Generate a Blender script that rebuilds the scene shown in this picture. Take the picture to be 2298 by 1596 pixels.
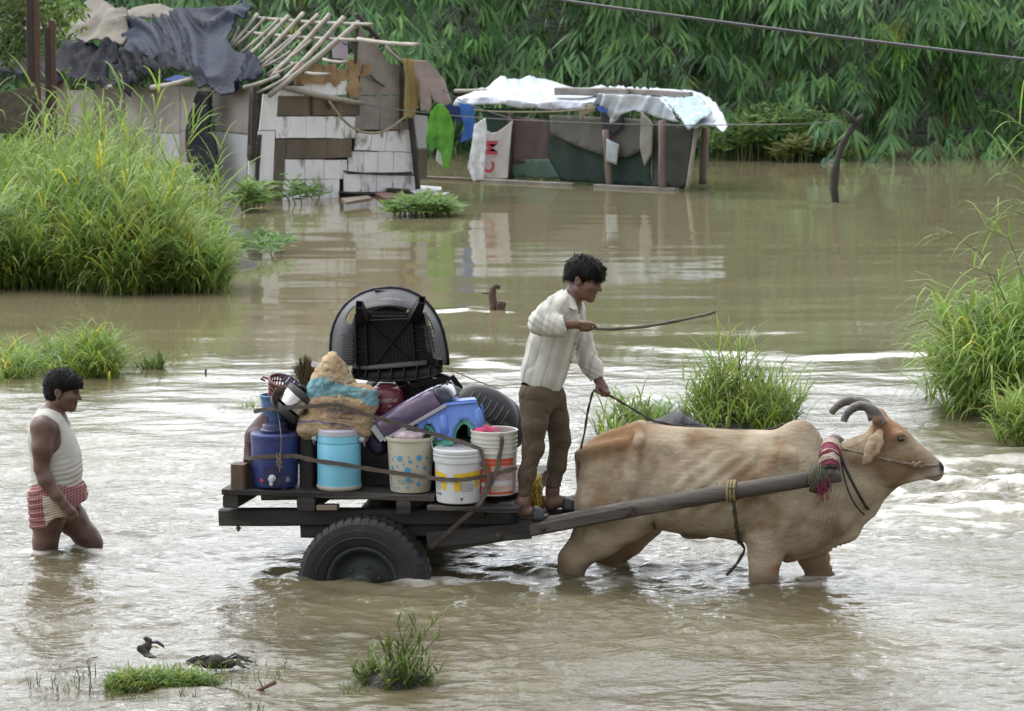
# Flooded settlement: a loaded bullock cart wading past huts, with bamboo beyond
import bpy, bmesh, math, random, time
import numpy as np
from mathutils import Vector, Matrix, geometry
sc = bpy.context.scene
COL = sc.collection
for o in list(bpy.data.objects): bpy.data.objects.remove(o)
T0 = time.time()
R = math.radians

# ------------------------------------------------------------------ camera
CAMZ, TILT, FS, CX, CY = 3.72, R(7.03), 7013.0, 1149.0, 798.0
cam = bpy.data.cameras.new("camera"); camo = bpy.data.objects.new("camera", cam); COL.objects.link(camo)
camo.location = (0, 0, CAMZ); camo.rotation_euler = (math.pi/2 - TILT, 0, 0)
cam.sensor_width = 36; cam.lens = FS/2298*36; cam.clip_start = 0.5; cam.clip_end = 3000
cam.dof.use_dof = True; cam.dof.focus_distance = 19.3; cam.dof.aperture_fstop = 8.5
sc.camera = camo

# ------------------------------------------------------------------ sky, sun, exposure (overcast)
SUN_EL, SUN_AZ = R(58), R(-38)          # azimuth measured from +Y (behind the scene) towards +X
w = bpy.data.worlds.new("World"); sc.world = w; w.use_nodes = True
nt = w.node_tree; nt.nodes.clear()
N = nt.nodes.new; L = nt.links.new
out = N("ShaderNodeOutputWorld"); bg = N("ShaderNodeBackground"); sky = N("ShaderNodeTexSky")
sky.sky_type = 'NISHITA'; sky.sun_disc = False; sky.sun_elevation = SUN_EL; sky.sun_rotation = SUN_AZ
sky.air_density = 1.0; sky.dust_density = 3.0
hs = N("ShaderNodeHueSaturation"); hs.inputs['Saturation'].default_value = 0.12
mx = N("ShaderNodeMixRGB"); mx.inputs[0].default_value = 0.72
mx.inputs[2].default_value = (14.2, 14.8, 15.7, 1)
cl = N("ShaderNodeTexNoise"); cl.inputs['Scale'].default_value = 3.2; cl.inputs['Detail'].default_value = 5
tcw = N("ShaderNodeTexCoord"); mpw = N("ShaderNodeMapping"); mpw.inputs['Scale'].default_value = (1, 1, 2.6)
crw = N("ShaderNodeMapRange"); crw.inputs['From Min'].default_value = .3; crw.inputs['From Max'].default_value = .7
crw.inputs['To Min'].default_value = .82; crw.inputs['To Max'].default_value = 1.15
mlw = N("ShaderNodeMixRGB"); mlw.blend_type = 'MULTIPLY'; mlw.inputs[0].default_value = 1
L(tcw.outputs['Generated'], mpw.inputs['Vector']); L(mpw.outputs[0], cl.inputs['Vector']); L(cl.outputs['Fac'], crw.inputs['Value'])
L(sky.outputs[0], hs.inputs['Color']); L(hs.outputs[0], mx.inputs[1]); L(mx.outputs[0], mlw.inputs[1]); L(crw.outputs[0], mlw.inputs[2])
# overcast: brightest on the side where the veiled sun stands, behind the scene
dtw = N("ShaderNodeVectorMath"); dtw.operation = 'DOT_PRODUCT'; dtw.inputs[1].default_value = (math.sin(SUN_AZ)*math.cos(R(22)), math.cos(SUN_AZ)*math.cos(R(22)), math.sin(R(22)))
grw = N("ShaderNodeMapRange"); grw.interpolation_type = 'SMOOTHSTEP'; grw.inputs['From Min'].default_value = -.45; grw.inputs['From Max'].default_value = 1
grw.inputs['To Min'].default_value = .70; grw.inputs['To Max'].default_value = 2.4; mgw = N("ShaderNodeMixRGB"); mgw.blend_type = 'MULTIPLY'; mgw.inputs[0].default_value = 1
L(tcw.outputs['Generated'], dtw.inputs[0]); L(dtw.outputs['Value'], grw.inputs['Value']); L(mlw.outputs[0], mgw.inputs[1]); L(grw.outputs[0], mgw.inputs[2])
L(mgw.outputs[0], bg.inputs['Color']); bg.inputs['Strength'].default_value = 0.10; L(bg.outputs[0], out.inputs['Surface'])
sl = bpy.data.lights.new("sun", 'SUN'); sl.energy = 1.5; sl.angle = R(24); sl.color = (1, .96, .9)
so = bpy.data.objects.new("sun", sl); COL.objects.link(so)
sd = Vector((math.sin(SUN_AZ)*math.cos(SUN_EL), math.cos(SUN_AZ)*math.cos(SUN_EL), math.sin(SUN_EL)))
so.rotation_euler = sd.to_track_quat('Z', 'Y').to_euler(); so.location = (0, 20, 30)
sc.view_settings.view_transform = 'Standard'; sc.view_settings.look = 'None'
sc.view_settings.exposure = 0.14; sc.view_settings.gamma = 1.0; sc.view_settings.use_curve_mapping = False
sc.render.engine = 'CYCLES'
cy = sc.cycles
cy.use_denoising = True; cy.max_bounces = 6; cy.transparent_max_bounces = 6; cy.diffuse_bounces = 3; cy.glossy_bounces = 3
cy.transmission_bounces = 4; cy.caustics_reflective = False; cy.caustics_refractive = False; cy.sample_clamp_indirect = 6
cy.use_adaptive_sampling = True; cy.adaptive_threshold = 0.012

# ------------------------------------------------------------------ picture-to-place helpers (units: 2298 x 1596 overview pixels)
def ray(sx, sy):
    u = (sx-CX)/FS; v = (CY-sy)/FS
    return Vector((u, math.cos(TILT)+v*math.sin(TILT), -math.sin(TILT)+v*math.cos(TILT)))
CAMP = Vector((0, 0, CAMZ))
def G(sx, sy, z=0.0):
    d = ray(sx, sy); return CAMP + d*((z-CAMZ)/d.z)
def PY(sx, sy, Y):
    d = ray(sx, sy); return CAMP + d*(Y/d.y)
def onplane(sx, sy, p, n):
    d = ray(sx, sy); return CAMP + d*((Vector(p)-CAMP).dot(n)/d.dot(n))
def frame(origin, yaw):
    return Matrix.Translation(origin) @ Matrix.Rotation(yaw, 4, 'Z')
IDF = Matrix.Identity(4)
# ------------------------------------------------------------------ noise
_rs = np.random.RandomState(7)
_PERM = _rs.permutation(256); _PERM = np.concatenate([_PERM, _PERM, _PERM])
_VAL = _rs.rand(256)*2-1
def vnoise(p, seed=0):
    p = np.asarray(p, dtype=np.float64) + seed*17.31
    i = np.floor(p).astype(np.int64); f = p-i; f = f*f*f*(f*(f*6-15)+10); i &= 255
    def h(a, b, c): return _VAL[_PERM[_PERM[_PERM[a]+b]+c]]
    x0, y0, z0 = i[..., 0], i[..., 1], i[..., 2]; x1, y1, z1 = (x0+1) & 255, (y0+1) & 255, (z0+1) & 255
    fx, fy, fz = f[..., 0], f[..., 1], f[..., 2]
    a = h(x0, y0, z0)*(1-fx)+h(x1, y0, z0)*fx; b = h(x0, y1, z0)*(1-fx)+h(x1, y1, z0)*fx
    c = h(x0, y0, z1)*(1-fx)+h(x1, y0, z1)*fx; d = h(x0, y1, z1)*(1-fx)+h(x1, y1, z1)*fx
    return (a*(1-fy)+b*fy)*(1-fz)+(c*(1-fy)+d*fy)*fz
def fbm(p, oct=4, seed=0, ridged=False):
    p = np.asarray(p, float); s = 0; a = 1.; t = 0
    for k in range(oct):
        n = vnoise(p*(2.03**k), seed+k)
        if ridged: n = 1-2*np.abs(n)
        s = s+a*n; t += a; a *= .5
    return s/t
def sstep(a, b, x):
    t = np.clip((np.asarray(x, float)-a)/(b-a), 0, 1); return t*t*(3-2*t)

# ------------------------------------------------------------------ objects: things, parts, tags
LOCS = {}
def tag(o, label=None, cat=None, group=None, kind=None):
    if label: o['label'] = label
    if cat: o['category'] = cat
    if group: o['group'] = group
    if kind: o['kind'] = kind
    return o
def thing(name, label, cat, loc=(0, 0, 0), F=IDF, group=None, kind=None):
    o = bpy.data.objects.new(name, None); COL.objects.link(o); o.empty_display_size = .1
    o.matrix_basis = F @ Matrix.Translation(Vector(loc)); LOCS[o.name] = (F, Vector(loc))
    return tag(o, label, cat, group, kind)
def mesh_np(name, verts, faces, smooth=False, fix=True):
    me = bpy.data.meshes.new(name)
    me.from_pydata([tuple(v) for v in verts], [], faces)
    if fix:
        bm = bmesh.new(); bm.from_mesh(me); bmesh.ops.recalc_face_normals(bm, faces=bm.faces); bm.to_mesh(me); bm.free()
    if smooth: me.polygons.foreach_set('use_smooth', np.ones(len(me.polygons), bool))
    return me
def quad_mesh(name, V, Q, smooth=True):
    V = np.asarray(V, np.float32); Q = np.asarray(Q, np.int32); k = Q.shape[1]
    me = bpy.data.meshes.new(name); me.vertices.add(len(V)); me.vertices.foreach_set('co', V.ravel())
    me.loops.add(Q.size); me.loops.foreach_set('vertex_index', Q.ravel())
    me.polygons.add(len(Q)); me.polygons.foreach_set('loop_start', np.arange(len(Q), dtype=np.int32)*k)
    try: me.polygons.foreach_set('loop_total', np.full(len(Q), k, np.int32))
    except Exception: pass
    me.update(calc_edges=True); me.validate()
    if smooth: me.polygons.foreach_set('use_smooth', np.ones(len(Q), bool))
    return me
def link(name, me, mats, parent=None, F=IDF, loc=(0, 0, 0), label=None, cat=None, group=None, kind=None):
    o = bpy.data.objects.new(name, me); COL.objects.link(o)
    if not isinstance(mats, (list, tuple)): mats = [mats]
    for m in mats: me.materials.append(m)
    if parent is not None:
        o.parent = parent; LOCS[o.name] = LOCS[parent.name]
    else:
        o.matrix_basis = F @ Matrix.Translation(Vector(loc)); LOCS[o.name] = (F, Vector(loc))
    return tag(o, label, cat, group, kind)
def vcol(me, rgb, name='Col'):
    a = me.color_attributes.new(name, 'FLOAT_COLOR', 'POINT'); c = np.ones((len(me.vertices), 4), np.float32); c[:, :3] = rgb
    a.data.foreach_set('color', c.ravel())
def vattr(me, vals, name):
    a = me.attributes.new(name, 'FLOAT', 'POINT'); a.data.foreach_set('value', np.asarray(vals, np.float32))

class MB:
    """collects geometry in frame coordinates, links it as ONE mesh object"""
    def __init__(s): s.v = []; s.f = []; s.mi = []; s.n = 0; s.cur = 0
    def add(s, v, f):
        b = s.n; v = [tuple(x) for x in v]; s.v += v; s.n += len(v)
        s.f += [tuple(i+b for i in q) for q in f]; s.mi += [s.cur]*len(f); return s
    def box(s, c, size, rot=None, ch=0.0):
        hx, hy, hz = [x/2 for x in size]; M = rot.to_3x3() if rot is not None else Matrix.Identity(3); c = Vector(c)
        return s.beam(c - M @ Vector((hx, 0, 0)), c + M @ Vector((hx, 0, 0)), size[1], size[2], up=M @ Vector((0, 0, 1)), ch=ch or min(size)*.06)
    def beam(s, a, b, w, h, up=(0, 0, 1), ch=None, seg=1, jit=0.0, seed=0):
        a, b, up = Vector(a), Vector(b), Vector(up); d = (b-a)
        if d.length < 1e-6: return s
        d.normalize()
        side = d.cross(up)
        if side.length < 1e-5: side = d.cross(Vector((1, 0, 0)))
        side.normalize(); u2 = side.cross(d)
        if ch is None: ch = min(w, h)*.12
        x, y = w/2, h/2
        prof = [(-x+ch, -y), (x-ch, -y), (x, -y+ch), (x, y-ch), (x-ch, y), (-x+ch, y), (-x, y-ch), (-x, -y+ch)]
        rnd = random.Random(seed*7+13); vs = []; fs = []
        for k in range(seg+1):
            p = a.lerp(b, k/seg)
            for (px, py) in prof:
                j = 1+(rnd.uniform(-jit, jit) if jit else 0)
                vs.append(p+side*px*j+u2*py*j)
        for k in range(seg):
            for i in range(8):
                fs.append((k*8+i, k*8+(i+1) % 8, (k+1)*8+(i+1) % 8, (k+1)*8+i))
        fs.append(tuple(range(7, -1, -1))); fs.append(tuple(seg*8+i for i in range(8)))
        return s.add(vs, fs)
    def tube(s, pts, rad, n=8, caps=True, sq=None, jit=0, seed=0):
        pts = [Vector(p) for p in pts]; m = len(pts)
        if not isinstance(rad, (list, tuple)): rad = [rad]*m
        rnd = random.Random(seed+5)
        T = [(pts[min(i+1, m-1)]-pts[max(i-1, 0)]).normalized() for i in range(m)]
        ref = Vector((0, 0, 1)) if abs(T[0].z) < .9 else Vector((1, 0, 0))
        u = T[0].cross(ref).normalized(); vs = []; fs = []
        for i in range(m):
            u = (u - T[i]*u.dot(T[i])).normalized(); v = T[i].cross(u)
            for k in range(n):
                a = 2*math.pi*k/n; r = rad[i]*(1+(rnd.uniform(-jit, jit) if jit else 0))
                q = sq or 1
                vs.append(pts[i]+u*math.cos(a)*r+v*math.sin(a)*r*q)
        for i in range(m-1):
            for k in range(n): fs.append((i*n+k, i*n+(k+1) % n, (i+1)*n+(k+1) % n, (i+1)*n+k))
        if caps: fs.append(tuple(range(n-1, -1, -1))); fs.append(tuple((m-1)*n+k for k in range(n)))
        return s.add(vs, fs)
    def lathe(s, prof, n=32, M=IDF, a0=0, a1=2*math.pi, sx=1, sy=1):
        full = abs(a1-a0-2*math.pi) < 1e-6; cols = n if full else n+1; vs = []; fs = []
        for (r, z) in prof:
            for k in range(cols):
                a = a0+(a1-a0)*k/n; vs.append(M @ Vector((r*math.cos(a)*sx, r*math.sin(a)*sy, z)))
        m = len(prof)
        for i in range(m-1):
            for k in range(n):
                k2 = (k+1) % cols
                fs.append((i*cols+k, i*cols+k2, (i+1)*cols+k2, (i+1)*cols+k))
        if full:
            if prof[0][0] < .03: fs.append(tuple(range(cols-1, -1, -1)))
            if prof[-1][0] < .03: fs.append(tuple((m-1)*cols+k for k in range(cols)))
        return s.add(vs, fs)
    def ribbon(s, pts, width, wdir, thick=.003):
        pts = [Vector(p) for p in pts]; m = len(pts); vs = []; fs = []
        for i, p in enumerate(pts):
            t = (pts[min(i+1, m-1)]-pts[max(i-1, 0)]).normalized()
            wd = Vector(wdir[i] if isinstance(wdir, list) else wdir); wd = (wd-t*wd.dot(t)).normalized(); nn = t.cross(wd)
            wi = width[i] if isinstance(width, list) else width
            for (a, b) in ((-1, -1), (1, -1), (1, 1), (-1, 1)): vs.append(p+wd*wi/2*a+nn*thick/2*b)
        for i in range(m-1):
            for k in range(4): fs.append((i*4+k, i*4+(k+1) % 4, (i+1)*4+(k+1) % 4, (i+1)*4+k))
        fs.append((3, 2, 1, 0)); fs.append(tuple((m-1)*4+k for k in range(4)))
        return s.add(vs, fs)
    def prism(s, poly, off):
        n = len(poly); poly = [Vector(p) for p in poly]; off = Vector(off)
        return s.add(poly+[p+off for p in poly], [tuple(range(n)), tuple(range(2*n-1, n-1, -1))]+[(i, i+n, (i+1) % n+n, (i+1) % n) for i in range(n)])
    def build(s, name, mats, parent=None, F=IDF, loc=None, smooth=False, fix=True, **kw):
        v = np.array(s.v, float).reshape(-1, 3)
        if parent is not None: F, l = LOCS[parent.name]
        else: l = Vector(loc) if loc is not None else Vector(v.mean(0))
        me = mesh_np(name, v-np.array(l), s.f, smooth, fix)
        if any(s.mi): me.polygons.foreach_set('material_index', np.array(s.mi, np.int32))
        return link(name, me, mats, parent, F, l, **kw)
def autosmooth(o, ang=40):
    me = o.data
    me.polygons.foreach_set('use_smooth', np.ones(len(me.polygons), bool))
    bm = bmesh.new(); bm.from_mesh(me); lim = R(ang)
    for e in bm.edges:
        if len(e.link_faces) == 2 and e.calc_face_angle(0) > lim: e.smooth = False
    bm.to_mesh(me); bm.free(); return o
def solidify(o, t, off=0):
    m = o.modifiers.new('solid', 'SOLIDIFY'); m.thickness = t; m.offset = off; return o
def put(name, me, mats, parent=None, F=IDF, loc=None, **kw):
    """link a mesh whose vertices are in frame coordinates"""
    if parent is not None: F, l = LOCS[parent.name]
    else: l = Vector(loc) if loc is not None else Vector((0, 0, 0))
    me.transform(Matrix.Translation(-l)); return link(name, me, mats, parent, F, l, **kw)

# cloth, tarps, panels: a polygon filled with a fine triangulation, mapped by fn(x, y) -> point
def fill_poly(poly, step, seed=0, jitter=.35):
    poly = [Vector((p[0], p[1])) for p in poly]; rnd = random.Random(seed)
    bnd = []
    for i, p in enumerate(poly):
        q = poly[(i+1) % len(poly)]; k = max(1, int((q-p).length/step))
        for t in range(k): bnd.append(p.lerp(q, t/k))
    xs = [p.x for p in bnd]; ys = [p.y for p in bnd]
    P = np.array([(p.x, p.y) for p in bnd]); Q = np.roll(P, -1, 0)
    gx, gy = np.meshgrid(np.arange(min(xs)+step*.5, max(xs), step), np.arange(min(ys)+step*.5, max(ys), step))
    g = np.stack([gx.ravel(), gy.ravel()], 1)
    g = g + np.random.RandomState(seed).uniform(-jitter, jitter, g.shape)*step
    ins = np.zeros(len(g), bool)
    for a, b in zip(P, Q):
        c = ((a[1] > g[:, 1]) != (b[1] > g[:, 1])) & (g[:, 0] < (b[0]-a[0])*(g[:, 1]-a[1])/((b[1]-a[1]) or 1e-9)+a[0]); ins ^= c
    g = g[ins]
    if len(g):
        d = np.min(np.linalg.norm(g[:, None, :]-P[None], axis=2), axis=1); g = g[d > step*.45]
    pts = bnd+[Vector(x) for x in g]; n = len(bnd)
    r = geometry.delaunay_2d_cdt(pts, [], [list(range(n))], 1, 1e-6)
    return np.array([tuple(v) for v in r[0]]), [tuple(f) for f in r[2]]
def sheet(name, poly, step, fn, mat, thick=.008, parent=None, F=IDF, loc=None, smooth=True, seed=0, col=None, **kw):
    uv, fc = fill_poly(poly, step, seed)
    V = np.asarray(fn(uv)) if not isinstance(fn, list) else None
    me = mesh_np(name, V, fc, smooth)
    if col is not None: vcol(me, col(uv))
    o = put(name, me, mat, parent, F, loc if loc is not None else tuple(V.mean(0)), **kw)
    if thick: solidify(o, thick)
    return o

# text as a flat mesh (2-D verts), size = letter height
def text2d(s, size=1.0, align='CENTER', bold=0.0):
    cu = bpy.data.curves.new('lettering', 'FONT'); cu.body = s; cu.size = size; cu.align_x = align; cu.align_y = 'CENTER'; cu.resolution_u = 2; cu.offset = bold
    ob = bpy.data.objects.new('lettering', cu); COL.objects.link(ob)
    dg = bpy.context.evaluated_depsgraph_get(); me = ob.evaluated_get(dg).to_mesh()
    v = np.array([tuple(x.co)[:2] for x in me.vertices]).reshape(-1, 2); f = [tuple(p.vertices) for p in me.polygons]
    ob.evaluated_get(dg).to_mesh_clear(); bpy.data.objects.remove(ob); bpy.data.curves.remove(cu)
    return v, f

# ------------------------------------------------------------------ implicit surfaces -> one continuous skin
class SDF:
    def __init__(s, lo, hi, h):
        s.lo = np.array(lo, float); s.h = h; s.n = np.ceil((np.array(hi)-s.lo)/h).astype(int)+1
        s.F = np.full(s.n, .25, np.float32)
    def _sub(s, lo, hi):
        a = np.clip(np.floor((lo-s.lo)/s.h).astype(int), 0, s.n-1); b = np.clip(np.ceil((hi-s.lo)/s.h).astype(int)+1, 1, s.n)
        if np.any(b <= a): return None, None
        sl = tuple(slice(x, y) for x, y in zip(a, b))
        g = np.meshgrid(*[s.lo[i]+s.h*np.arange(a[i], b[i], dtype=np.float32) for i in range(3)], indexing='ij')
        return sl, np.stack(g, -1).astype(np.float32)
    def _mix(s, sl, d, k, op):
        A = s.F[sl]
        if op == 'add':
            h = np.maximum(k-np.abs(A-d), 0)/k if k > 0 else 0; s.F[sl] = np.minimum(A, d)-h*h*k*.25
        elif op == 'cut':
            d = -d; h = np.maximum(k-np.abs(A-d), 0)/k if k > 0 else 0; s.F[sl] = np.maximum(A, d)+h*h*k*.25
    def cone(s, a, b, ra, rb=None, k=.03, op='add', flat=None):
        """tapered capsule; flat = (axis vector, factor) squashes it across that axis"""
        a, b = np.array(a, float), np.array(b, float); rb = ra if rb is None else rb; m = max(ra, rb)+k+s.h*2
        if flat is not None and flat[1] < 1: m = m/flat[1]*1.0
        sl, P = s._sub(np.minimum(a, b)-m, np.maximum(a, b)+m)
        if sl is None: return s
        ab = b-a; L2 = max(float(ab@ab), 1e-9); pa = P-a.astype(np.float32)
        t = np.clip((pa@ab.astype(np.float32))/L2, 0, 1); d = pa-t[..., None]*ab.astype(np.float32)
        if flat is not None:
            ax = np.array(flat[0], float); ax /= np.linalg.norm(ax); c = d@ax.astype(np.float32)
            d = d+(c*(flat[1]-1))[..., None]*ax.astype(np.float32)
        s._mix(sl, np.linalg.norm(d, axis=-1)-(ra+(rb-ra)*t), k, op); return s
    def plane(s, p, n):
        """cut away everything on the side the normal points to"""
        g = np.meshgrid(*[s.lo[i]+s.h*np.arange(s.n[i], dtype=np.float32) for i in range(3)], indexing='ij'); p = Vector(p); n = Vector(n).normalized()
        s.F = np.maximum(s.F, ((g[0]-p.x)*n.x+(g[1]-p.y)*n.y+(g[2]-p.z)*n.z).astype(np.float32)); return s
    def chain(s, pts, rads, k=.03, op='add', flat=None):
        for i in range(len(pts)-1): s.cone(pts[i], pts[i+1], rads[i], rads[i+1], k, op, flat)
        return s
    def ell(s, c, r, rot=None, k=.03, op='add'):
        c = np.array(c, float); r = np.array(r, float); m = float(max(r))+k+s.h*2
        sl, P = s._sub(c-m, c+m)
        if sl is None: return s
        p = P-c.astype(np.float32)
        if rot is not None: p = p@np.array(rot.to_3x3(), np.float32)      # world -> local
        k0 = np.linalg.norm(p/r.astype(np.float32), axis=-1); k1 = np.linalg.norm(p/(r*r).astype(np.float32), axis=-1)+1e-6
        s._mix(sl, k0*(k0-1)/k1, k, op); return s
    def loft(s, st, y0, k=.03, op='add', zw=.0):
        """body whose outline is given by stations (x, top z, bottom z, half width, exponent above, exponent below)"""
        st = np.array(st, float); st = st[np.argsort(st[:, 0])]; w = st[:, 3].max()
        lo = np.array((st[0, 0], y0-w, st[:, 2].min()))-k-.03; hi = np.array((st[-1, 0], y0+w, st[:, 1].max()))+k+.03
        sl, P = s._sub(lo, hi)
        if sl is None: return s
        xs = P[:, 0, 0, 0]; g = [np.interp(xs, st[:, 0], st[:, j])[:, None, None] for j in range(1, 6)]
        m = (g[0]+g[1])/2; hh = (g[0]-g[1])/2; b = (P[..., 2]-m)/hh; a = np.abs(P[..., 1]-y0)/(g[2]*(1-zw*b))
        p = np.where(b > 0, g[3], g[4]); r = (np.maximum(a, 1e-4)**p+np.maximum(np.abs(b), 1e-4)**p)**(1/p)
        d = (r-1)*np.minimum(g[2], hh); d = np.maximum(d, np.maximum(P[..., 0]-st[-1, 0], st[0, 0]-P[..., 0]))
        s._mix(sl, d.astype(np.float32), k, op); return s
    def mesh(s, name, smooth=1):
        F = s.F; i = F < 0
        c = sum(i[a:F.shape[0]-1+a, b:F.shape[1]-1+b, d:F.shape[2]-1+d].astype(np.int8) for a in (0, 1) for b in (0, 1) for d in (0, 1))
        mixed = (c > 0) & (c < 8); cells = np.argwhere(mixed); idx = np.full(c.shape, -1, np.int32); idx[mixed] = np.arange(len(cells))
        acc = np.zeros((len(cells), 3)); cnt = np.zeros(len(cells))
        cor = [(a, b, d) for a in (0, 1) for b in (0, 1) for d in (0, 1)]
        vals = {q: F[cells[:, 0]+q[0], cells[:, 1]+q[1], cells[:, 2]+q[2]] for q in cor}
        for p in cor:
            for ax in range(3):
                if p[ax] == 0:
                    q = tuple(1 if j == ax else p[j] for j in range(3)); fa, fb = vals[p], vals[q]; m = (fa < 0) != (fb < 0)
                    t = np.where(m, fa/np.where(m, fa-fb, 1), 0); e = np.tile(np.array(p, float), (len(cells), 1)); e[:, ax] += t
                    acc[m] += e[m]; cnt[m] += 1
        V = s.lo+s.h*(cells+acc/cnt[:, None]); Q = []
        for ax in range(3):
            sa = [slice(None)]*3; sb = [slice(None)]*3; sa[ax] = slice(0, -1); sb[ax] = slice(1, None)
            e = np.argwhere(i[tuple(sa)] != i[tuple(sb)]); o1, o2 = [x for x in range(3) if x != ax]
            e = e[(e[:, o1] > 0) & (e[:, o2] > 0) & (e[:, o1] < F.shape[o1]-1) & (e[:, o2] < F.shape[o2]-1)]
            def at(d1, d2):
                z = e.copy(); z[:, o1] -= d1; z[:, o2] -= d2; return idx[z[:, 0], z[:, 1], z[:, 2]]
            q = np.stack([at(1, 1), at(0, 1), at(0, 0), at(1, 0)], 1)
            flip = i[e[:, 0], e[:, 1], e[:, 2]]
            if ax == 1: flip = ~flip
            q[~flip] = q[~flip][:, ::-1]; Q.append(q)
        Q = np.concatenate(Q); Q = Q[(Q >= 0).all(1)]
        for _ in range(smooth):
            S = np.zeros_like(V); n = np.zeros(len(V))
            for a, b in ((0, 1), (1, 2), (2, 3), (3, 0)):
                np.add.at(S, Q[:, a], V[Q[:, b]]); np.add.at(n, Q[:, a], 1); np.add.at(S, Q[:, b], V[Q[:, a]]); np.add.at(n, Q[:, b], 1)
            V = V*.5+.5*S/np.maximum(n, 1)[:, None]
        return V, Q
def vnormals(V, Q):
    n = np.cross(V[Q[:, 2]]-V[Q[:, 0]], V[Q[:, 3]]-V[Q[:, 1]]); out = np.zeros_like(V)
    for k in range(4): np.add.at(out, Q[:, k], n)
    return out/np.maximum(np.linalg.norm(out, axis=1), 1e-9)[:, None]

# ------------------------------------------------------------------ materials
def new_mat(name):
    m = bpy.data.materials.new(name); m.use_nodes = True; nt = m.node_tree; nt.nodes.clear()
    o = nt.nodes.new('ShaderNodeOutputMaterial'); p = nt.nodes.new('ShaderNodeBsdfPrincipled'); nt.links.new(p.outputs[0], o.inputs['Surface'])
    return m, nt, p, o
def pm(name, c1, c2=None, scale=8., rough=.7, bump=0., bscale=40., stretch=(1, 1, 1), metal=0., spec=.5, detail=5., lo=.35, hi=.65,
       dirt=None, dirt_scale=3., dirt_lo=.5, dirt_hi=.7, attr=None, trans=0., coat=0., bdist=.01, wave=None):
    """procedural material: two colours mixed by noise, optional stains, fine relief, optional vertex colour as the base"""
    m, nt, p, out = new_mat(name); n = nt.nodes.new; l = nt.links.new
    tc = n('ShaderNodeTexCoord'); mp = n('ShaderNodeMapping'); mp.inputs['Scale'].default_value = stretch; l(tc.outputs['Object'], mp.inputs['Vector'])
    nz = n('ShaderNodeTexNoise'); nz.inputs['Scale'].default_value = scale; nz.inputs['Detail'].default_value = detail; l(mp.outputs[0], nz.inputs['Vector'])
    mr = n('ShaderNodeMapRange'); mr.inputs['From Min'].default_value = lo; mr.inputs['From Max'].default_value = hi; l(nz.outputs['Fac'], mr.inputs['Value'])
    c2 = c2 or tuple(x*.8 for x in c1)
    mix = n('ShaderNodeMixRGB'); l(mr.outputs[0], mix.inputs[0])
    if attr:
        at = n('ShaderNodeAttribute'); at.attribute_name = attr; mul = n('ShaderNodeMixRGB'); mul.blend_type = 'MULTIPLY'; mul.inputs[0].default_value = 1
        mix.inputs[1].default_value = (*c1, 1); mix.inputs[2].default_value = (*c2, 1)
        l(at.outputs['Color'], mul.inputs[1]); l(mix.outputs[0], mul.inputs[2]); col = mul.outputs[0]
    else:
        mix.inputs[1].default_value = (*c1, 1); mix.inputs[2].default_value = (*c2, 1); col = mix.outputs[0]
    if dirt:
        dz = n('ShaderNodeTexNoise'); dz.inputs['Scale'].default_value = dirt_scale; dz.inputs['Detail'].default_value = 7; dz.inputs['Roughness'].default_value = .65
        l(mp.outputs[0], dz.inputs['Vector']); dr = n('ShaderNodeMapRange'); dr.inputs['From Min'].default_value = dirt_lo; dr.inputs['From Max'].default_value = dirt_hi
        l(dz.outputs['Fac'], dr.inputs['Value']); dm = n('ShaderNodeMixRGB'); l(dr.outputs[0], dm.inputs[0]); l(col, dm.inputs[1]); dm.inputs[2].default_value = (*dirt, 1); col = dm.outputs[0]
    l(col, p.inputs['Base Color']); p.inputs['Roughness'].default_value = rough; p.inputs['Metallic'].default_value = metal
    p.inputs['Specular IOR Level'].default_value = spec
    if coat: p.inputs['Coat Weight'].default_value = coat; p.inputs['Coat Roughness'].default_value = .15
    if bump:
        bz = n('ShaderNodeTexNoise'); bz.inputs['Scale'].default_value = bscale; bz.inputs['Detail'].default_value = 6; l(mp.outputs[0], bz.inputs['Vector'])
        bn = n('ShaderNodeBump'); bn.inputs['Strength'].default_value = bump; bn.inputs['Distance'].default_value = bdist; l(bz.outputs['Fac'], bn.inputs['Height']); l(bn.outputs[0], p.inputs['Normal'])
    if trans:
        tr = n('ShaderNodeBsdfTranslucent'); l(col, tr.inputs['Color']); ms = n('ShaderNodeMixShader'); ms.inputs[0].default_value = trans
        l(p.outputs[0], ms.inputs[1]); l(tr.outputs[0], ms.inputs[2]); l(ms.outputs[0], out.inputs['Surface'])
    return m
# shared materials
M_EYE = pm('dark_eye', (.012, .009, .007), rough=.08, spec=.7)
M_ROPE = pm('hemp_rope', (.24, .195, .135), (.14, .11, .075), 60, rough=.9, bump=1, bscale=140, bdist=.006)
M_ROPED = pm('dark_rope', (.085, .068, .05), (.045, .037, .028), 60, rough=.9, bump=1, bscale=140, bdist=.006)
M_STRAPB = pm('black_strap', (.022, .021, .02), (.035, .032, .03), 20, rough=.8)
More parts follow.
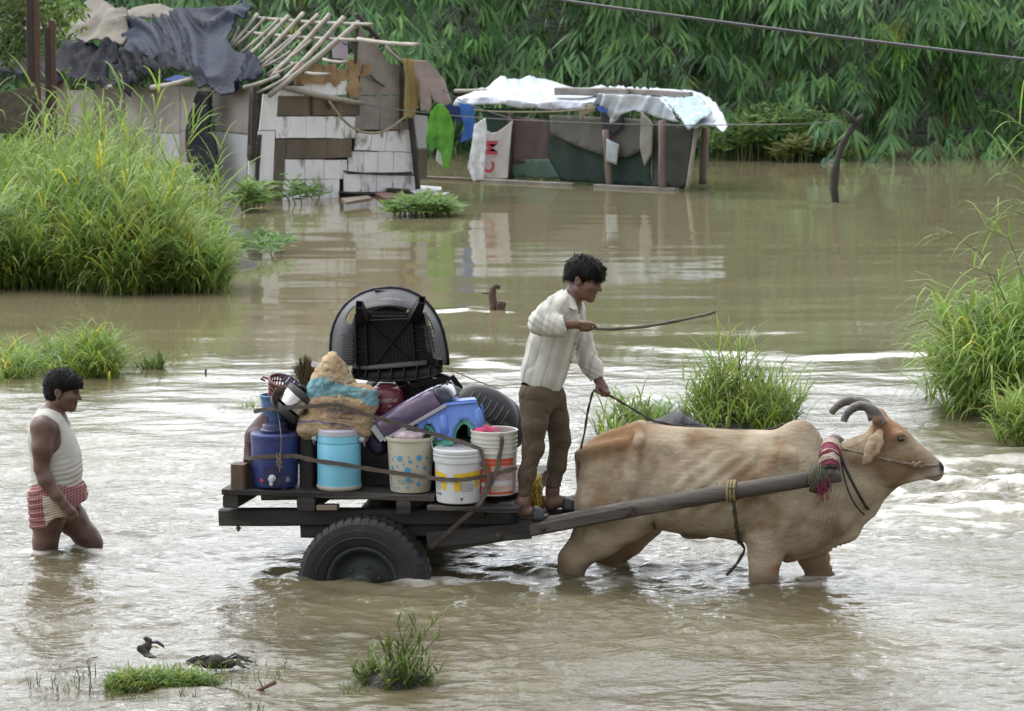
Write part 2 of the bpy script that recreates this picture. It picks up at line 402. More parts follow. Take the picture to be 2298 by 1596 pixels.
# ------------------------------------------------------------------ vegetation helpers
def leafmat(name, a, b, trans=.35, rough=.5, spec=.4):
    return pm(name, a, b, 3.0, rough=rough, spec=spec, attr='Col', trans=trans, detail=3)
M_BAMBOO = leafmat('bamboo_leaf', (.128, .255, .080), (.058, .150, .052), .26, .40)
M_CULM = pm('bamboo_culm', (.16, .18, .07), (.09, .12, .05), 6, rough=.5)
M_GRASS = leafmat('reed_leaf', (.235, .330, .075), (.160, .260, .056), .44)
M_GRASSD = leafmat('tussock_blade', (.170, .245, .050), (.105, .180, .038), .38)
M_STEM = pm('grass_stem', (.14, .17, .05), (.10, .10, .04), 8, rough=.7)
M_MUD = pm('wet_mud', (.034, .027, .019), (.022, .019, .014), 4, rough=.8, bump=.6, bscale=14, bdist=.03)
M_BARK = pm('dark_bark', (.052, .045, .038), (.026, .023, .02), 9, rough=.85, bump=.8, bscale=22, stretch=(1, 1, .25))

class Leaves:
    """thin blades and leaves gathered with numpy; verts carry a colour factor"""
    def __init__(s): s.V = []; s.Q = []; s.C = []; s.n = 0
    def blade(s, base, d, length, width, droop, seg=5, col=(1, 1, 1), twist=0., side=None):
        d = np.array(d, float); d /= np.linalg.norm(d); p = np.array(base, float)
        if side is None:
            side = np.cross(d, (0, 0, 1.)); ns = np.linalg.norm(side); side = side/ns if ns > 1e-4 else np.array((1., 0, 0))
            ca, sa = math.cos(twist), math.sin(twist); side = side*ca+np.cross(d, side)*sa
        st = length/seg; vs = []
        for k in range(seg+1):
            t = k/seg; wv = width*(.55+.45*math.sin(min(1, t*2.2)*1.57))*(1-t**2.2)+.0015
            vs.append(p-side*wv/2); vs.append(p+side*wv/2)
            d = d+np.array((0, 0, -droop*st*(.35+1.3*t))); d /= np.linalg.norm(d); p = p+d*st
        b = s.n
        for k in range(seg): s.Q.append((b+2*k, b+2*k+1, b+2*k+3, b+2*k+2))
        s.V += vs; s.C += [col]*len(vs); s.n += len(vs); return p
    def leaf(s, base, d, length, width, nrm, col=(1, 1, 1), fold=.12):
        d = np.array(d, float); d /= np.linalg.norm(d); sd = np.cross(d, nrm); sd = sd/max(np.linalg.norm(sd), 1e-6); up = np.cross(sd, d)
        b = s.n; base = np.array(base, float); dz = np.array((0, 0, -length*.12))
        s.V += [base, base+d*length*.36+sd*width/2+up*fold*width, base+d*length*.36-sd*width/2+up*fold*width, base+d*length*.4, base+d*length+dz,
                base+d*length*.74+sd*width*.34+dz*.45+up*fold*width*.6, base+d*length*.74-sd*width*.34+dz*.45+up*fold*width*.6]
        s.Q += [(b, b+1, b+3, b+3), (b, b+3, b+2, b+2), (b+3, b+1, b+5, b+4), (b+3, b+4, b+6, b+2)]
        s.C += [col]*7; s.n += 7
    def mesh(s, name):
        V = np.array(s.V, np.float32).reshape(-1, 3)
        F = [q if q[2] != q[3] else q[:3] for q in s.Q]
        me = bpy.data.meshes.new(name); me.from_pydata([tuple(v) for v in V], [], F); me.polygons.foreach_set('use_smooth', np.ones(len(me.polygons), bool))
        vcol(me, np.array(s.C, np.float32)); return me
def put_leaves(Lv, name, mat, parent=None, loc=None, **kw): return put(name, Lv.mesh(name), mat, parent, IDF, loc, **kw)

# ------------------------------------------------------------------ the flood water
CART_YAW = R(-11.0)
CART_O = G(820, 1292)
CF = frame(CART_O, CART_YAW)            # cart frame: x forward, y away from the camera, z up; origin on the water under the near wheel
CFI = CF.inverted()
def CP(lx, ly, z=0): return CF @ Vector((lx, ly, z))
_cn = (CF.to_3x3() @ Vector((0, 1, 0)))
def CL(sx, sy, ly):
    """point of the cart frame seen at overview pixel (sx, sy) on the vertical plane y = ly"""
    return CFI @ onplane(sx, sy, CP(0, ly, 0), _cn)

BY = .52                                # the bullock walks on this line of the cart frame
def B(sx, sy, ly=BY): return CL(sx, sy, ly)

def water_heights(X, Y):
    rs = np.random.RandomState(3); h = np.zeros_like(X)
    amp = .03+.97*(1-sstep(23.0, 31.0, Y+.9*vnoise(np.stack([X*.35, Y*.25, X*0], -1), 2)))
    rap = sstep(.8, 2.2, X)*sstep(19.6, 20.6, Y)*(1-sstep(22.6, 24.5, Y))
    lft = sstep(1, 3, -X)*sstep(20.5, 22.5, Y)*(1-sstep(25, 27, Y))
    patch = .62+.75*sstep(-.35, .45, fbm(np.stack([X*.55, Y*.42, X*0], -1), 3, 5))
    A = amp*patch*(1+.55*rap)*(1-.25*lft)
    n = 84
    for k in range(n):
        lam = .10*(1.5/.10)**((k+rs.rand())/n); a = rs.normal(math.pi/2*.86, .72); ph = rs.rand()*6.283
        kx, ky = math.cos(a)*2*math.pi/lam, math.sin(a)*2*math.pi/lam
        s = np.sin(kx*X+ky*Y+ph+.9*math.sin(k)*vnoise(np.stack([X*.5+k, Y*.5, X*0], -1), k % 5) if k % 3 == 0 else kx*X+ky*Y+ph)
        sl = .0200*(lam/.3)**-.28
        h += s*sl*lam/6.283
    h *= A
    # the far, calm stretch: long low swells only
    far = sstep(25, 33, Y)
    for k in range(14):
        lam = rs.uniform(.5, 2.6); a = rs.normal(math.pi/2, .55); ph = rs.rand()*6.283
        h += far*np.sin(math.cos(a)*6.283/lam*X+math.sin(a)*6.283/lam*Y+ph)*.0021*lam/6.283*(.35+1.3*sstep(-.2, .5, vnoise(np.stack([X*.15, Y*.11+k, X*0], -1), k)))
    return h, A, rap
def rings(X, Y, c, amp, lam, fall, r0=0.1, ex=1.0):
    r = np.hypot((X-c[0])/ex, Y-c[1]); return amp*np.cos((r-r0)*6.283/lam)*np.exp(-np.maximum(r-r0, 0)/fall)
def ridge(X, Y, pts, w, amp):
    """a standing ripple along a line of points"""
    d = np.full_like(X, 9.)
    for (a, b) in zip(pts[:-1], pts[1:]):
        ax, ay, bx, by = a[0], a[1], b[0], b[1]; L2 = (bx-ax)**2+(by-ay)**2
        t = np.clip(((X-ax)*(bx-ax)+(Y-ay)*(by-ay))/L2, 0, 1); d = np.minimum(d, np.hypot(X-ax-t*(bx-ax), Y-ay-t*(by-ay)))
    return amp*np.exp(-(d/w)**2)
def build_water():
    ys = [12.6]
    while ys[-1] < 74: ys.append(ys[-1]+.021*(max(ys[-1], 15)/17)**1.75)
    ys = np.array(ys); nx = 760; xi = np.linspace(-1, 1, nx)
    X = xi[None, :]*(ys[:, None]*.195+1.1); Y = np.repeat(ys[:, None], nx, 1)
    h, A, rap = water_heights(X, Y)
    leg = [G(105, 1232), G(196, 1226), CP(1.30, .34), CP(1.62, .66), CP(2.52, .34), CP(2.82, .64)]
    for i, c in enumerate(leg): h += rings(X, Y, c, .007, .15, .22, .09, 1.2)
    wl = CP(-.40, -.02); wr = CP(.42, -.05)
    h += rings(X, Y, wl, .015, .22, .30)+rings(X, Y, wr, .024, .26, .45, ex=1.4)+rings(X, Y, CP(.4, 1.3), .02, .2, .3)
    h += ridge(X, Y, [CP(-.55, -.25), CP(0, -.32), CP(.6, -.30), CP(1.1, -.1)], .10, .028)
    # standing ripples of the overflow, traced where they stand
    RP = [([(980, 698), (1050, 692), (1125, 698)], .16, .022), ([(1740, 958), (1900, 962), (2050, 985), (2298, 1010)], .30, .05),
          ([(2080, 1040), (2298, 1032)], .25, .05), ([(330, 900), (560, 925), (700, 905)], .3, .03), ([(880, 770), (1180, 830)], .25, .028),
          ([(540, 880), (900, 905), (1180, 930)], .3, .025), ([(1870, 800), (2080, 790)], .25, .03), ([(1400, 775), (1640, 790)], .2, .02)]
    foam = np.zeros_like(X)
    for pts, w_, a_ in RP:
        P = [G(*p) for p in pts]; f = ridge(X, Y, P, w_, 1.0); h += f*a_*.55*(.6+.8*vnoise(np.stack([X*1.5, Y*1.5, X*0], -1), 4))
        foam = np.maximum(foam, f*.24*sstep(.05, .6, fbm(np.stack([X*3.0, Y*5.0, X*0], -1), 4, 9)))
    fn = fbm(np.stack([X*5, Y*7, X*0], -1), 4, 11)
    for c in leg: foam = np.maximum(foam, .8*np.exp(-(np.hypot((X-c[0])/1.5, Y-c[1]+.03)/.20)**2)*sstep(-.12, .4, fn))
    foam = np.maximum(foam, .7*np.exp(-(np.hypot((X-wr[0])/1.6, Y-wr[1])/.22)**2)*sstep(-.12, .4, fn))
    hn = h/.03
    foam = np.maximum(foam, rap*.9*sstep(.0, .55, fn+.35*hn))
    h -= .02*np.exp(-(np.hypot((X-CP(0, 0)[0])/2.2, Y-CP(0, 0)[1])/.5)**2)
    V = np.stack([X, Y, h], -1).reshape(-1, 3); ny = len(ys)
    i = (np.arange(ny-1)[:, None]*nx+np.arange(nx-1)[None]).ravel(); Q = np.stack([i, i+1, i+nx+1, i+nx], 1)
    me = quad_mesh('flood_water', V, Q)
    vattr(me, foam.ravel(), 'foam'); vattr(me, A.ravel(), 'rip'); vattr(me, np.clip(sstep(24, 34, Y)*.9+.35*sstep(.1, .6, fbm(np.stack([X*.4, Y*.5, X*0], -1), 3, 17)), 0, 1).ravel(), 'pale_mix')      # base colour paler over the slack pool, plus noise patches
    m, nt, p, out = new_mat('muddy_water'); n = nt.nodes.new; l = nt.links.new
    tc = n('ShaderNodeTexCoord')
    nz = n('ShaderNodeTexNoise'); nz.inputs['Scale'].default_value = .8; nz.inputs['Detail'].default_value = 6; l(tc.outputs['Object'], nz.inputs['Vector'])
    cr = n('ShaderNodeMixRGB'); l(nz.outputs['Fac'], cr.inputs[0]); cr.inputs[1].default_value = (.100, .084, .049, 1); cr.inputs[2].default_value = (.078, .066, .038, 1)
    fa = n('ShaderNodeAttribute'); fa.attribute_name = 'foam'; sa = n('ShaderNodeAttribute'); sa.attribute_name = 'pale_mix'; sm = n('ShaderNodeMixRGB'); l(sa.outputs['Fac'], sm.inputs[0]); l(cr.outputs[0], sm.inputs[1]); sm.inputs[2].default_value = (.178, .156, .090, 1)
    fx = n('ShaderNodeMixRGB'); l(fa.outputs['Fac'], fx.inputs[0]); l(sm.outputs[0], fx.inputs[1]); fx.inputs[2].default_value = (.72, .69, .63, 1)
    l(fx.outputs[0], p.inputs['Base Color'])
    rr = n('ShaderNodeMapRange'); l(fa.outputs['Fac'], rr.inputs['Value']); rr.inputs['To Min'].default_value = .035; rr.inputs['To Max'].default_value = .55; l(rr.outputs[0], p.inputs['Roughness'])
    p.inputs['IOR'].default_value = 1.333
    ra = n('ShaderNodeAttribute'); ra.attribute_name = 'rip'
    mp = n('ShaderNodeMapping'); mp.inputs['Scale'].default_value = (.8, 1.25, 1); l(tc.outputs['Object'], mp.inputs['Vector'])
    b1 = n('ShaderNodeTexNoise'); b1.inputs['Scale'].default_value = 12; b1.inputs['Detail'].default_value = 4; b1.inputs['Roughness'].default_value = .55; l(mp.outputs[0], b1.inputs['Vector'])
    mu = n('ShaderNodeMath'); mu.operation = 'MULTIPLY'; l(b1.outputs['Fac'], mu.inputs[0]); l(ra.outputs['Fac'], mu.inputs[1])
    bn = n('ShaderNodeBump'); bn.inputs['Strength'].default_value = 1.0; bn.inputs['Distance'].default_value = .017; l(mu.outputs[0], bn.inputs['Height']); l(bn.outputs[0], p.inputs['Normal'])
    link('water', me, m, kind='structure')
    # the flood goes on outside the frame: one plain sheet a little lower
    b = MB(); b.add([(-160, -30, -.16), (160, -30, -.16), (160, 74, -.16), (-160, 74, -.16)], [(0, 1, 2, 3)])
    m2 = pm('muddy_water_beyond', (.165, .142, .082), (.135, .118, .066), 1, rough=.05, bump=.6, bscale=5, bdist=.03)
    m2.node_tree.nodes['Principled BSDF'].inputs['IOR'].default_value = 1.333
    b.build('water', m2, loc=(0, 20, 0), kind='structure')
build_water()
# ------------------------------------------------------------------ far bank and bamboo thicket
def far_bank():
    nx, ny = 90, 26; xs = np.linspace(-34, 34, nx); t = np.linspace(0, 1, ny); X = np.repeat(xs[None], ny, 0); T = np.repeat(t[:, None], nx, 1)
    nn = fbm(np.stack([X*.3, T*3, X*0], -1), 3, 3)
    Y = 65.2+T*6+nn*.9+.02*X; Z = -.4+5.4*sstep(.05, .8, T)+nn*.55*sstep(0, .3, T)
    V = np.stack([X, Y, Z], -1).reshape(-1, 3); i = (np.arange(ny-1)[:, None]*nx+np.arange(nx-1)[None]).ravel()
    link('far_bank', quad_mesh('far_bank', V, np.stack([i, i+1, i+nx+1, i+nx], 1)), pm('dark_bank_backing', (.020, .032, .014), (.012, .018, .01), 1.5, rough=.9, bump=.8, bscale=6, bdist=.15), kind='structure')  # bank raised and coloured dark as backing for shade between the bamboo leaves
far_bank()
def spray_leaves(Lv, p, out, rnd, size=1.0, col=(1, 1, 1)):
    """a drooping fan of long bamboo leaves from the end of a twig"""
    out = Vector(out).normalized(); n = rnd.randint(6, 9); sd = Vector((-out.y, out.x, 0))
    if sd.length < .01: sd = Vector((1, 0, 0))
    sd.normalize()
    for k in range(n):
        a = (k/(n-1)-.5)*2*rnd.uniform(.9, 1.25); d = out*math.cos(a)*.55+sd*math.sin(a)*.95+Vector((0, 0, -.55-.30*math.cos(a)+rnd.uniform(-.2, .2)))
        ln = size*rnd.uniform(.30, .50)*(1-.22*abs(a)); c = rnd.uniform(.75, 1.25)
        q = Vector(p)+Vector((rnd.uniform(-.05, .05), rnd.uniform(-.05, .05), rnd.uniform(-.12, .03)))*size
        Lv.leaf(q, d, ln, ln*rnd.uniform(.13, .175), np.array(out*.75+Vector((0, 0, .65))+sd*rnd.uniform(-.4, .4)), tuple(np.array(col)*c))
def bamboo():
    rnd = random.Random(11)
    variants = []
    for k in range(6):
        Lv = Leaves(); spray_leaves(Lv, (0, 0, 0), (rnd.uniform(-.5, .5), -1, 0), rnd, 1.12, (1.08, 1.1, 1.0)); me = Lv.mesh('leaf_spray'); me.materials.append(M_BAMBOO); variants.append(me)
    spots = [(-13.2, 65.2), (-9.4, 64.4), (-6.0, 65.4), (-2.9, 64.2), (.2, 65.0), (2.6, 63.6), (5.0, 64.6), (7.2, 63.3), (9.6, 64.2), (12.6, 63.4), (16, 65)]
    where = ['leaning over the hut on the bank at the tarpaulin roof', 'rising behind the grey tarpaulin roof', 'rising behind the bare rafters of the hut', 'hanging behind the gable and the pink cloth',
             'hanging behind the left end of the white shelter', 'hanging behind the middle of the white shelter roof', 'overhanging the right end of the white shelter', 'drooping over the water behind the forked dead trunk',
             'drooping over the water to the right of the forked trunk', 'darkest thicket at the right end of the bank', 'thicket beyond the right edge of the bank']
    for ci, (cx, cyy) in enumerate(spots):
        t = thing('bamboo_clump', 'dense green bamboo clump '+where[ci], 'bamboo', (cx, cyy, 0), group='bamboo clumps along the far bank')
        H = rnd.uniform(5.0, 6.0); b = MB()
        for k in range(4):
            b = MB(); x0, y0 = cx+rnd.uniform(-.9, .9), cyy+rnd.uniform(.1, .9); lx, ly_ = rnd.uniform(-1.2, 1.2), rnd.uniform(-1.6, -.3)
            pts = [(x0+lx*s*s, y0+ly_*s*s, -.3+H*s*(1-.12*s*s)) for s in np.linspace(0, 1, 7)]
            b.tube(pts, [.05-.006*i for i in range(7)], 6); b.build('culm', M_CULM, t, smooth=True)
        Lv = Leaves(); big = []
        sm = 450 if abs(cx) < 12 else 260
        for k in range(sm):
            z = rnd.uniform(0, 1)**.9*H+.04; ang = rnd.uniform(-1.75, 1.75); bulge = 2.05*(1-.35*(z/H)**2)*(1+.30*math.sin(z*2.1+ci)+.22*math.sin(ang*3+ci*2+z*1.3))
            rr = bulge*rnd.uniform(.55, 1.0)**.5*1.05
            x = cx+math.sin(ang)*rr*1.15; y = cyy-math.cos(ang)*rr*.95+.35
            tone = rnd.uniform(.45, 1.35)*(.75+.5*sstep(-.3, .4, vnoise(np.array([x*.8, y*.8, z*.8]), 3))); col = (tone*rnd.uniform(.9, 1.15), tone, tone*rnd.uniform(.85, 1.1))
            q = rnd.random()
            if q < .012: col = (2.6, 1.3, .4)
            elif q < .05: col = (1.7*tone, 1.45*tone, .8*tone)
            o = (math.sin(ang)+rnd.uniform(-.4, .4), -math.cos(ang)-.25, 0)
            if rr > bulge*.93 and z < 3.6 and len(big) < 27 and y < cyy: big.append((x, y, z, math.atan2(o[0], -o[1])))
            else: spray_leaves(Lv, (x, y, z), o, rnd, rnd.uniform(1.0, 1.5), col)
        put_leaves(Lv, 'foliage', M_BAMBOO, t, kind='stuff')
        for (x, y, z, a) in big:
            o = bpy.data.objects.new('leaf_spray', rnd.choice(variants)); COL.objects.link(o); o.parent = t
            o.location = Vector((x-cx, y-cyy-.08, z)); o.rotation_euler = (rnd.uniform(-.25, .25), rnd.uniform(-.2, .2), a); s = rnd.uniform(1.0, 1.45); o.scale = (s, s, s)
bamboo()

# low bright brush standing in front of the bamboo at the waterline
def brush(name, label, cat, sxs, sy, Y, h, n, mat, col, seed, group=None, spread=.5):
    rnd = random.Random(seed); c = PY((sxs[0]+sxs[1])/2, sy, Y); c.z = 0; x0 = PY(sxs[0], sy, Y).x; x1 = PY(sxs[1], sy, Y).x
    t = thing(name, label, cat, (c.x, Y, 0), group=group); Lv = Leaves(); st = MB()
    for k in range(n):
        x = rnd.uniform(x0, x1); y = Y+rnd.uniform(-spread, spread); hh = h*rnd.uniform(.35, 1)*(1-.45*abs((x-c.x)/max(.1, (x1-x0)/2))**2.5)
        if k % 9 == 0: st.tube([(x, y, -.1), (x+rnd.uniform(-.1, .1), y, hh*.5), (x+rnd.uniform(-.25, .25), y-.1, hh)], [.012, .009, .004], 4)
        tone = rnd.uniform(.7, 1.3); cc = (col[0]*tone, col[1]*tone, col[2]*tone)
        for j in range(3):
            a = rnd.uniform(0, 6.28); d = (math.cos(a), math.sin(a)-.3, rnd.uniform(.1, .8)); p = (x+rnd.uniform(-.08, .08), y, hh*rnd.uniform(.6, 1))
            Lv.leaf(p, d, rnd.uniform(.13, .30), rnd.uniform(.035, .06), np.array((0, -.6, .8)), cc)
    st.build('stems', M_STEM, t, kind='stuff'); put_leaves(Lv, 'foliage', mat, t, kind='stuff'); return t
brush('bush', 'low bright green bush on the bank between the white shelter and the forked trunk', 'bush', (1600, 1905), 340, 62.0, 1.15, 900, M_GRASS, (.75, .85, .9), 1, 'bushes at the foot of the bamboo', .7)
brush('bush', 'brownish straggling bush just left of the forked dead trunk', 'bush', (1740, 1870), 350, 61.2, .55, 260, M_GRASS, (.75, .6, .6), 2, 'bushes at the foot of the bamboo', .4)
brush('bush', 'small rounded green bush in the water below the floating boards', 'bush', (884, 1018), 484, 47.6, .3, 380, M_GRASS, (.75, .85, .8), 3, 'small bushes before the hut', .45)
brush('bush', 'thin weedy plant growing against the white boards of the hut', 'bush', (640, 705), 452, 49.8, .5, 40, M_GRASS, (.6, .75, .75), 4, 'small bushes before the hut', .2)
brush('bush', 'trailing leafy weed at the corner of the hut beside the reeds', 'bush', (540, 592), 468, 48.6, .5, 130, M_GRASS, (.75, .85, .7), 5, 'small bushes before the hut', .4)
brush('bush', 'sprawling vine leaning out of the reeds over the reflected boards', 'bush', (520, 640), 560, 41.0, .3, 70, M_GRASS, (.6, .75, .7), 6, 'small bushes before the hut', .8)

# leafy tree at the upper left, before the tarpaulin roofs
def leafy_tree():
    rnd = random.Random(5); Y = 46.5; b0 = PY(25, 170, Y)
    t = thing('leafy_tree', 'small-leaved green tree hanging over the tarpaulin roof at the upper left corner', 'tree', (b0.x-.5, Y, 0))
    tr = MB(); top = PY(-30, -60, Y); base = Vector((b0.x-.5, Y, -.2))
    tr.tube([base, base.lerp(top, .5)+Vector((.12, 0, 0)), top], [.11, .08, .05], 8); tr.build('trunk', M_BARK, t, smooth=True)
    limbs = []
    for (sx, sy) in ((60, 30), (140, 20), (20, 90), (110, 70), (-40, 20), (80, -40), (165, -30)):
        p = PY(sx, sy, Y+rnd.uniform(-.5, .5)); m = MB(); q = base.lerp(top, rnd.uniform(.55, .9)); m.tube([q, q.lerp(p, .5)+Vector((0, 0, .12)), p], [.035, .022, .008], 5); m.build('limb', M_BARK, t, smooth=True)
    Lv = Leaves()
    for k in range(620):
        sx = rnd.uniform(-70, 185); sy = rnd.uniform(-90, 150)
        lim = 155-max(0, sx-55)*.95+18*math.sin(sx*.09)
        if sy > lim or (abs(sx-150) > 45 and sy > 128): continue
        if vnoise(np.array([sx*.03, sy*.03, 0]), 3) < -.28: continue
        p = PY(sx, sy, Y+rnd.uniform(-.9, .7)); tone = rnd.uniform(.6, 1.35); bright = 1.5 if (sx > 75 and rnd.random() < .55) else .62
        for j in range(9):
            a = rnd.uniform(0, 6.28); d = (math.cos(a)*.8, math.sin(a)*.6-.2, rnd.uniform(-.9, .2))
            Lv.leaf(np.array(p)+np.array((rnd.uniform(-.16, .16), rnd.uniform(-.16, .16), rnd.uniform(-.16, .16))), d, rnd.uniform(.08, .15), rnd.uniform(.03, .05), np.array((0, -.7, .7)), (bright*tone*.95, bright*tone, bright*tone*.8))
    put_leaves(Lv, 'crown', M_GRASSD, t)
leafy_tree()

# ------------------------------------------------------------------ reeds and tussocks
def reed(Lv, st, x, y, h, rnd, lean=(0, 0), yellow=.06, wid=.016, nleaf=7, llen=.6, tone0=1.0, dr=1.0):
    lx, ly_ = lean[0]+rnd.uniform(-.22, .22), lean[1]+rnd.uniform(-.22, .22)
    pts = [(x+lx*s*s*h, y+ly_*s*s*h, -.08+h*s*(1-.1*s)) for s in (0, .35, .7, 1)]
    if st is not None: st.tube(pts, [.006, .005, .004, .002], 3, caps=False)
    for k in range(nleaf):
        s = rnd.uniform(.12, 1); i = min(2, int(s*3)); p = Vector(pts[i]).lerp(Vector(pts[i+1]), s*3-i if s < 1 else 1)
        a = rnd.uniform(0, 6.283); d = (math.cos(a)*.55, math.sin(a)*.55, rnd.uniform(.7, 1.4)); tone = tone0*rnd.uniform(.72, 1.22)
        c = (tone*rnd.uniform(.88, 1.12), tone, tone*.95)
        if rnd.random() < yellow: c = (2.1*tone, 1.35*tone, .7*tone)
        ll = llen*rnd.uniform(.55, 1.15)
        Lv.blade(p, d, ll, wid*rnd.uniform(.8, 1.4), dr*rnd.uniform(1.6, 3.6)/ll*.55, 5, c, rnd.uniform(-.6, .6))
def plume(Lv, p, rnd, col=(1.1, .95, .7), n=14, ln=.3):
    for k in range(n):
        Lv.blade(np.array(p)+np.array((k*ln/n*.6, 0, -.02*k*ln/n)), (rnd.uniform(.2, .9), rnd.uniform(-.3, .3), rnd.uniform(-.2, .5)), ln*rnd.uniform(.3, .6), .004, 4.5, 3, col)

def reed_bank():
    rnd = random.Random(21)
    # mud bank under the reeds
    nx, ny = 44, 34; V = []
    for j in range(ny):
        for i in range(nx):
            x = -9.6+i*.18; y = 35.0+j*.44; lim = -1.95-.105*(y-36)+.25*math.sin(y*1.3)
            d = min(lim-x, (y-35.6)*.8); z = -.42+.55*max(0, min(1, d/1.6))+.05*math.sin(x*5+y*3); V.append((x, y, z))
    i = (np.arange(ny-1)[:, None]*nx+np.arange(nx-1)[None]).ravel()
    link('mud_bank', quad_mesh('mud_bank', V, np.stack([i, i+1, i+nx+1, i+nx], 1)), M_MUD, kind='structure')
    Lv = Leaves(); st = MB(); k = 0
    while k < 2000:
        y = 35.9+13.0*rnd.random()**1.5; x = rnd.uniform(-1149/FS*y-.6, -1.7)
        lim = (440-(y-36)*3.0-CX)/FS*y+.3*math.sin(y*2.1)
        if x > lim: continue
        if y < 35.7+1.5*vnoise(np.array([x*.55, 3., 1.]), 7)+.5*vnoise(np.array([x*2.1, 1., 1.]), 8): continue
        sx = CX+FS*x/y; edge = sstep(0, 1.1, lim-x)
        h = (.60+.74*edge)*rnd.uniform(.45, 1.12)*(1+.22*math.sin(x*2.3+y)); h = h*1.4 if rnd.random() < .14 else h
        if y < 37: h *= .75
        reed(Lv, st, x, y, h, rnd, (.14, -.12), .03 if y > 38 else .10, .024, 8, .70, rnd.uniform(.85, 1.2), 1.2); k += 1
        if rnd.random() < .022: plume(Lv, (x+.05, y, h+.02), rnd)
    for k in range(900):
        if k < 620: y = 35.5+rnd.random()*1.1; x = rnd.uniform(-1149/FS*y-.5, -3.65+.25*math.sin(y*9))
        else: y = rnd.uniform(36.4, 47); x = (440-(y-36)*3.0-CX)/FS*y+.3*math.sin(y*2.1)-rnd.uniform(-.12, .45)
        if k < 620: y = 35.75+1.5*vnoise(np.array([x*.55, 3., 1.]), 7)+.5*vnoise(np.array([x*2.1, 1., 1.]), 8)+abs(rnd.gauss(0, .45))
        reed(Lv, None, x, y, rnd.uniform(.12, .6), rnd, (.15, -.35), .10, .022, 7, .52, rnd.uniform(.85, 1.15), 1.3)
    st.build('reed_stems', M_STEM, loc=(-5, 40, 0), kind='stuff')
    put_leaves(Lv, 'reed_grass', M_GRASS, loc=(-5, 40, 0), kind='stuff')
    # a few tall reeds that stand out one by one against the wall
    spots = [(172, 205, 41), (262, 160, 42), (335, 160, 43), (430, 195, 44), (455, 265, 42), (470, 300, 41), (240, 215, 40.5), (365, 235, 40.8), (500, 330, 40), (60, 185, 42), (300, 185, 43.2), (130, 155, 43.0)]
    desc = ['nearest the rusty post', 'with a drooping head under the tarpaulin edge', 'with a curled head at the roof corner', 'tallest before the grey side wall', 'leaning before the hanging black tarpaulin', 'low at the right end of the reed bed',
            'left of the curled heads', 'right of the drooping head', 'spreading at the hut corner', 'before the tree trunk', 'between the two curled heads', 'before the dark post']
    for (sx, sy, Y), dd in zip(spots, desc):
        p = PY(sx, sy, Y); t = thing('tall_reed', 'tall arching green reed '+dd, 'reed', (p.x, Y, 0), group='tall reeds above the reed bed'); Lv = Leaves(); st = MB()
        reed(Lv, st, p.x-.05, Y, p.z+.05, rnd, (.05, -.05), .05, .026, 9, .8, 1.1); plume(Lv, (p.x, Y, p.z-.03), rnd, (1, .9, .6), 16, .34)
        st.build('stem', M_STEM, t); put_leaves(Lv, 'leaves', M_GRASS, t)
reed_bank()

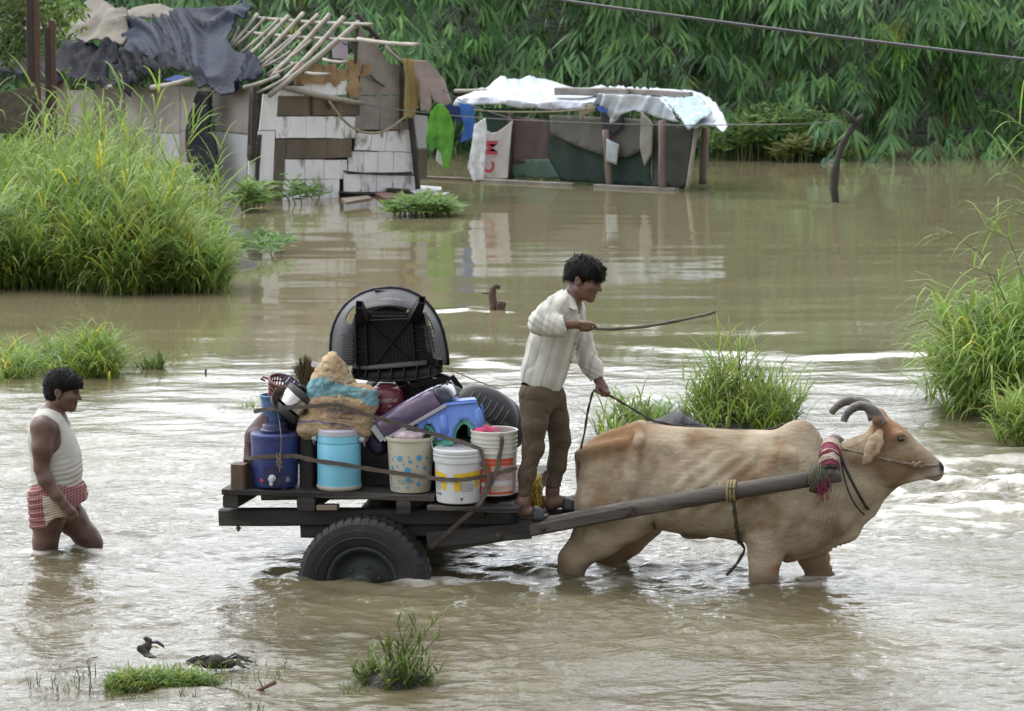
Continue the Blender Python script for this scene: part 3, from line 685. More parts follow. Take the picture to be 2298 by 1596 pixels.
def tussock(label, sx0, sx1, sy, top, seed, n, mat=None, wid=.012, llen=None, lean=(0, 0), yellow=.05, depth=None, group=None, mud=.0, stems=True, tone=1.0, name='grass_tussock', dome=1.6, nleaf=6, seedheads=0, dr=1.15, spikes=0):
    """one clump of grass standing in the water; base pixels sx0..sx1 on row sy, top row"""
    rnd = random.Random(seed); a = G(sx0, sy); b = G(sx1, sy); c = (a+b)/2; rx = (b.x-a.x)/2; ry = depth if depth else rx*.8; hmax = PY(sx0, top, c.y+ry*.3).z
    c.y += ry*.75
    t = thing(name, label, 'grass', (c.x, c.y, 0), group=group); Lv = Leaves(); st = MB()
    subs = [(rnd.uniform(-.75, .75), rnd.uniform(-.75, .75), rnd.uniform(.45, 1.1)) for _ in range(max(3, n//22))]
    for k in range(n):
        if k % 3 and n > 30:
            sx_, sy_, sh = subs[k % len(subs)]; ux = sx_+rnd.gauss(0, .16); uy = sy_+rnd.gauss(0, .18)
        else: r = rnd.random()**.5; an = rnd.uniform(0, 6.283); ux, uy, sh = r*math.cos(an), r*math.sin(an), .75
        r = min(1.25, math.hypot(ux, uy)); x = c.x+rx*ux; y = c.y+ry*uy; h = hmax*max(.15, (1-.62*r**dome))*sh*rnd.uniform(.55, 1.12)
        reed(Lv, st if (stems and k % 2 == 0) else None, x, y, h, rnd, (lean[0]+.45*ux, lean[1]+.35*uy), yellow, wid, nleaf, (llen or hmax*.55)*rnd.uniform(.7, 1.25), tone*rnd.uniform(.8, 1.2), dr)
        if seedheads and rnd.random() < seedheads: plume(Lv, (x, y, h), rnd, (1.1, 1.0, .8), 10, .16)
    for k in range(spikes):
        x, y = c.x+rnd.gauss(.12, .16)*rx, c.y+rnd.uniform(-.4, .4)*ry; h = hmax*rnd.uniform(.5, .92); reed(Lv, st, x, y, h, rnd, (rnd.uniform(-.25, .3), 0), yellow, wid, 13, llen*.7, tone*rnd.uniform(.6, 1.2), .8); plume(Lv, (x, y, h*.95), rnd, (.8, .8, .5), 8, .08)
    if mud:
        m = MB(); nn = 22; vs = [(c.x, c.y, mud)]
        for q, (fr, fz) in enumerate(((.45, .85), (.8, .45), (1.0, -.4))):
            for k in range(nn):
                an = 6.283*k/nn; j = 1+.16*math.sin(an*3+seed)+.1*rnd.uniform(-1, 1); vs.append((c.x+rx*fr*j*math.cos(an), c.y+ry*fr*j*math.sin(an), mud*fz*(1+rnd.uniform(-.2, .2))))
        fs = [(0, 1+k, 1+(k+1) % nn) for k in range(nn)]+[(1+q*nn+k, 1+(q+1)*nn+k, 1+(q+1)*nn+(k+1) % nn, 1+q*nn+(k+1) % nn) for q in range(2) for k in range(nn)]
        m.add(vs, fs); m.build('root_mound', M_MUD, t, smooth=True)
    if stems and st.n: st.build('stems', M_STEM, t)
    put_leaves(Lv, 'blades', mat or M_GRASS, t); return t
GT = 'grass clumps standing in the flood'
tussock('tall green grass clump behind the wading man at the water line', 128, 250, 845, 690, 31, 150, wid=.014, llen=.42, lean=(.18, -.1), yellow=.12, depth=.55, group=GT)
tussock('low spreading green grass mat left of the tall clump behind the wading man', -40, 150, 843, 775, 32, 220, wid=.013, llen=.34, yellow=.12, depth=.8, group=GT, lean=(.25, 0), dome=3)
tussock('small dark green sprig of grass standing alone in the stream left of the cart', 308, 372, 827, 768, 33, 22, mat=M_GRASSD, wid=.014, llen=.22, lean=(.15, 0), depth=.15, group=GT, tone=.85)
tussock('large bright green grass clump behind the back of the bullock', 1550, 1790, 975, 735, 34, 230, wid=.011, llen=.40, lean=(.05, -.05), yellow=.10, depth=.5, group=GT, seedheads=.14, dome=2.2, mud=.1)
tussock('sparse leafy grass between the rein and the white sacks', 1322, 1500, 985, 868, 35, 85, wid=.013, llen=.28, lean=(.0, -.05), yellow=.04, depth=.45, group=GT, dome=2.5)
tussock('tallest thick grass clump reaching up the right side of the picture', 2165, 2560, 932, 600, 36, 600, wid=.020, llen=.72, lean=(-.20, -.14), yellow=.03, depth=1.0, group=GT, tone=1.15, dome=1.4, nleaf=9, seedheads=.04, dr=1.7)
tussock('dark trailing grass at the foot of the tall clump on the right', 2260, 2430, 1004, 860, 37, 150, wid=.015, llen=.42, lean=(-.2, -.1), yellow=.10, depth=.4, group=GT)
tussock('weed tussock on a lump of mud in the foreground below the wheel', 800, 970, 1545, 1315, 38, 62, mat=M_GRASSD, wid=.008, llen=.13, lean=(.06, 0), yellow=.12, depth=.15, group=GT, mud=.085, dome=1.3, nleaf=9, tone=.75, spikes=13)
tussock('low mat of short green grass under the landing bird', 232, 484, 1544, 1484, 39, 1500, mat=M_GRASS, wid=.007, llen=.10, yellow=.08, depth=.16, group=GT, mud=.03, stems=False, dome=5, nleaf=5, tone=.85)
tussock('tiny yellow green shoot alone in the foreground water right of the weed tussock', 1146, 1166, 1545, 1506, 40, 4, wid=.008, llen=.1, depth=.03, group=GT, stems=False)
tussock('tiny green shoot in the water before the twig', 636, 662, 1520, 1494, 41, 4, wid=.008, llen=.08, depth=.03, group=GT, stems=False)
tussock('thin scattered shoots in the shallow water left of the grass mat', 60, 235, 1540, 1496, 42, 40, mat=M_GRASSD, wid=.005, llen=.07, depth=.15, group=GT, stems=True, nleaf=3, tone=.7, dome=4)
tussock('few drifting green blades behind the load of the cart', 520, 600, 915, 893, 43, 7, wid=.014, llen=.16, lean=(.6, 0), depth=.12, group=GT, stems=False)
def waterweed():
    rnd = random.Random(61); Lv = Leaves()
    for (x0, x1, y0, y1, n) in ((60, 240, 1500, 1580, 26), (240, 640, 1550, 1596, 22), (520, 680, 1485, 1540, 12), (480, 620, 885, 925, 5), (230, 520, 1500, 1548, 60), (2190, 2290, 1065, 1100, 10), (760, 800, 1520, 1560, 10)):
        for k in range(n):
            p = G(rnd.uniform(x0, x1), rnd.uniform(y0, y1)); tone = rnd.uniform(.35, 1.0)
            for j in range(rnd.randint(2, 5)): Lv.blade(p+Vector((rnd.uniform(-.02, .02), 0, -.012)), (rnd.uniform(-.8, .8), rnd.uniform(-.4, .4), 1), rnd.uniform(.03, .095), rnd.uniform(.003, .006), rnd.uniform(2, 14), 4, (tone, tone*.95, tone*.8))
    put_leaves(Lv, 'waterweed', M_GRASSD, loc=(-2, 16, 0), kind='stuff')
waterweed()
def edge_fronds():
    rnd = random.Random(91)
    for (sx, sy, Y, dd) in ((2292, 272, 27.4, 'highest frond at the right edge of the picture'), (2262, 352, 27.0, 'drooping frond below the highest one at the right edge'), (2225, 515, 26.8, 'bright frond arching left above the right grass clump'), (2280, 470, 26.6, 'upright frond behind the right grass clump'), (2190, 600, 26.3, 'lower frond leaning left out of the right grass clump')):
        p = PY(sx, sy, Y); t = thing('tall_reed', 'long leafy '+dd, 'reed', (p.x+.35, Y, 0), group='fronds above the right clump'); Lv = Leaves(); st = MB(); pts = [(p.x+.45, Y, -.05), (p.x+.38, Y, p.z*.55), (p.x+.15, Y, p.z*.95), (p.x-.05, Y, p.z)]
        st.tube(pts, [.008, .007, .005, .002], 4); st.build('stem', M_STEM, t)
        for k in range(13):
            q = Vector(pts[1]).lerp(Vector(pts[2]), rnd.random()) if k < 7 else Vector(pts[2]).lerp(Vector(pts[3]), rnd.random()); tone = rnd.uniform(.85, 1.25)
            Lv.blade(q, (rnd.uniform(-1, .5), rnd.uniform(-.5, .4), rnd.uniform(.2, .9)), rnd.uniform(.35, .7), rnd.uniform(.014, .022), rnd.uniform(2.2, 4.2), 6, (tone, tone, tone*.9))
        put_leaves(Lv, 'leaves', M_GRASS, t)
edge_fronds()
def arching_reeds():
    rnd = random.Random(77)
    for (sx, sy, Y, ln, dd) in ((2085, 545, 27.0, .8, 'long arching seed stalk reaching left from the tall right clump'), (2035, 735, 26.2, .6, 'lower arching seed stalk reaching left from the right clump'), (2255, 350, 27.2, .9, 'topmost arching stalk at the right edge of the picture')):
        tip = PY(sx, sy, Y); base = tip+Vector((ln*.9, .1, -ln*.9)); base.z = max(0, base.z); t = thing('arching_stalk', dd, 'reed', (base.x, base.y, 0), group='arching stalks of the right clump'); st = MB(); Lv = Leaves()
        pts = [base, base+(tip-base)*.35+Vector((0, 0, ln*.45)), base+(tip-base)*.7+Vector((0, 0, ln*.36)), tip]; st.tube(pts, [.006, .005, .004, .002], 4)
        for p in pts[1:3]:
            for k in range(4): Lv.blade(p, (rnd.uniform(-1, .3), rnd.uniform(-.4, .4), rnd.uniform(.1, .7)), rnd.uniform(.3, .55), .015, 3.2, 6, (1.05, 1.05, .9))
        for k in range(18):
            q = pts[2].lerp(pts[3], k/17); Lv.blade(q, (-.6, rnd.uniform(-.3, .3), rnd.uniform(-.2, .4)), rnd.uniform(.1, .2), .004, 6, 4, (1.2, 1.1, .8))
        st.build('stem', M_STEM, t); put_leaves(Lv, 'leaves', M_GRASS, t)
arching_reeds()
# ------------------------------------------------------------------ the hut with the broken gable
M_WB = pm('white_board', (.80, .80, .82), (.68, .68, .70), 3, rough=.6, bump=.25, bscale=20, dirt=(.17, .14, .105), dirt_scale=3.4, dirt_lo=.555, dirt_hi=.68, stretch=(1, 1, .5))
M_GB = pm('grey_board', (.30, .27, .25), (.22, .195, .18), 2, rough=.85, bump=.3, bscale=15, dirt=(.15, .125, .10), dirt_scale=1.6, dirt_lo=.5, dirt_hi=.75)
M_GBL = pm('pale_grey_board', (.44, .44, .46), (.35, .35, .36), 1.2, rough=.8, dirt=(.24, .22, .20), dirt_scale=1.5, dirt_lo=.55, dirt_hi=.8)
M_BB = pm('brown_board', (.155, .120, .085), (.10, .08, .06), 2.5, rough=.7, bump=.3, bscale=12, dirt=(.24, .20, .15), dirt_scale=2, dirt_lo=.55, dirt_hi=.75, stretch=(1, 1, .3))
M_PLY = pm('splintered_plywood', (.34, .225, .115), (.22, .135, .07), 4, rough=.8, bump=.5, bscale=18, dirt=(.11, .065, .03), dirt_scale=3, dirt_lo=.55, dirt_hi=.7)
M_BAM = pm('dry_bamboo_pole', (.36, .325, .275), (.24, .215, .185), 4, rough=.7, bump=.3, bscale=25, dirt=(.14, .12, .095), dirt_scale=2.5, dirt_lo=.55, dirt_hi=.75)
M_DPOST = pm('dark_post', (.060, .048, .042), (.034, .028, .026), 6, rough=.85, bump=.5, bscale=20)
M_TARP = pm('blue_grey_tarpaulin', (.024, .032, .054), (.013, .017, .030), 1.6, rough=.62, spec=.10, bump=.5, bscale=7, bdist=.05, dirt=(.07, .072, .078), dirt_scale=1.3, dirt_lo=.58, dirt_hi=.8)
M_TARPD = pm('black_tarpaulin', (.018, .019, .024), (.030, .031, .038), 2, rough=.75, spec=.06, bump=.5, bscale=8, bdist=.05)
M_TARPB = pm('brown_canvas', (.19, .17, .135), (.14, .125, .10), 2, rough=.85, bump=.5, bscale=9, bdist=.04)
M_PINKC = pm('dusty_pink_cloth', (.36, .29, .275), (.27, .215, .205), 2, rough=.9, bump=.4, bscale=9, bdist=.03)
TH = R(39); C0 = G(592, 452); GD = Vector((math.cos(TH), math.sin(TH), 0)); WD = Vector((-math.sin(TH), math.cos(TH), 0)); NG = Vector((math.sin(TH), -math.cos(TH), 0)); NW_ = Vector((-math.cos(TH), -math.sin(TH), 0))
def z2(zx, zy): return 505+zx*.30238, zy*.30238
def z1(zx, zy): return zx*.28129, zy*.28129
def HG(p, off=0.0): return onplane(*z2(*p), C0+NG*off, NG)
HUT = thing('hut', 'patchwork hut with a bare bamboo rafter roof and a gable of white boards', 'hut', tuple(C0+GD*1.5+WD*2))
def board(px, mat, off=0., th=.022, par=None, fn=HG, n=NG, name='board', label=None):
    b = MB(); b.prism([fn(p, off) for p in px], -n*th); o = b.build(name, mat, par or HUT)
    if label: o['label'] = label
    return o
def quads(xs, y0, y1, mat, rnd=random.Random(1), slant=0, off=0., gap=2.2):
    for i in range(len(xs)-1):
        a, c = xs[i]+gap, xs[i+1]-gap; j = lambda: rnd.uniform(-5, 5); o = off+rnd.uniform(-.02, .03); sl = slant
        board([(a+sl, y0(a)+j()*.6), (c+sl, y0(c)+j()*.6), (c-sl, y1(c)+j()*.6), (a-sl, y1(a)+j()*.6)], mat, o)
K = lambda v: (lambda x: v)
LN = lambda xa, ya, xb, yb: (lambda x: ya+(yb-ya)*(x-xa)/(xb-xa))
board([(285, 700), (395, 702), (376, 966), (256, 966)], M_WB); board([(250, 972), (371, 972), (356, 1356), (236, 1356)], M_WB); board([(176, 1195), (226, 1190), (217, 1350), (171, 1350)], M_WB)
board([(398, 640), (588, 640), (588, 712), (392, 712)], M_WB); board([(592, 632), (905, 602), (902, 700), (810, 708), (592, 692)], M_WB)
board([(395, 716), (640, 716), (640, 858), (388, 858)], M_BB); board([(652, 722), (1000, 760), (1000, 856), (650, 856)], M_BB)
quads([380, 460, 605, 748, 885, 972], K(865), K(1026), M_WB); board([(458, 1036), (755, 1031), (750, 1176), (452, 1178)], M_BB); board([(759, 1031), (942, 1026), (938, 1166), (753, 1175)], M_BB)
board([(380, 1036), (455, 1036), (425, 1490), (350, 1490)], M_BB); quads([445, 592, 735, 908], K(1187), LN(445, 1332, 905, 1328), M_WB)
board([(430, 1341), (590, 1336), (585, 1500), (425, 1504)], M_WB); board([(593, 1336), (850, 1331), (846, 1480), (588, 1500)], M_WB); board([(205, 1362), (352, 1362), (345, 1500), (200, 1500)], M_BB)
quads([968, 1085, 1195, 1290, 1398], LN(965, 985, 1395, 965), LN(965, 1112, 1395, 1128), M_WB, slant=8); quads([915, 1030, 1135, 1250, 1345, 1412], LN(915, 1122, 1410, 1135), LN(915, 1282, 1410, 1276), M_WB); quads([882, 1010, 1122, 1240, 1420], LN(880, 1292, 1420, 1302), LN(880, 1425, 1420, 1420), M_WB)
board([(990, 195), (1110, 322), (1195, 425), (1200, 470), (1190, 640), (950, 520)], M_GB, .01); board([(1010, 560), (1200, 470), (1300, 482), (1295, 705), (1000, 706)], M_GB, -.01); board([(1000, 710), (1150, 718), (1145, 962), (965, 962)], M_GB); board([(1154, 718), (1294, 712), (1290, 962), (1150, 962)], M_GB)
board([(1300, 880), (1380, 880), (1375, 975), (1296, 975)], M_GB)
for px in ([(508, 525), (590, 468), (722, 480), (742, 622), (520, 632)], [(742, 488), (822, 478), (862, 618), (822, 645), (790, 600), (738, 628)], [(905, 445), (1000, 430), (1002, 560), (935, 585), (900, 592)], [(820, 520), (915, 515), (905, 600), (850, 590)], [(940, 590), (982, 558), (1012, 660), (985, 732), (930, 722), (905, 655)], [(1030, 482), (1086, 470), (1092, 546), (1012, 572)]):
    board(px, M_PLY, .05, .03, name='plywood_scrap')
board([(790, 310), (905, 300), (917, 440), (802, 430)], pm('lilac_sheet', (.60, .53, .66), (.54, .48, .60), 3, rough=.8), -.3, .01, name='sheet')
# posts, beams, rafters, purlins
def pole(a, c, r, mat=M_BAM, off0=0., off1=None, fn=HG, name='rafter', n=7, knots=True):
    A_, B_ = fn(a, off0), fn(c, off0 if off1 is None else off1); k = max(3, int((B_-A_).length/.16)); b = MB(); rr = [r*(1.0+(.10 if (i % 2 == 0 and knots) else -.02))*(1-.12*i/k) for i in range(k+1)]
    sag = Vector((0, 0, -.02)); rr = [q*.78 for q in rr]; b.tube([A_.lerp(B_, i/k)+sag*math.sin(math.pi*i/k) for i in range(k+1)], rr, n); b.build(name, mat, HUT, smooth=True)
Eg = HG((340, 690), .1); Ag = HG((985, 125), .1); NR = (Ag-Eg).cross(WD).normalized(); NR = -NR if NR.y > 0 else NR
def RF(p, off=0.): return onplane(*z2(*p), Eg+NR*off, NR)
def RF1(sx, sy, off=0.): return onplane(sx, sy, Eg+NR*off, NR)
for a, c, r in (((240, 105), (45, 340), .040), ((98, 198), (35, 335), .03), ((400, 142), (118, 392), .034), ((470, 118), (140, 440), .042), ((580, 98), (235, 455), .046), ((690, 108), (262, 470), .040), ((775, 108), (335, 575), .048), ((880, 130), (425, 605), .052), ((490, 380), (285, 500), .036), ((520, 470), (330, 565), .03), ((300, 130), (70, 345), .03), ((450, 130), (190, 400), .03), ((560, 240), (240, 520), .03), ((640, 300), (300, 560), .034)): pole(a, c, r, fn=RF)
pole((995, 165), (325, 712), .062, off0=.12, name='verge_pole')
for a, c, r, o in (((240, 135), (1095, 182), .042, -.05), ((140, 240), (985, 298), .038, -.06), ((985, 292), (1440, 332), .045, -.06), ((160, 440), (560, 470), .03, -.06), ((730, 442), (905, 460), .035, -.1), ((520, 528), (775, 552), .04, -.1)): pole(a, c, r, fn=RF, off0=o, name='purlin')
for a, c, r in (((560, 160), (900, 330), .02), ((380, 300), (600, 420), .02), ((700, 200), (850, 290), .02), ((250, 270), (380, 360), .02)): pole(a, c, r, M_DPOST, -.35, fn=RF, name='lath')
pole((430, 645), (1028, 768), .062, off0=.10, name='tie_beam'); pole((970, 105), (1330, 470), .055, M_DPOST, .06, name='verge_pole'); pole((1190, 345), (1330, 470), .04, M_BAM, .12, name='verge_pole')
pole((985, 140), (965, 470), .04, M_DPOST, .04, name='post'); pole((1312, 470), (1318, 900), .06, M_DPOST, .06, name='post'); pole((1370, 800), (1432, 1400), .065, M_DPOST, .10, name='post'); pole((218, 640), (205, 1200), .07, M_DPOST, .04, name='post'); pole((258, 1000), (226, 1490), .045, M_DPOST, .04, name='post'); pole((185, 1080), (160, 1490), .04, M_DPOST, -.05, name='post')
pole((140, 650), (400, 560), .04, off0=.15, name='eave_pole'); pole((235, 690), (480, 560), .03, off0=.1, name='eave_pole'); pole((640, 720), (645, 855), .03, M_DPOST, .05, name='batten'); pole((765, 740), (775, 810), .03, M_DPOST, .05, name='batten'); pole((1080, 560), (1180, 640), .02, M_DPOST, .06, name='batten')
pole((880, 1272), (1412, 1300), .018, M_DPOST, .05, name='batten'); pole((850, 1428), (1280, 1436), .03, M_DPOST, .05, name='batten')
# dark panel close behind the gable, standing in for the unlit room
b = MB(); p = [C0+WD*.25+GD*.1, C0+WD*.25+GD*3.2]; b.prism([p[0]+Vector((0, 0, -.2)), p[1]+Vector((0, 0, -.2)), p[1]+Vector((0, 0, 1.6)), p[0]+Vector((0, 0, 1.6))], WD*.03); b.build('inner_dark_panel', M_DPOST, HUT)
# side wall running back to the left
def HW(p, off=0.): return onplane(*z1(*p), C0+NW_*off, NW_)
for px, mt in (([(1690, 745), (2000, 702), (1992, 1070), (1722, 1040)], M_GB), ([(1722, 1052), (1992, 1080), (1962, 1500), (1735, 1570)], M_GBL), ([(1440, 690), (1684, 700), (1680, 1050), (1440, 1040)], M_GB), ([(1440, 1046), (1716, 1052), (1725, 1600), (1430, 1580)], M_GB), ([(1240, 690), (1434, 690), (1434, 1060), (1240, 1060)], M_GB), ([(1240, 1066), (1434, 1066), (1428, 1600), (1235, 1600)], M_GBL),
               ([(1000, 690), (1234, 690), (1234, 1040), (1000, 1040)], M_GB), ([(1000, 1046), (1234, 1046), (1230, 1600), (1000, 1600)], M_GB), ([(760, 690), (994, 690), (994, 1600), (760, 1600)], M_BB), ([(540, 720), (754, 720), (754, 1600), (540, 1600)], M_GB), ([(300, 640), (534, 640), (534, 1600), (300, 1600)], M_BB)): board(px, mt, fn=HW, n=NW_)
pole((2010, 690), (1985, 1260), .05, M_DPOST, .05, fn=HW, name='post')
pole((1210, 700), (1560, 620), .06, M_BAM, .25, fn=HW, name='eave_pole'); pole((860, 700), (940, 655), .05, M_BAM, .4, fn=HW, name='eave_pole')
# tarpaulins thrown over the roof: things of their own
def tarp(name, label, cat, pxs, mat, fold=.10, freq=.75, off=.10, step=8, seed=0, fn=None, nrm=None, group=None, droop=None, thick=.02, stretch=(1, 1, 1), ang=None):
    fn = fn or RF1; nrm = nrm or NR
    def f(uv):
        P = np.array([fn(x, y, off) for x, y in uv])
        if ang is None: q = P*freq*np.array(stretch); h = fold*fbm(q, 4, seed, True)+fold*.5*fbm(q*2.6, 3, seed+5, True)
        else:                                                       # long creases running one way, bending here and there
            u = uv/140.; bend = vnoise(np.stack([u[:, 0]*.6, u[:, 1]*.6, u[:, 0]*0+seed], -1), seed); a_ = R(ang)+.7*bend; ca, sa = np.cos(a_), np.sin(a_); al = u[:, 0]*ca-u[:, 1]*sa; ac = u[:, 0]*sa+u[:, 1]*ca
            q = np.stack([al*freq*.45, ac*freq*2.4, al*0+seed*1.7], -1); r1 = 1-np.abs(fbm(q, 2, seed))*2.2; q2 = np.stack([al*freq*1.1, ac*freq*5.5, al*0+seed], -1)
            h = fold*1.2*np.clip(r1, -.4, .7)**2+fold*.6*(1-np.abs(vnoise(q2, seed+2))*2)+fold*.6*vnoise(np.stack([u[:, 0]*.8, u[:, 1]*.8, al*0], -1), seed+7)
        if droop is not None: P = P+np.array([droop(x, y) for x, y in uv])
        return P+np.array(nrm)*h[:, None]
    o = sheet(name, pxs, step, f, mat, thick, seed=seed); return tag(o, label, cat, group)
Z1 = lambda L_: [z1(*p) for p in L_]
GRP = 'tarpaulins over the hut roof'
tarp('tarpaulin', 'large blue-grey tarpaulin spread over the hut roof beside the bare rafters', 'tarpaulin', Z1([(1050, 165), (1250, 140), (1500, 92), (1760, 75), (1975, 50), (2035, 92), (1950, 150), (1870, 215), (1838, 360), (1880, 430), (1980, 440), (2085, 520), (2110, 585), (2040, 655), (1900, 740), (1765, 772), (1700, 735), (1640, 640), (1560, 560), (1480, 590), (1380, 500), (1230, 520), (1080, 470), (985, 470), (985, 390), (1010, 280)]), M_TARP, .22, 1.25, .14, 4, 3, group=GRP, ang=20)
tarp('tarpaulin', 'dark crumpled tarpaulin edge hanging over the eave of the hut', 'tarpaulin', Z1([(985, 470), (1100, 465), (1240, 510), (1390, 490), (1500, 560), (1600, 560), (1660, 640), (1700, 760), (1640, 800), (1590, 700), (1490, 600), (1300, 620), (1240, 600), (1120, 690), (1060, 700), (1010, 760), (950, 770), (890, 650), (920, 560)]), M_TARPD, .24, 1.5, .28, 5, 4, group=GRP, ang=-35)
tarp('tarpaulin', 'brown canvas sheet crumpled on the roof left of the blue-grey tarpaulin', 'tarpaulin', Z1([(570, 330), (600, 112), (700, 95), (785, 48), (900, 85), (1062, 152), (1035, 250), (985, 370), (860, 360), (720, 365)]), M_TARPB, .18, 1.2, .22, 5, 5, group=GRP, ang=-30)
tarp('tarpaulin', 'black rumpled tarpaulin below the brown canvas sheet', 'tarpaulin', Z1([(440, 440), (560, 375), (720, 355), (985, 390), (990, 480), (930, 560), (890, 650), (900, 740), (740, 700), (560, 640), (430, 560)]), M_TARPD, .24, 1.5, .18, 5, 6, group=GRP, ang=30)
tarp('tarpaulin', 'pale brown canvas at the far left end of the roof behind the tree', 'tarpaulin', Z1([(-200, 170), (100, 135), (360, 150), (600, 130), (600, 330), (300, 350), (-200, 350)]), M_TARPB, .18, .7, -.1, 8, 7, group=GRP)
tarp('tarpaulin', 'black sheeting along the left end of the eave behind the tree', 'tarpaulin', Z1([(-200, 350), (300, 345), (470, 420), (440, 560), (540, 640), (430, 700), (200, 640), (-200, 640)]), M_TARPD, .20, .8, .05, 8, 8, group=GRP)
tarp('tarpaulin', 'small pale grey sheet on the ridge behind the blue-grey tarpaulin', 'tarpaulin', Z1([(975, 75), (1165, 58), (1290, 60), (1425, 105), (1420, 160), (1220, 165), (1050, 158)]), M_TARPB, .10, 1.2, .02, 5, 9, group=GRP, ang=15)
tarp('tarpaulin', 'long black strip of tarpaulin hanging down the side wall of the hut', 'tarpaulin', Z1([(1590, 720), (1700, 730), (1700, 950), (1690, 1060), (1730, 1110), (1785, 1435), (1700, 1450), (1690, 1540), (1610, 1530), (1560, 1460), (1500, 1420), (1530, 1000)]), M_TARPD, .10, 1.4, .25, 7, 10, fn=lambda x, y, o: onplane(x, y, C0+NW_*o, NW_), nrm=NW_, group=GRP, stretch=(1, 1, .35))
b = MB(); b.prism([onplane(*z1(*p), C0+NW_*.18, NW_) for p in ((1300, 640), (1400, 600), (1500, 615), (1600, 570), (1590, 640), (1440, 650))], -NW_*.02); tag(b.build('blue_sheet', pm('blue_sheet', (.06, .12, .36), (.05, .09, .27), 3, rough=.5)), 'bright blue scrap of sheet showing under the tarpaulin eave', 'sheet')
fnG = lambda x, y, o: onplane(x, y, C0+NG*o, NG); Z2 = lambda L_: [z2(*p) for p in L_]
tarp('draped_cloth', 'dusty pink cloth draped over the right end of the hut', 'cloth', Z2([(1395, 450), (1480, 450), (1560, 510), (1620, 600), (1670, 765), (1600, 792), (1545, 750), (1520, 690), (1512, 832), (1440, 822), (1428, 640), (1400, 560)]), M_PINKC, .10, 1.2, .45, 5, 11, fnG, NG, stretch=(1, 1, .5))
tarp('draped_cloth', 'yellow striped cloth hanging down the right end of the gable', 'cloth', Z2([(1310, 432), (1390, 438), (1440, 560), (1442, 700), (1402, 872), (1322, 880), (1335, 600)]), pm('yellow_cloth', (.38, .29, .11), (.25, .19, .08), 7, rough=.85, stretch=(3, 3, .25)), .05, 2.5, .25, 5, 12, fnG, NG, stretch=(1.6, 1.6, .15))
board([(1400, 850), (1505, 862), (1495, 1100), (1432, 1100)], M_GBL, .02); board([(1432, 1110), (1500, 1105), (1500, 1330), (1440, 1330)], M_BB, -.1)
# floating boards
def floating():
    rnd = random.Random(2)
    for k, (px, mt, lab) in enumerate((([(1110, 1432), (1255, 1372), (1330, 1368), (1420, 1405), (1290, 1462), (1180, 1470)], pm('faded_red_board', (.24, .125, .095), (.16, .09, .075), 3, rough=.6), 'faded red board floating in front of the gable'), ([(1335, 1366), (1605, 1388), (1608, 1408), (1430, 1450), (1380, 1420)], M_GBL, 'grey board floating beside the faded red one'), ([(1400, 1470), (1560, 1430), (1670, 1425), (1640, 1450), (1460, 1490)], M_GBL, 'outermost grey plank floating by the small bush'), ([(1200, 1392), (1370, 1402), (1365, 1412), (1196, 1400)], M_DPOST, 'short dark batten lying on the floating boards'), ([(860, 1472), (1060, 1450), (1090, 1468), (900, 1500)], M_BB, 'brown waterlogged plank at the foot of the white boards'))):
        P = [G(*z2(*p), .05+.02*k) for p in px]; b = MB(); b.prism(P, (0, 0, -.05)); tag(b.build('floating_board', mt), lab, 'board', 'boards floating before the hut')
floating()
# rope swag and washing lines
def wire(name, label, P, r, mat, n=5):
    Q = []
    for i in range(len(P)-1):
        a, b_, c, d = P[max(i-1, 0)], P[i], P[i+1], P[min(i+2, len(P)-1)]
        for j in range(6): u = j/6; Q.append(.5*((2*b_)+(c-a)*u+(2*a-5*b_+4*c-d)*u*u+(3*b_-a-3*c+d)*u**3))
    Q.append(P[-1]); b = MB(); b.tube(Q, r, n); return tag(b.build(name, mat, smooth=True), label, 'rope' if 'rope' in name else 'wire')
M_WIRE = pm('grey_wire', (.16, .155, .15), (.10, .10, .10), 20, rough=.6); M_CORD = pm('straw_cord', (.34, .285, .20), (.25, .21, .15), 20, rough=.85)
wire('rope_swag', 'slack straw-coloured rope swagged across the gable', [HG(p, .25) for p in ((770, 752), (868, 880), (970, 962), (1080, 988), (1200, 965), (1330, 872), (1430, 790))], .022, M_CORD)
def z3(zx, zy): return 897.7+zx*.3418, 140.3+zy*.3418
TR0 = G(1875, 454)
p0 = HG((1030, 770), .2); wire('washing_line', 'long grey washing line from the gable past the white shelter to the forked trunk', [p0, PY(*z3(0, 312), 51.6), PY(*z3(500, 362), 51.4), PY(*z3(1100, 392), 51.2), PY(*z3(1700, 411), 51.0), PY(1640, 280.5, 50.6), PY(1780, 279, 49.6), PY(1890, 273, TR0.y)], .009, M_WIRE)
wire('washing_line', 'grey wire sloping from the pink cloth to the white sack banner', [PY(*z3(60, 30), 52.5), PY(*z3(350, 222), 52.2), PY(*z3(520, 300), 52.0), PY(*z3(740, 372), 51.8)], .008, M_WIRE)
wire('cord_line', 'straw cord hung between the blue cloth and the eave of the white shelter', [PY(*z3(370, 290), 52.6), PY(*z3(560, 318), 52.6), PY(*z3(830, 326), 52.7), PY(*z3(1100, 318), 52.8), PY(*z3(1280, 296), 53.0)], .013, M_CORD)
def hang(name, label, cat, pts, mat, Y, seed=0, fold=.06, step=5.0, group=None, fr=3.0):
    nrm = Vector((0, -1, 0)); return tarp(name, label, cat, [z3(*p) for p in pts], mat, fold, fr, 0., step, seed, lambda x, y, o: PY(x, y, Y), nrm, group, None, .015, (1.3, 1, .22))
WG = 'washing on the line between hut and shelter'
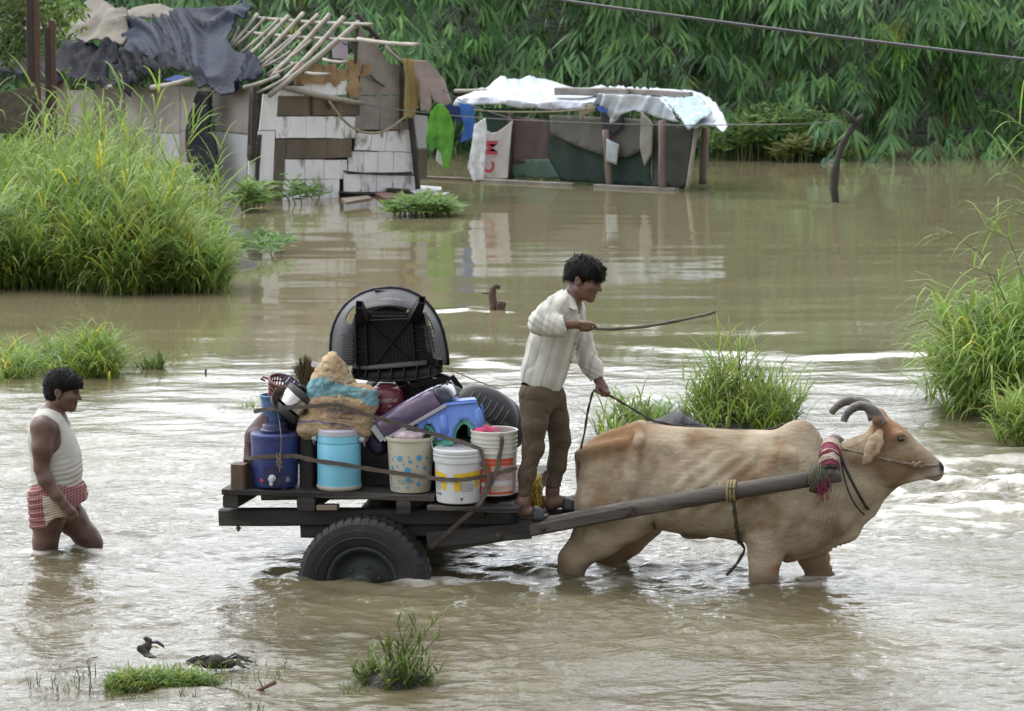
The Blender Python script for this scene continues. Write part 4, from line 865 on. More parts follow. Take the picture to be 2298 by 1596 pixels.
hang('green_garment', 'bright green garment hanging on the washing line', 'garment', [(240, 280), (270, 268), (320, 318), (357, 430), (345, 560), (322, 690), (285, 695), (268, 590), (240, 560), (205, 582), (170, 525), (182, 400), (205, 320)], pm('lime_cloth', (.16, .44, .055), (.105, .31, .05), 4, rough=.85, trans=.2), 51.1, 3, .09, 4, WG)
hang('white_undershirt', 'white piece of cloth hanging below the green garment', 'cloth', [(250, 530), (290, 555), (285, 685), (235, 645)], pm('white_cloth', (.68, .69, .68), (.55, .56, .56), 5, rough=.9), 51.2, 4, .05, 4, WG)
hang('blue_garment', 'bright blue garment hanging beside the white sack banner', 'garment', [(385, 260), (482, 280), (492, 400), (470, 500), (395, 528), (422, 420), (400, 330)], pm('blue_cloth', (.05, .19, .58), (.04, .12, .40), 4, rough=.85), 52.2, 5, .08, 4, WG)
hang('navy_garment', 'dark navy garment hanging behind the blue one', 'garment', [(305, 278), (392, 285), (405, 392), (360, 365), (330, 340)], pm('navy_cloth', (.03, .05, .17), (.02, .035, .12), 4, rough=.85), 52.4, 6, .05, 4, WG)
hang('white_cloth', 'long white plastic sheet hanging to the water left of the lettered sack', 'cloth', [(490, 405), (560, 365), (568, 440), (560, 560), (548, 768), (482, 778), (443, 692), (470, 560)], pm('white_film', (.70, .72, .76), (.58, .60, .64), 5, rough=.45), 51.0, 7, .10, 4, WG)
bn = hang('sack_banner', 'opened white sack printed with red letters hung at the left end of the shelter', 'sack', [(560, 440), (600, 462), (645, 455), (700, 415), (742, 372), (728, 480), (716, 610), (706, 758), (620, 765), (530, 748), (545, 600)], pm('sack_weave', (.54, .51, .50), (.45, .42, .41), 5, rough=.85), 51.8, 8, .05, 4, WG)
def letters():
    for s_, cx_, cy_, h in (('M', 598, 560, 122), ('C', 584, 688, 105)):
        v, f = text2d(s_, 1.0, 'CENTER', .035); v = np.array(v); q = [(cx_-y*h*1.05, cy_-x*h*1.05) for x, y in v]
        V = [PY(*z3(x, y), 51.66) for x, y in q]; me = mesh_np('lettering', V, f, False, False); put('lettering', me, pm('red_letters', (.42, .05, .09), (.34, .06, .08), 9, rough=.8), bn)
letters()

# ------------------------------------------------------------------ the white-roofed shelter
SR, SL_ = G(1500, 426), G(1052, 404); SD_ = (SR-SL_).normalized(); SN = Vector((SD_.y, -SD_.x, 0)); SN = SN if SN.y < 0 else -SN
SH = thing('shelter', 'low flooded shelter with a white plastic sheet roof and dark green net walls', 'shelter', tuple((SR+SL_)/2))
def SP(p, off=0.): return onplane(*z3(*p), SR+SN*off, SN)
M_NET = pm('dark_green_net', (.026, .052, .040), (.018, .034, .028), 3, rough=.8, dirt=(.012, .014, .014), dirt_scale=2.2, dirt_lo=.62, dirt_hi=.68); M_GREYS = pm('grey_sheet', (.125, .122, .108), (.085, .084, .075), 2, rough=.75, bump=.3, bscale=9); M_RSHEET = pm('brown_pink_sheet', (.105, .072, .068), (.07, .052, .05), 3, rough=.8, dirt=(.26, .045, .06), dirt_scale=3.5, dirt_lo=.62, dirt_hi=.66)
M_GSHEET = pm('green_sheet', (.07, .125, .095), (.05, .09, .07), 3, rough=.75); M_WSHEET = pm('white_sheet', (.50, .53, .56), (.34, .39, .45), 1.3, rough=.6, bump=.4, bscale=6, bdist=.04, dirt=(.26, .24, .21), dirt_scale=1.6, dirt_lo=.6, dirt_hi=.8); M_PRINT = pm('pale_printed_sheet', (.26, .36, .36), (.19, .29, .30), 5, rough=.6, dirt=(.62, .64, .62), dirt_scale=5, dirt_lo=.55, dirt_hi=.62); M_SPOST = pm('shelter_post', (.235, .175, .15), (.15, .115, .10), 5, rough=.85, bump=.5, bscale=20, stretch=(1, 1, .3))
def wallsheet(name, px, mat, off, seed, fold=.05, label=None):
    def f(uv): P = np.array([SP((x, y), off) for x, y in uv]); return P+np.array(SN)*(fold*fbm(P*np.array((1.5, 1.5, .5)), 3, seed, True))[:, None]
    o = sheet(name, px, 26, f, mat, .015, SH)
    if label: o['label'] = label
wallsheet('wall_sheet', [(720, 350), (988, 380), (982, 655), (722, 662)], M_RSHEET, -.15, 1); wallsheet('wall_sheet', [(716, 640), (982, 632), (1062, 765), (716, 752)], M_GSHEET, -.12, 2); wallsheet('wall_sheet', [(986, 400), (1660, 420), (1655, 815), (1050, 775), (980, 705)], M_NET, -.10, 3, .06)
wallsheet('wall_sheet', [(990, 345), (1650, 372), (1640, 555), (1500, 622), (1340, 610), (1180, 555), (1000, 470)], M_GREYS, -.02, 4, .06); wallsheet('wall_sheet', [(1655, 380), (1935, 430), (1885, 820), (1648, 812)], pm('dark_grey_net', (.075, .082, .072), (.05, .055, .05), 3, rough=.8, dirt=(.012, .014, .014), dirt_scale=2.6, dirt_lo=.6, dirt_hi=.64), -.06, 5); wallsheet('curtain', [(1582, 320), (1665, 400), (1655, 600), (1602, 685), (1575, 560)], pm('pale_film', (.30, .29, .25), (.22, .21, .18), 4, rough=.5), .08, 6, .06)
wallsheet('hanging_bag', [(1362, 500), (1440, 540), (1425, 672), (1358, 645)], pm('blue_white_bag', (.42, .46, .48), (.30, .36, .40), 8, rough=.5), .14, 7, .04); wallsheet('opening_shade_sheet', [(560, 300), (760, 300), (760, 760), (720, 770), (560, 600)], M_NET, -.5, 8); wallsheet('rag', [(1180, 290), (1280, 265), (1290, 320), (1215, 345), (1205, 390), (1190, 380)], M_CORD, .25, 9, .05); wallsheet('rag', [(1320, 300), (1480, 330), (1460, 440), (1400, 480), (1330, 450)], pm('dark_rag', (.04, .04, .05), rough=.9), .05, 10, .05)  # the dark net sheet set back here stands in for shade in the opening
def spole(a, c, r, mat=M_SPOST, o0=.1, o1=None, name='post'):
    A_, B_ = SP(a, o0), SP(c, o0 if o1 is None else o1); b = MB(); k = 6; b.tube([A_.lerp(B_, i/k) for i in range(k+1)], [r*(1+.07*math.sin(i*2.1)) for i in range(k+1)], 8); b.build(name, mat, SH, smooth=True)
spole((1350, 440), (1378, 850), .06); spole((1722, 380), (1722, 870), .065, o0=.2); spole((2008, 430), (1986, 800), .07, o0=-1.2); spole((1948, 425), (1885, 845), .035, M_BAM, .1); spole((1850, 420), (1850, 830), .03, M_DPOST, -.1); spole((730, 330), (715, 770), .05, M_DPOST, -.05); spole((360, 188), (560, 185), .035, M_BAM, -1.0, name='roof_pole')
for a, c, r, m in (((540, 776), (912, 800), .04, M_GB), ((905, 803), (1145, 810), .035, M_GB), ((1285, 810), (1815, 830), .05, M_GB), ((150, 772), (520, 770), .03, M_BB)):
    A_, B_ = SP(a, .2), SP(c, .2); A_.z = B_.z = .02; b = MB(); b.beam(A_, B_, .14, .06, seg=5, jit=.05); b.build('platform_edge', m, SH)
P1, P2, P3 = PY(1025, 238, 56.3), PY(1545, 268, 53.2), PY(1250, 176, 58.6); SRN = (P2-P1).cross(P3-P1).normalized(); SRN = SRN if SRN.z > 0 else -SRN
fnS = lambda x, y, o: onplane(x, y, P1+SRN*o, SRN); Z3 = lambda L_: [z3(*p) for p in L_]; SG = 'sheets over the shelter roof'
tarp('roof_sheet', 'main white plastic sheet humped over the shelter roof', 'sheet', Z3([(372, 290), (382, 240), (480, 205), (590, 160), (660, 112), (750, 118), (850, 100), (1000, 120), (1100, 150), (1170, 165), (1350, 168), (1600, 188), (1800, 196), (1920, 205), (1900, 330), (1700, 330), (1400, 300), (1250, 268), (1100, 290), (1000, 300), (900, 285), (700, 262), (560, 262), (450, 262)]), M_WSHEET, .055, .7, .10, 5, 21, fnS, SRN, SG, ang=10)
tarp('roof_sheet', 'white sheet curling over the right end of the shelter roof', 'sheet', Z3([(1600, 195), (1900, 200), (2040, 242), (2112, 340), (2152, 430), (2125, 468), (2050, 425), (1980, 430), (1890, 440), (1840, 380), (1720, 300)]), M_WSHEET, .055, .9, .02, 5, 22, fnS, SRN, SG, ang=-40)
tarp('roof_sheet', 'torn white sheet hanging over the front eave of the shelter', 'sheet', Z3([(1262, 270), (1310, 205), (1540, 212), (1700, 228), (1780, 300), (1850, 392), (1700, 362), (1620, 330), (1540, 312), (1470, 340), (1385, 405), (1358, 345), (1352, 290)]), M_WSHEET, .10, 1.2, .32, 5, 23, lambda x, y, o: onplane(x, y, SR+SN*o, SN), SN, SG, ang=70)
tarp('roof_sheet', 'pale green printed sack sewn into the shelter roof', 'sheet', Z3([(1715, 232), (1930, 212), (2000, 270), (2052, 352), (1970, 400), (1888, 446), (1840, 385), (1780, 300)]), M_PRINT, .07, 1.2, .14, 5, 24, fnS, SRN, SG)
tarp('roof_sheet', 'blue-white plastic edge sagging along the left front of the shelter roof', 'sheet', Z3([(372, 285), (390, 232), (560, 225), (720, 240), (900, 268), (1060, 250), (1250, 262), (1230, 300), (1000, 312), (900, 295), (800, 300), (700, 272), (540, 275)]), pm('blue_white_sheet', (.40, .47, .62), (.58, .60, .64), 2.5, rough=.5, bump=.4, bscale=8, bdist=.04), .14, 1.2, .30, 5, 25, lambda x, y, o: onplane(x, y, SR+SN*o, SN), SN, SG)
b = MB(); b.prism([onplane(*z3(*p), SR+SN*.36, SN) for p in ((1285, 285), (1360, 290), (1358, 330), (1300, 318))], -SN*.02); tag(b.build('blue_scrap', pm('blue_scrap', (.04, .11, .42), rough=.6)), 'bright blue scrap under the torn white eave sheet', 'sheet')
for a, c, r, lab in (((1030, 188), (1500, 198), .085, 'thick weathered log weighing down the middle of the shelter roof'), ((1330, 180), (1910, 212), .06, 'long grey plank weighing down the right half of the shelter roof')):
    A_, B_ = fnS(*z3(*a), .22), fnS(*z3(*c), .22); b = MB(); b.beam(A_, B_, r*2.2, r*1.6, seg=6, jit=.05); tag(b.build('roof_log', M_GB), lab, 'log', 'timbers on the shelter roof')

# ------------------------------------------------------------------ things standing about
def z4(zx, zy): return 1571+zx*.31641, zy*.31641
def trunk():
    Y = TR0.y; t = thing('dead_trunk', 'forked dead tree trunk leaning up out of the flood', 'tree trunk', tuple(TR0)); f = lambda p, dy=0: PY(*z4(*p), Y+dy)
    b = MB(); P = [f(p) for p in ((960, 1520), (960, 1420), (948, 1330), (955, 1230), (975, 1130), (1010, 1030), (1050, 960), (1085, 900), (1105, 850))]; b.tube(P, [.072, .068, .060, .064, .052, .056, .048, .052, .044], 10, jit=.2); b.build('trunk', M_BARK, t, smooth=True)
    b = MB(); b.tube([f((1105, 880)), f((1070, 830)), f((1015, 775))], [.05, .042, .028], 8, jit=.15); b.build('fork', M_BARK, t, smooth=True); b = MB(); b.tube([f((1100, 880)), f((1135, 845)), f((1160, 815))], [.06, .045, .03], 8, jit=.1); b.build('fork', M_BARK, t, smooth=True)
trunk()
def iron_posts():
    m = pm('rusty_iron_post', (.055, .034, .030), (.032, .022, .020), 8, rough=.8, bump=.4, bscale=30)
    for x0, x1, top, Y, lab in ((55, 78, -25, 44.5, 'tall thin dark iron post before the leafy tree at the upper left'), (97, 116, 62, 45.2, 'shorter rusty iron post with a flat top beside the leafy tree')):
        a = PY((x0+x1)/2, top, Y); t = thing('iron_post', lab, 'post', (a.x, Y, 0), group='iron posts in the reeds'); w_ = (x1-x0)/FS*Y; b = MB(); b.beam((a.x, Y, -.2), (a.x, Y, a.z), w_*.9, w_*.7, up=(1, 0, 0)); b.build('web', m, t)
        b = MB(); b.beam((a.x+w_*.55, Y-.03, -.2), (a.x+w_*.55, Y-.03, a.z+(.1 if top > 0 else 0)), w_*.25, w_*.8, up=(1, 0, 0)); b.build('flange', pm('rust_flange', (.12, .06, .045), (.08, .045, .035), 8, rough=.8), t)
    b = MB(); P = [PY(x, y, 42.5) for x, y in ((-30, 215), (80, 192), (68, 255), (40, 300), (-30, 300))]; b.prism(P, (0, .04, 0)); tag(b.build('woven_board', pm('woven_panel', (.115, .095, .07), (.07, .06, .045), 14, rough=.9, bump=.6, bscale=30)), 'torn brown woven panel leaning at the left edge above the reeds', 'panel')
iron_posts()
def cable():
    P = [PY(1000, -52, 26), PY(1240, -3, 25.5), PY(1571, 43, 25), PY(1887, 84, 24.6), PY(2298, 133, 24), PY(2600, 162, 23.6)]; wire('power_cable', 'black overhead cable sloping across the upper right before the bamboo', P, .0125, pm('black_cable', (.075, .075, .08), (.05, .05, .055), 20, rough=.45), 8)
cable()
def pump():
    def f(zx, zy, d=0.): return PY(1066+zx*.43956, 533+zy*.43956, Yp+d)
    Yp = G(1118, 696).y; t = thing('pump_stub', 'rusty curved iron pump head sticking out of the flood behind the cart', 'pump', tuple(G(1118, 696))); m = pm('rust', (.115, .068, .048), (.065, .045, .038), 9, rough=.8, bump=.4, bscale=40)
    b = MB(); b.tube([f(100, 400), f(96, 350), f(88, 300), f(92, 262), f(106, 246), f(128, 256)], [.05, .05, .042, .04, .034, .022], 10, jit=.06); b.build('spout', m, t, smooth=True); b = MB(); b.tube([f(38, 285), f(92, 283)], .010, 6); b.build('handle', m, t)
    b = MB(); b.beam(f(128, 400), f(132, 335), .13, .10, up=(1, 0, 0)); b.beam(f(118, 335), f(158, 340), .06, .05); b.build('body', m, t)
pump()
def whitesacks():
    for nm, lab, pts, rads, mat, seed in (('white_sack', 'white plastic sacks heaped in the grass behind the back of the bullock', ((1395, 948), (1430, 925), (1470, 922), (1510, 930), (1530, 950)), (.09, .11, .125, .11, .08), pm('white_sack_film', (.76, .77, .80), (.64, .65, .68), 4, rough=.5, bump=.3, bscale=20), 3), ('black_net_sack', 'black netting bundle lying in front of the white sacks', ((1475, 955), (1520, 948), (1570, 960)), (.09, .11, .07), pm('black_net', (.016, .017, .019), (.05, .05, .055), 60, rough=.7, bump=1, bscale=80), 4)):
        Y = 25.4 if seed == 3 else 24.3; P = [PY(x, y+(6 if seed == 3 else 14), Y) for x, y in pts]; lo = np.min(np.array(P), 0)-.25; hi = np.max(np.array(P), 0)+.25; S = SDF(lo, hi, .014); S.chain(P, rads, .06); V, Q = S.mesh(nm); V = V+vnormals(V, Q)*(.02*fbm(V*7, 3, seed, True))[:, None]; tag(put(nm, quad_mesh(nm, V, Q), mat, None, IDF, P[0]), lab, 'sack')
whitesacks()
def bird():
    def f(zx, zy, d=0.): return PY(zx*.51272, 1318.4+zy*.51272, Yb+d)
    Yb = G(345, 1500).y+.05; m = pm('bird_plumage', (1, 1, 1), (.8, .8, .8), 40, rough=.7, attr='Col'); t = thing('bird', 'small dark bird with half-spread wings landing on the grass mat', 'bird', tuple(f(645, 300)))
    S = SDF(f(595, 335)-Vector((0, .09, 0)), f(735, 200)+Vector((0, .09, 0)), .0038); S.chain([f(655, 232), f(645, 258), f(636, 285), f(640, 296)], [.013, .021, .018, .010], .012); S.ell(f(640, 224), (.0145, .013, .013), k=.01); S.cone(f(632, 222), f(622, 226), .005, .0015, .004)
    S.chain([f(628, 255, -.02), f(616, 268, -.035), f(640, 290, -.04), f(684, 308, -.04)], [.012, .020, .018, .005], .012, flat=((0, 1, 0), 2.2)); S.chain([f(662, 240, .01), f(690, 240, .02), f(708, 252, .02), f(720, 268, .02)], [.010, .014, .012, .004], .01, flat=((.4, 0, 1), 1.8)); S.chain([f(640, 290), f(655, 303), f(668, 308)], [.010, .008, .004], .008)
    V, Q = S.mesh('body'); me = quad_mesh('body', V, Q); col = np.tile((.045, .036, .032), (len(V), 1)); q = np.array(f(655, 297, -.04)); w_ = np.exp(-(((V[:, 0]-q[0])/.022)**2+((V[:, 2]-q[2])/.010)**2)); col = col*(1-w_)[:, None]+np.array((.5, .48, .44))*w_[:, None]; vcol(me, col); put('body', me, m, t)
    b = MB()
    for dx in (0, 8): b.tube([f(655+dx, 262), f(672+dx, 258), f(690+dx, 266)], [.003, .003, .002], 4)
    b.build('legs', pm('yellow_leg', (.42, .24, .05), rough=.6), t)
bird()
def debris():
    rnd = random.Random(5); Yd = G(485, 1498).y; t = thing('twig_pile', 'raft of dark twigs and rotting stalks caught beside the grass mat', 'debris', tuple(G(485, 1498)))
    for k in range(34):
        x0 = rnd.uniform(415, 520); y0 = rnd.uniform(1482, 1500); L_ = rnd.uniform(25, 75); a = rnd.uniform(-.45, .35); p = PY(x0, y0, Yd+rnd.uniform(-.05, .1)); q = PY(x0+L_*math.cos(a), y0-L_*math.sin(a)*.5, Yd+rnd.uniform(-.05, .1)); m = p.lerp(q, .5)+Vector((0, 0, rnd.uniform(.01, .035))); b = MB(); b.tube([p, m, q], [.006, .005, .003], 4); b.build('twig', M_BARK if k % 3 else M_STEM, t)
    S = SDF(PY(440, 1512, Yd)-Vector((0, .12, .05)), PY(540, 1455, Yd)+Vector((0, .12, .02)), .008); S.chain([PY(462, 1492, Yd), PY(485, 1484, Yd), PY(515, 1492, Yd)], [.02, .036, .022], .03); V, Q = S.mesh('clod'); V = V+vnormals(V, Q)*(.010*fbm(V*30, 3, 2))[:, None]; put('clod', quad_mesh('clod', V, Q), M_MUD, t)
    b = MB(); P = [PY(540, 1569, 15.95), PY(565, 1556, 15.95), PY(590, 1545, 15.95), PY(619, 1530, 15.95)]; t2 = thing('branch', 'broken brown branch poking out of the water in the foreground', 'branch', tuple(P[0])); b.tube(P, [.011, .012, .010, .013], 7, jit=.1); b.tube([P[1], P[1]+Vector((.01, 0, -.09))], [.006, .004], 5); b.tube([P[2], P[2]+Vector((-.02, .02, .045))], [.005, .003], 5); b.build('wood', pm('reddish_bark', (.15, .085, .055), (.09, .055, .04), 14, rough=.85, bump=.5, bscale=50), t2, smooth=True)
    for (sx, sy, h, lab) in ((370, 1545, .15, 'thin leafless weed stalk left of the grass mat, taller one'), (345, 1545, .11, 'thin leafless weed stalk left of the grass mat, shorter one')):
        p = G(sx-170, sy); t3 = thing('weed_stalk', lab, 'weed', tuple(p), group='leafless weed stalks'); b = MB()
        b.tube([p-Vector((0, 0, .03)), p+Vector((.01, 0, h*.5)), p+Vector((-.01, 0, h))], [.004, .003, .002], 4)
        for k in range(7): z = h*rnd.uniform(.3, 1); b.tube([p+Vector((0, 0, z)), p+Vector((rnd.uniform(-.06, .06), rnd.uniform(-.02, .02), z+rnd.uniform(0, .04)))], [.0025, .001], 3)
        b.build('stalk', M_STEM, t3)
    q = G(461, 838); b = MB(); b.tube([q-Vector((0, 0, .05)), q+Vector((.005, 0, .045))], [.012, .010], 6); tag(b.build('stake_tip', M_BARK), 'tip of a dark stake just breaking the water left of the cart', 'stake')
    q = G(442, 648); b = MB(); b.prism([q+Vector((-.06, 0, .0)), q+Vector((.04, 0, .0)), q+Vector((.06, 0, .07)), q+Vector((-.02, 0, .10))], (0, .03, 0)); tag(b.build('litter_scrap', M_WB), 'white scrap of litter at the edge of the reeds', 'litter')
    q = G(1860, 366); b = MB(); b.prism([q+Vector((-.15, 0, 0)), q+Vector((.2, 0, 0)), q+Vector((.18, 0, .07)), q+Vector((-.1, 0, .09))], (0, .1, 0)); tag(b.build('floating_bag', M_PRINT), 'pale plastic bag floating beside the forked trunk', 'bag')
debris()
# ------------------------------------------------------------------ the bullock
M_HIDE = pm('bullock_hide', (1.06, 1.06, 1.06), (.74, .70, .66), 11, rough=.85, spec=.2, bump=.75, bscale=42, bdist=.010, stretch=(.5, 1, 1), attr='Col', lo=.3, hi=.7, dirt=(.19, .14, .095), dirt_scale=34, dirt_lo=.66, dirt_hi=.72)
M_HORN = pm('horn', (.15, .135, .125), (.055, .05, .047), 14, rough=.55, bump=.6, bscale=60, dirt=(.26, .23, .19), dirt_scale=18, dirt_lo=.55, dirt_hi=.7)
def build_bull():
    S = SDF((1.02, .0, -.42), (3.86, 1.06, 1.40), .0125)
    T = [(1298, 1012, 1082, .08), (1306, 1003, 1120, .12), (1322, 990, 1155, .16), (1350, 974, 1185, .195), (1400, 957, 1190, .225), (1434, 945, 1188, .235), (1475, 953, 1186, .235), (1525, 959, 1193, .245),
         (1570, 962, 1199, .265), (1620, 965, 1205, .28), (1680, 967, 1215, .28), (1740, 968, 1238, .265), (1790, 972, 1245, .245), (1830, 988, 1236, .205), (1868, 1005, 1212, .16), (1900, 1022, 1190, .11), (1922, 1045, 1165, .07)]
    st = [(B(sx, t).x, B(sx, t).z, B(sx, b).z, w, 1.75, 2.3) for sx, t, b, w in T]
    S.loft(st, BY, .04, zw=.10)
    # hump, shoulders
    c = B(1795, 990); S.ell(c, (.125, .08, .135), k=.07)
    for s in (-1, 1):
        S.ell(B(1775, 1085)+Vector((0, s*.16, 0)), (.15, .09, .24), Matrix.Rotation(R(-14), 4, 'Y'), k=.07)
        S.cone(B(1447, 984)+Vector((0, s*.218, 0)), B(1436, 957)+Vector((0, s*.07, 0)), .033, .028, .04)
        S.cone(B(2004, 1084)+Vector((0, s*.062, 0)), B(2080, 1068)+Vector((0, s*.05, 0)), .02, .016, .02)       # hook bones
        S.cone(B(1447, 988)+Vector((0, s*.205, 0)), B(1437, 1065)+Vector((0, s*.222, 0)), .030, .026, .05)
        S.ell(B(1380, 1040)+Vector((0, s*.29, 0)), (.11, .09, .07), Matrix.Rotation(R(-20), 4, 'Y'), k=.07, op='cut')
        S.cone(B(1306, 1016)+Vector((0, s*.085, 0)), B(1400, 990)+Vector((0, s*.16, 0)), .03, .03, .06)        # pin bones
        S.ell(B(1497, 1012)+Vector((0, s*.275, 0)), (.14, .11, .085), Matrix.Rotation(R(12), 4, 'Y'), k=.07, op='cut'); S.cone(B(1466, 1020)+Vector((0, s*.275, 0)), B(1458, 1140)+Vector((0, s*.285, 0)), .045, .045, .06, 'cut')   # hollow flank
        S.ell(B(1380, 1100)+Vector((0, s*.13, 0)), (.19, .12, .23), k=.06)                                    # thigh
    # neck
    nk = [(1850, 1112, .262), (1902, 1078, .222), (1944, 1046, .185), (1984, 1012, .155)]
    S.chain([B(x, y) for x, y, r in nk], [r for *_, r in nk], .05, flat=((0, 1, 0), 1.75))
    S.chain([B(1992, 1085), B(1950, 1140), B(1905, 1192), B(1840, 1222), B(1765, 1252)], [.045, .05, .05, .045, .03], .06, flat=((0, 1, 0), 1.9))   # dewlap
    # head
    H = [(1950, 962, 1052, .06), (1962, 942, 1080, .085), (1978, 934, 1098, .10), (1996, 938, 1106, .108), (2020, 951, 1094, .108), (2042, 971, 1085, .096), (2064, 995, 1078, .080), (2085, 1013, 1078, .072), (2101, 1027, 1082, .070), (2112, 1037, 1078, .060), (2119, 1047, 1066, .035)]
    S.loft([(B(x, t).x, B(x, t).z, B(x, b).z, w_, 2.1, 1.8) for x, t, b, w_ in H], BY, .03, zw=-.06)
    for s in (-1, 1):
        S.ell(B(2019, 972)+Vector((0, s*.092, 0)), (.045, .028, .03), k=.03)
        S.ell(B(2026, 979)+Vector((0, s*.122, 0)), (.026, .02, .016), k=.015, op='cut')
        S.ell(B(1995, 1050)+Vector((0, s*.075, 0)), (.10, .04, .085), k=.05)       # cheek
        S.cone(B(1977, 948)+Vector((0, s*.07, 0)), B(1972, 936)+Vector((0, s*.10, 0)), .045, .04, .04)        # horn bases
        S.ell(B(2111, 1042)+Vector((0, s*.05, 0)), (.014, .016, .02), k=.012, op='cut')
    # legs (the lower part stands in the water)
    def leg(pts, ly, fl=1.25): S.chain([B(x, y, ly) for x, y, r in pts], [r for *_, r in pts], .05, flat=((0, 1, 0), fl))
    leg([(1352, 1135, .175), (1402, 1163, .15), (1350, 1212, .108), (1290, 1257, .074), (1280, 1285, .075), (1300, 1400, .05)], BY-.16)
    leg([(1262, 1250, .03), (1300, 1195, .03), (1315, 1150, .04)], BY-.15)
    leg([(1440, 1168, .14), (1410, 1212, .096), (1366, 1262, .076), (1354, 1300, .072), (1362, 1400, .05)], BY+.16)
    leg([(1752, 1130, .17), (1722, 1200, .125), (1716, 1250, .090), (1713, 1300, .078), (1713, 1400, .06)], BY-.155)
    leg([(1800, 1190, .13), (1822, 1240, .092), (1842, 1298, .073), (1850, 1390, .06)], BY+.14)
    S.cone(B(1541, 1198), B(1575, 1192), .030, .045, .04)
    V, Q = S.mesh('bullock', 2); n = vnormals(V, Q)
    # relief: ribs, folds, sinews
    ref = np.array([B(1434, 945).x, B(1830, 980).x]); x = V[:, 0]; z = V[:, 2]; y = V[:, 1]-BY; side = sstep(.12, .2, np.abs(y))
    zt = B(1600, 965).z; dx = x-(ref[0]+.22); u = (x+1.15*(zt-z)); ribm = sstep(ref[0]+.18, ref[0]+.34, x)*(1-sstep(ref[1]-.42, ref[1]-.18, x))*sstep(.06, .2, zt-z)*(1-sstep(.42, .58, zt-z))*side
    d = ribm*(.0045+.0035*vnoise(V*4, 6))*np.sin(u*6.283/.125+1.2*vnoise(V*3, 2))
    nf = np.exp(-((x-B(1870, 1050).x)/.09)**2)*(1-sstep(.95, 1.05, z))
    d += nf*.0055*np.sin((x-.25*z)*6.283/.026+2*vnoise(V*5, 4))
    el = np.exp(-(((x-B(1690, 1210).x)/.10)**2+((z-B(1690, 1210).z)/.09)**2))*side; d += el*.004*np.sin((x+.5*z)*6.283/.03)
    d += -.006*np.clip(.22-np.abs(fbm(V*np.array((9, 5, 3.5)), 2, 28)), 0, .22)/.22*side*sstep(.1, .3, z); d += .0045*fbm(V*6, 3, 8)+.009*fbm(V*2.2, 2, 3)
    V = V+n*d[:, None]
    me = quad_mesh('bullock', V, Q)
    # coat colour: tan, paler below and on the legs, rusty on croup and poll, grey-white muzzle, black nostrils and hocks, mud spots, painted hip highlight
    c0 = np.array((.315, .255, .175)); col = np.tile(c0, (len(V), 1)); nz = fbm(V*3.1, 4, 21); nz2 = fbm(V*9, 3, 33)
    def mixc(col, c, m): m = np.clip(m, 0, 1)[:, None]; return col*(1-m)+np.array(c)*m
    col = mixc(col, (.48, .41, .305), sstep(-.05, .5, nz+.15))
    col = mixc(col, (.235, .145, .08), sstep(-.05, .45, nz2*.6-nz)*.85)
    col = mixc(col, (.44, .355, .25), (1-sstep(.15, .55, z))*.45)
    pr = np.array(B(1400, 965)); col = mixc(col, (.335, .175, .078), np.exp(-(((V[:, 0]-pr[0])/.26)**2+((V[:, 2]-pr[2])/.12)**2))*.55)
    ph = np.array(B(1800, 955)); col = mixc(col, (.33, .235, .15), np.exp(-(((V[:, 0]-ph[0])/.10)**2+((V[:, 2]-ph[2])/.05)**2))*.6)
    pp = np.array(B(1990, 955)); col = mixc(col, (.36, .18, .085), np.exp(-(((V[:, 0]-pp[0])/.13)**2+((V[:, 2]-pp[2])/.08)**2))*.75)
    pd = np.array(B(1975, 945)); col = mixc(col, (.16, .09, .055), np.exp(-(((V[:, 0]-pd[0])/.055)**2+((V[:, 2]-pd[2])/.05)**2))*.7)
    pm_ = np.array(B(2112, 1062)); col = mixc(col, (.50, .47, .43), np.exp(-(((V[:, 0]-pm_[0])/.085)**2+((V[:, 2]-pm_[2])/.07)**2))*1.1)
    pn = np.array(B(2117, 1043)); col = mixc(col, (.02, .018, .018), np.exp(-((((V[:, 0]-pn[0])/.028)**2+((V[:, 2]-pn[2])/.042)**2))**1.5)*1.3)
    pe = np.array(B(2024, 980)); col = mixc(col, (.14, .095, .07), np.exp(-(((V[:, 0]-pe[0])/.04)**2+((V[:, 2]-pe[2])/.028)**2))*.85)
    pk = np.array(B(1258, 1268)); col = mixc(col, (.055, .04, .03), np.exp(-(((V[:, 0]-pk[0])/.07)**2+((V[:, 2]-pk[2])/.06)**2))*1.1*sstep(-.5, .2, nz2))
    pb = np.array(B(1768, 1264)); col = mixc(col, (.36, .13, .09), np.exp(-(((V[:, 0]-pb[0])/.09)**2+((V[:, 2]-pb[2])/.03)**2)))
    pf = np.array(B(1476, 1172)); col = mixc(col, (.05, .03, .02), np.exp(-(((V[:, 0]-pf[0])/.012)**2+((V[:, 2]-pf[2])/.045)**2)))
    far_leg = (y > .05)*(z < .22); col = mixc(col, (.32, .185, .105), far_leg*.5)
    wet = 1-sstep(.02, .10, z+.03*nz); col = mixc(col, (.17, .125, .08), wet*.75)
    mo = np.abs(z-np.interp(x, [B(2062, 1066).x, B(2095, 1066).x, B(2117, 1060).x], [B(2062, 1063).z, B(2095, 1070).z, B(2117, 1062).z])); mm = np.exp(-(mo/.005)**2)*sstep(B(2062, 1066).x, B(2085, 1066).x, x)
    col = mixc(col, (.10, .07, .05), mm*.8)
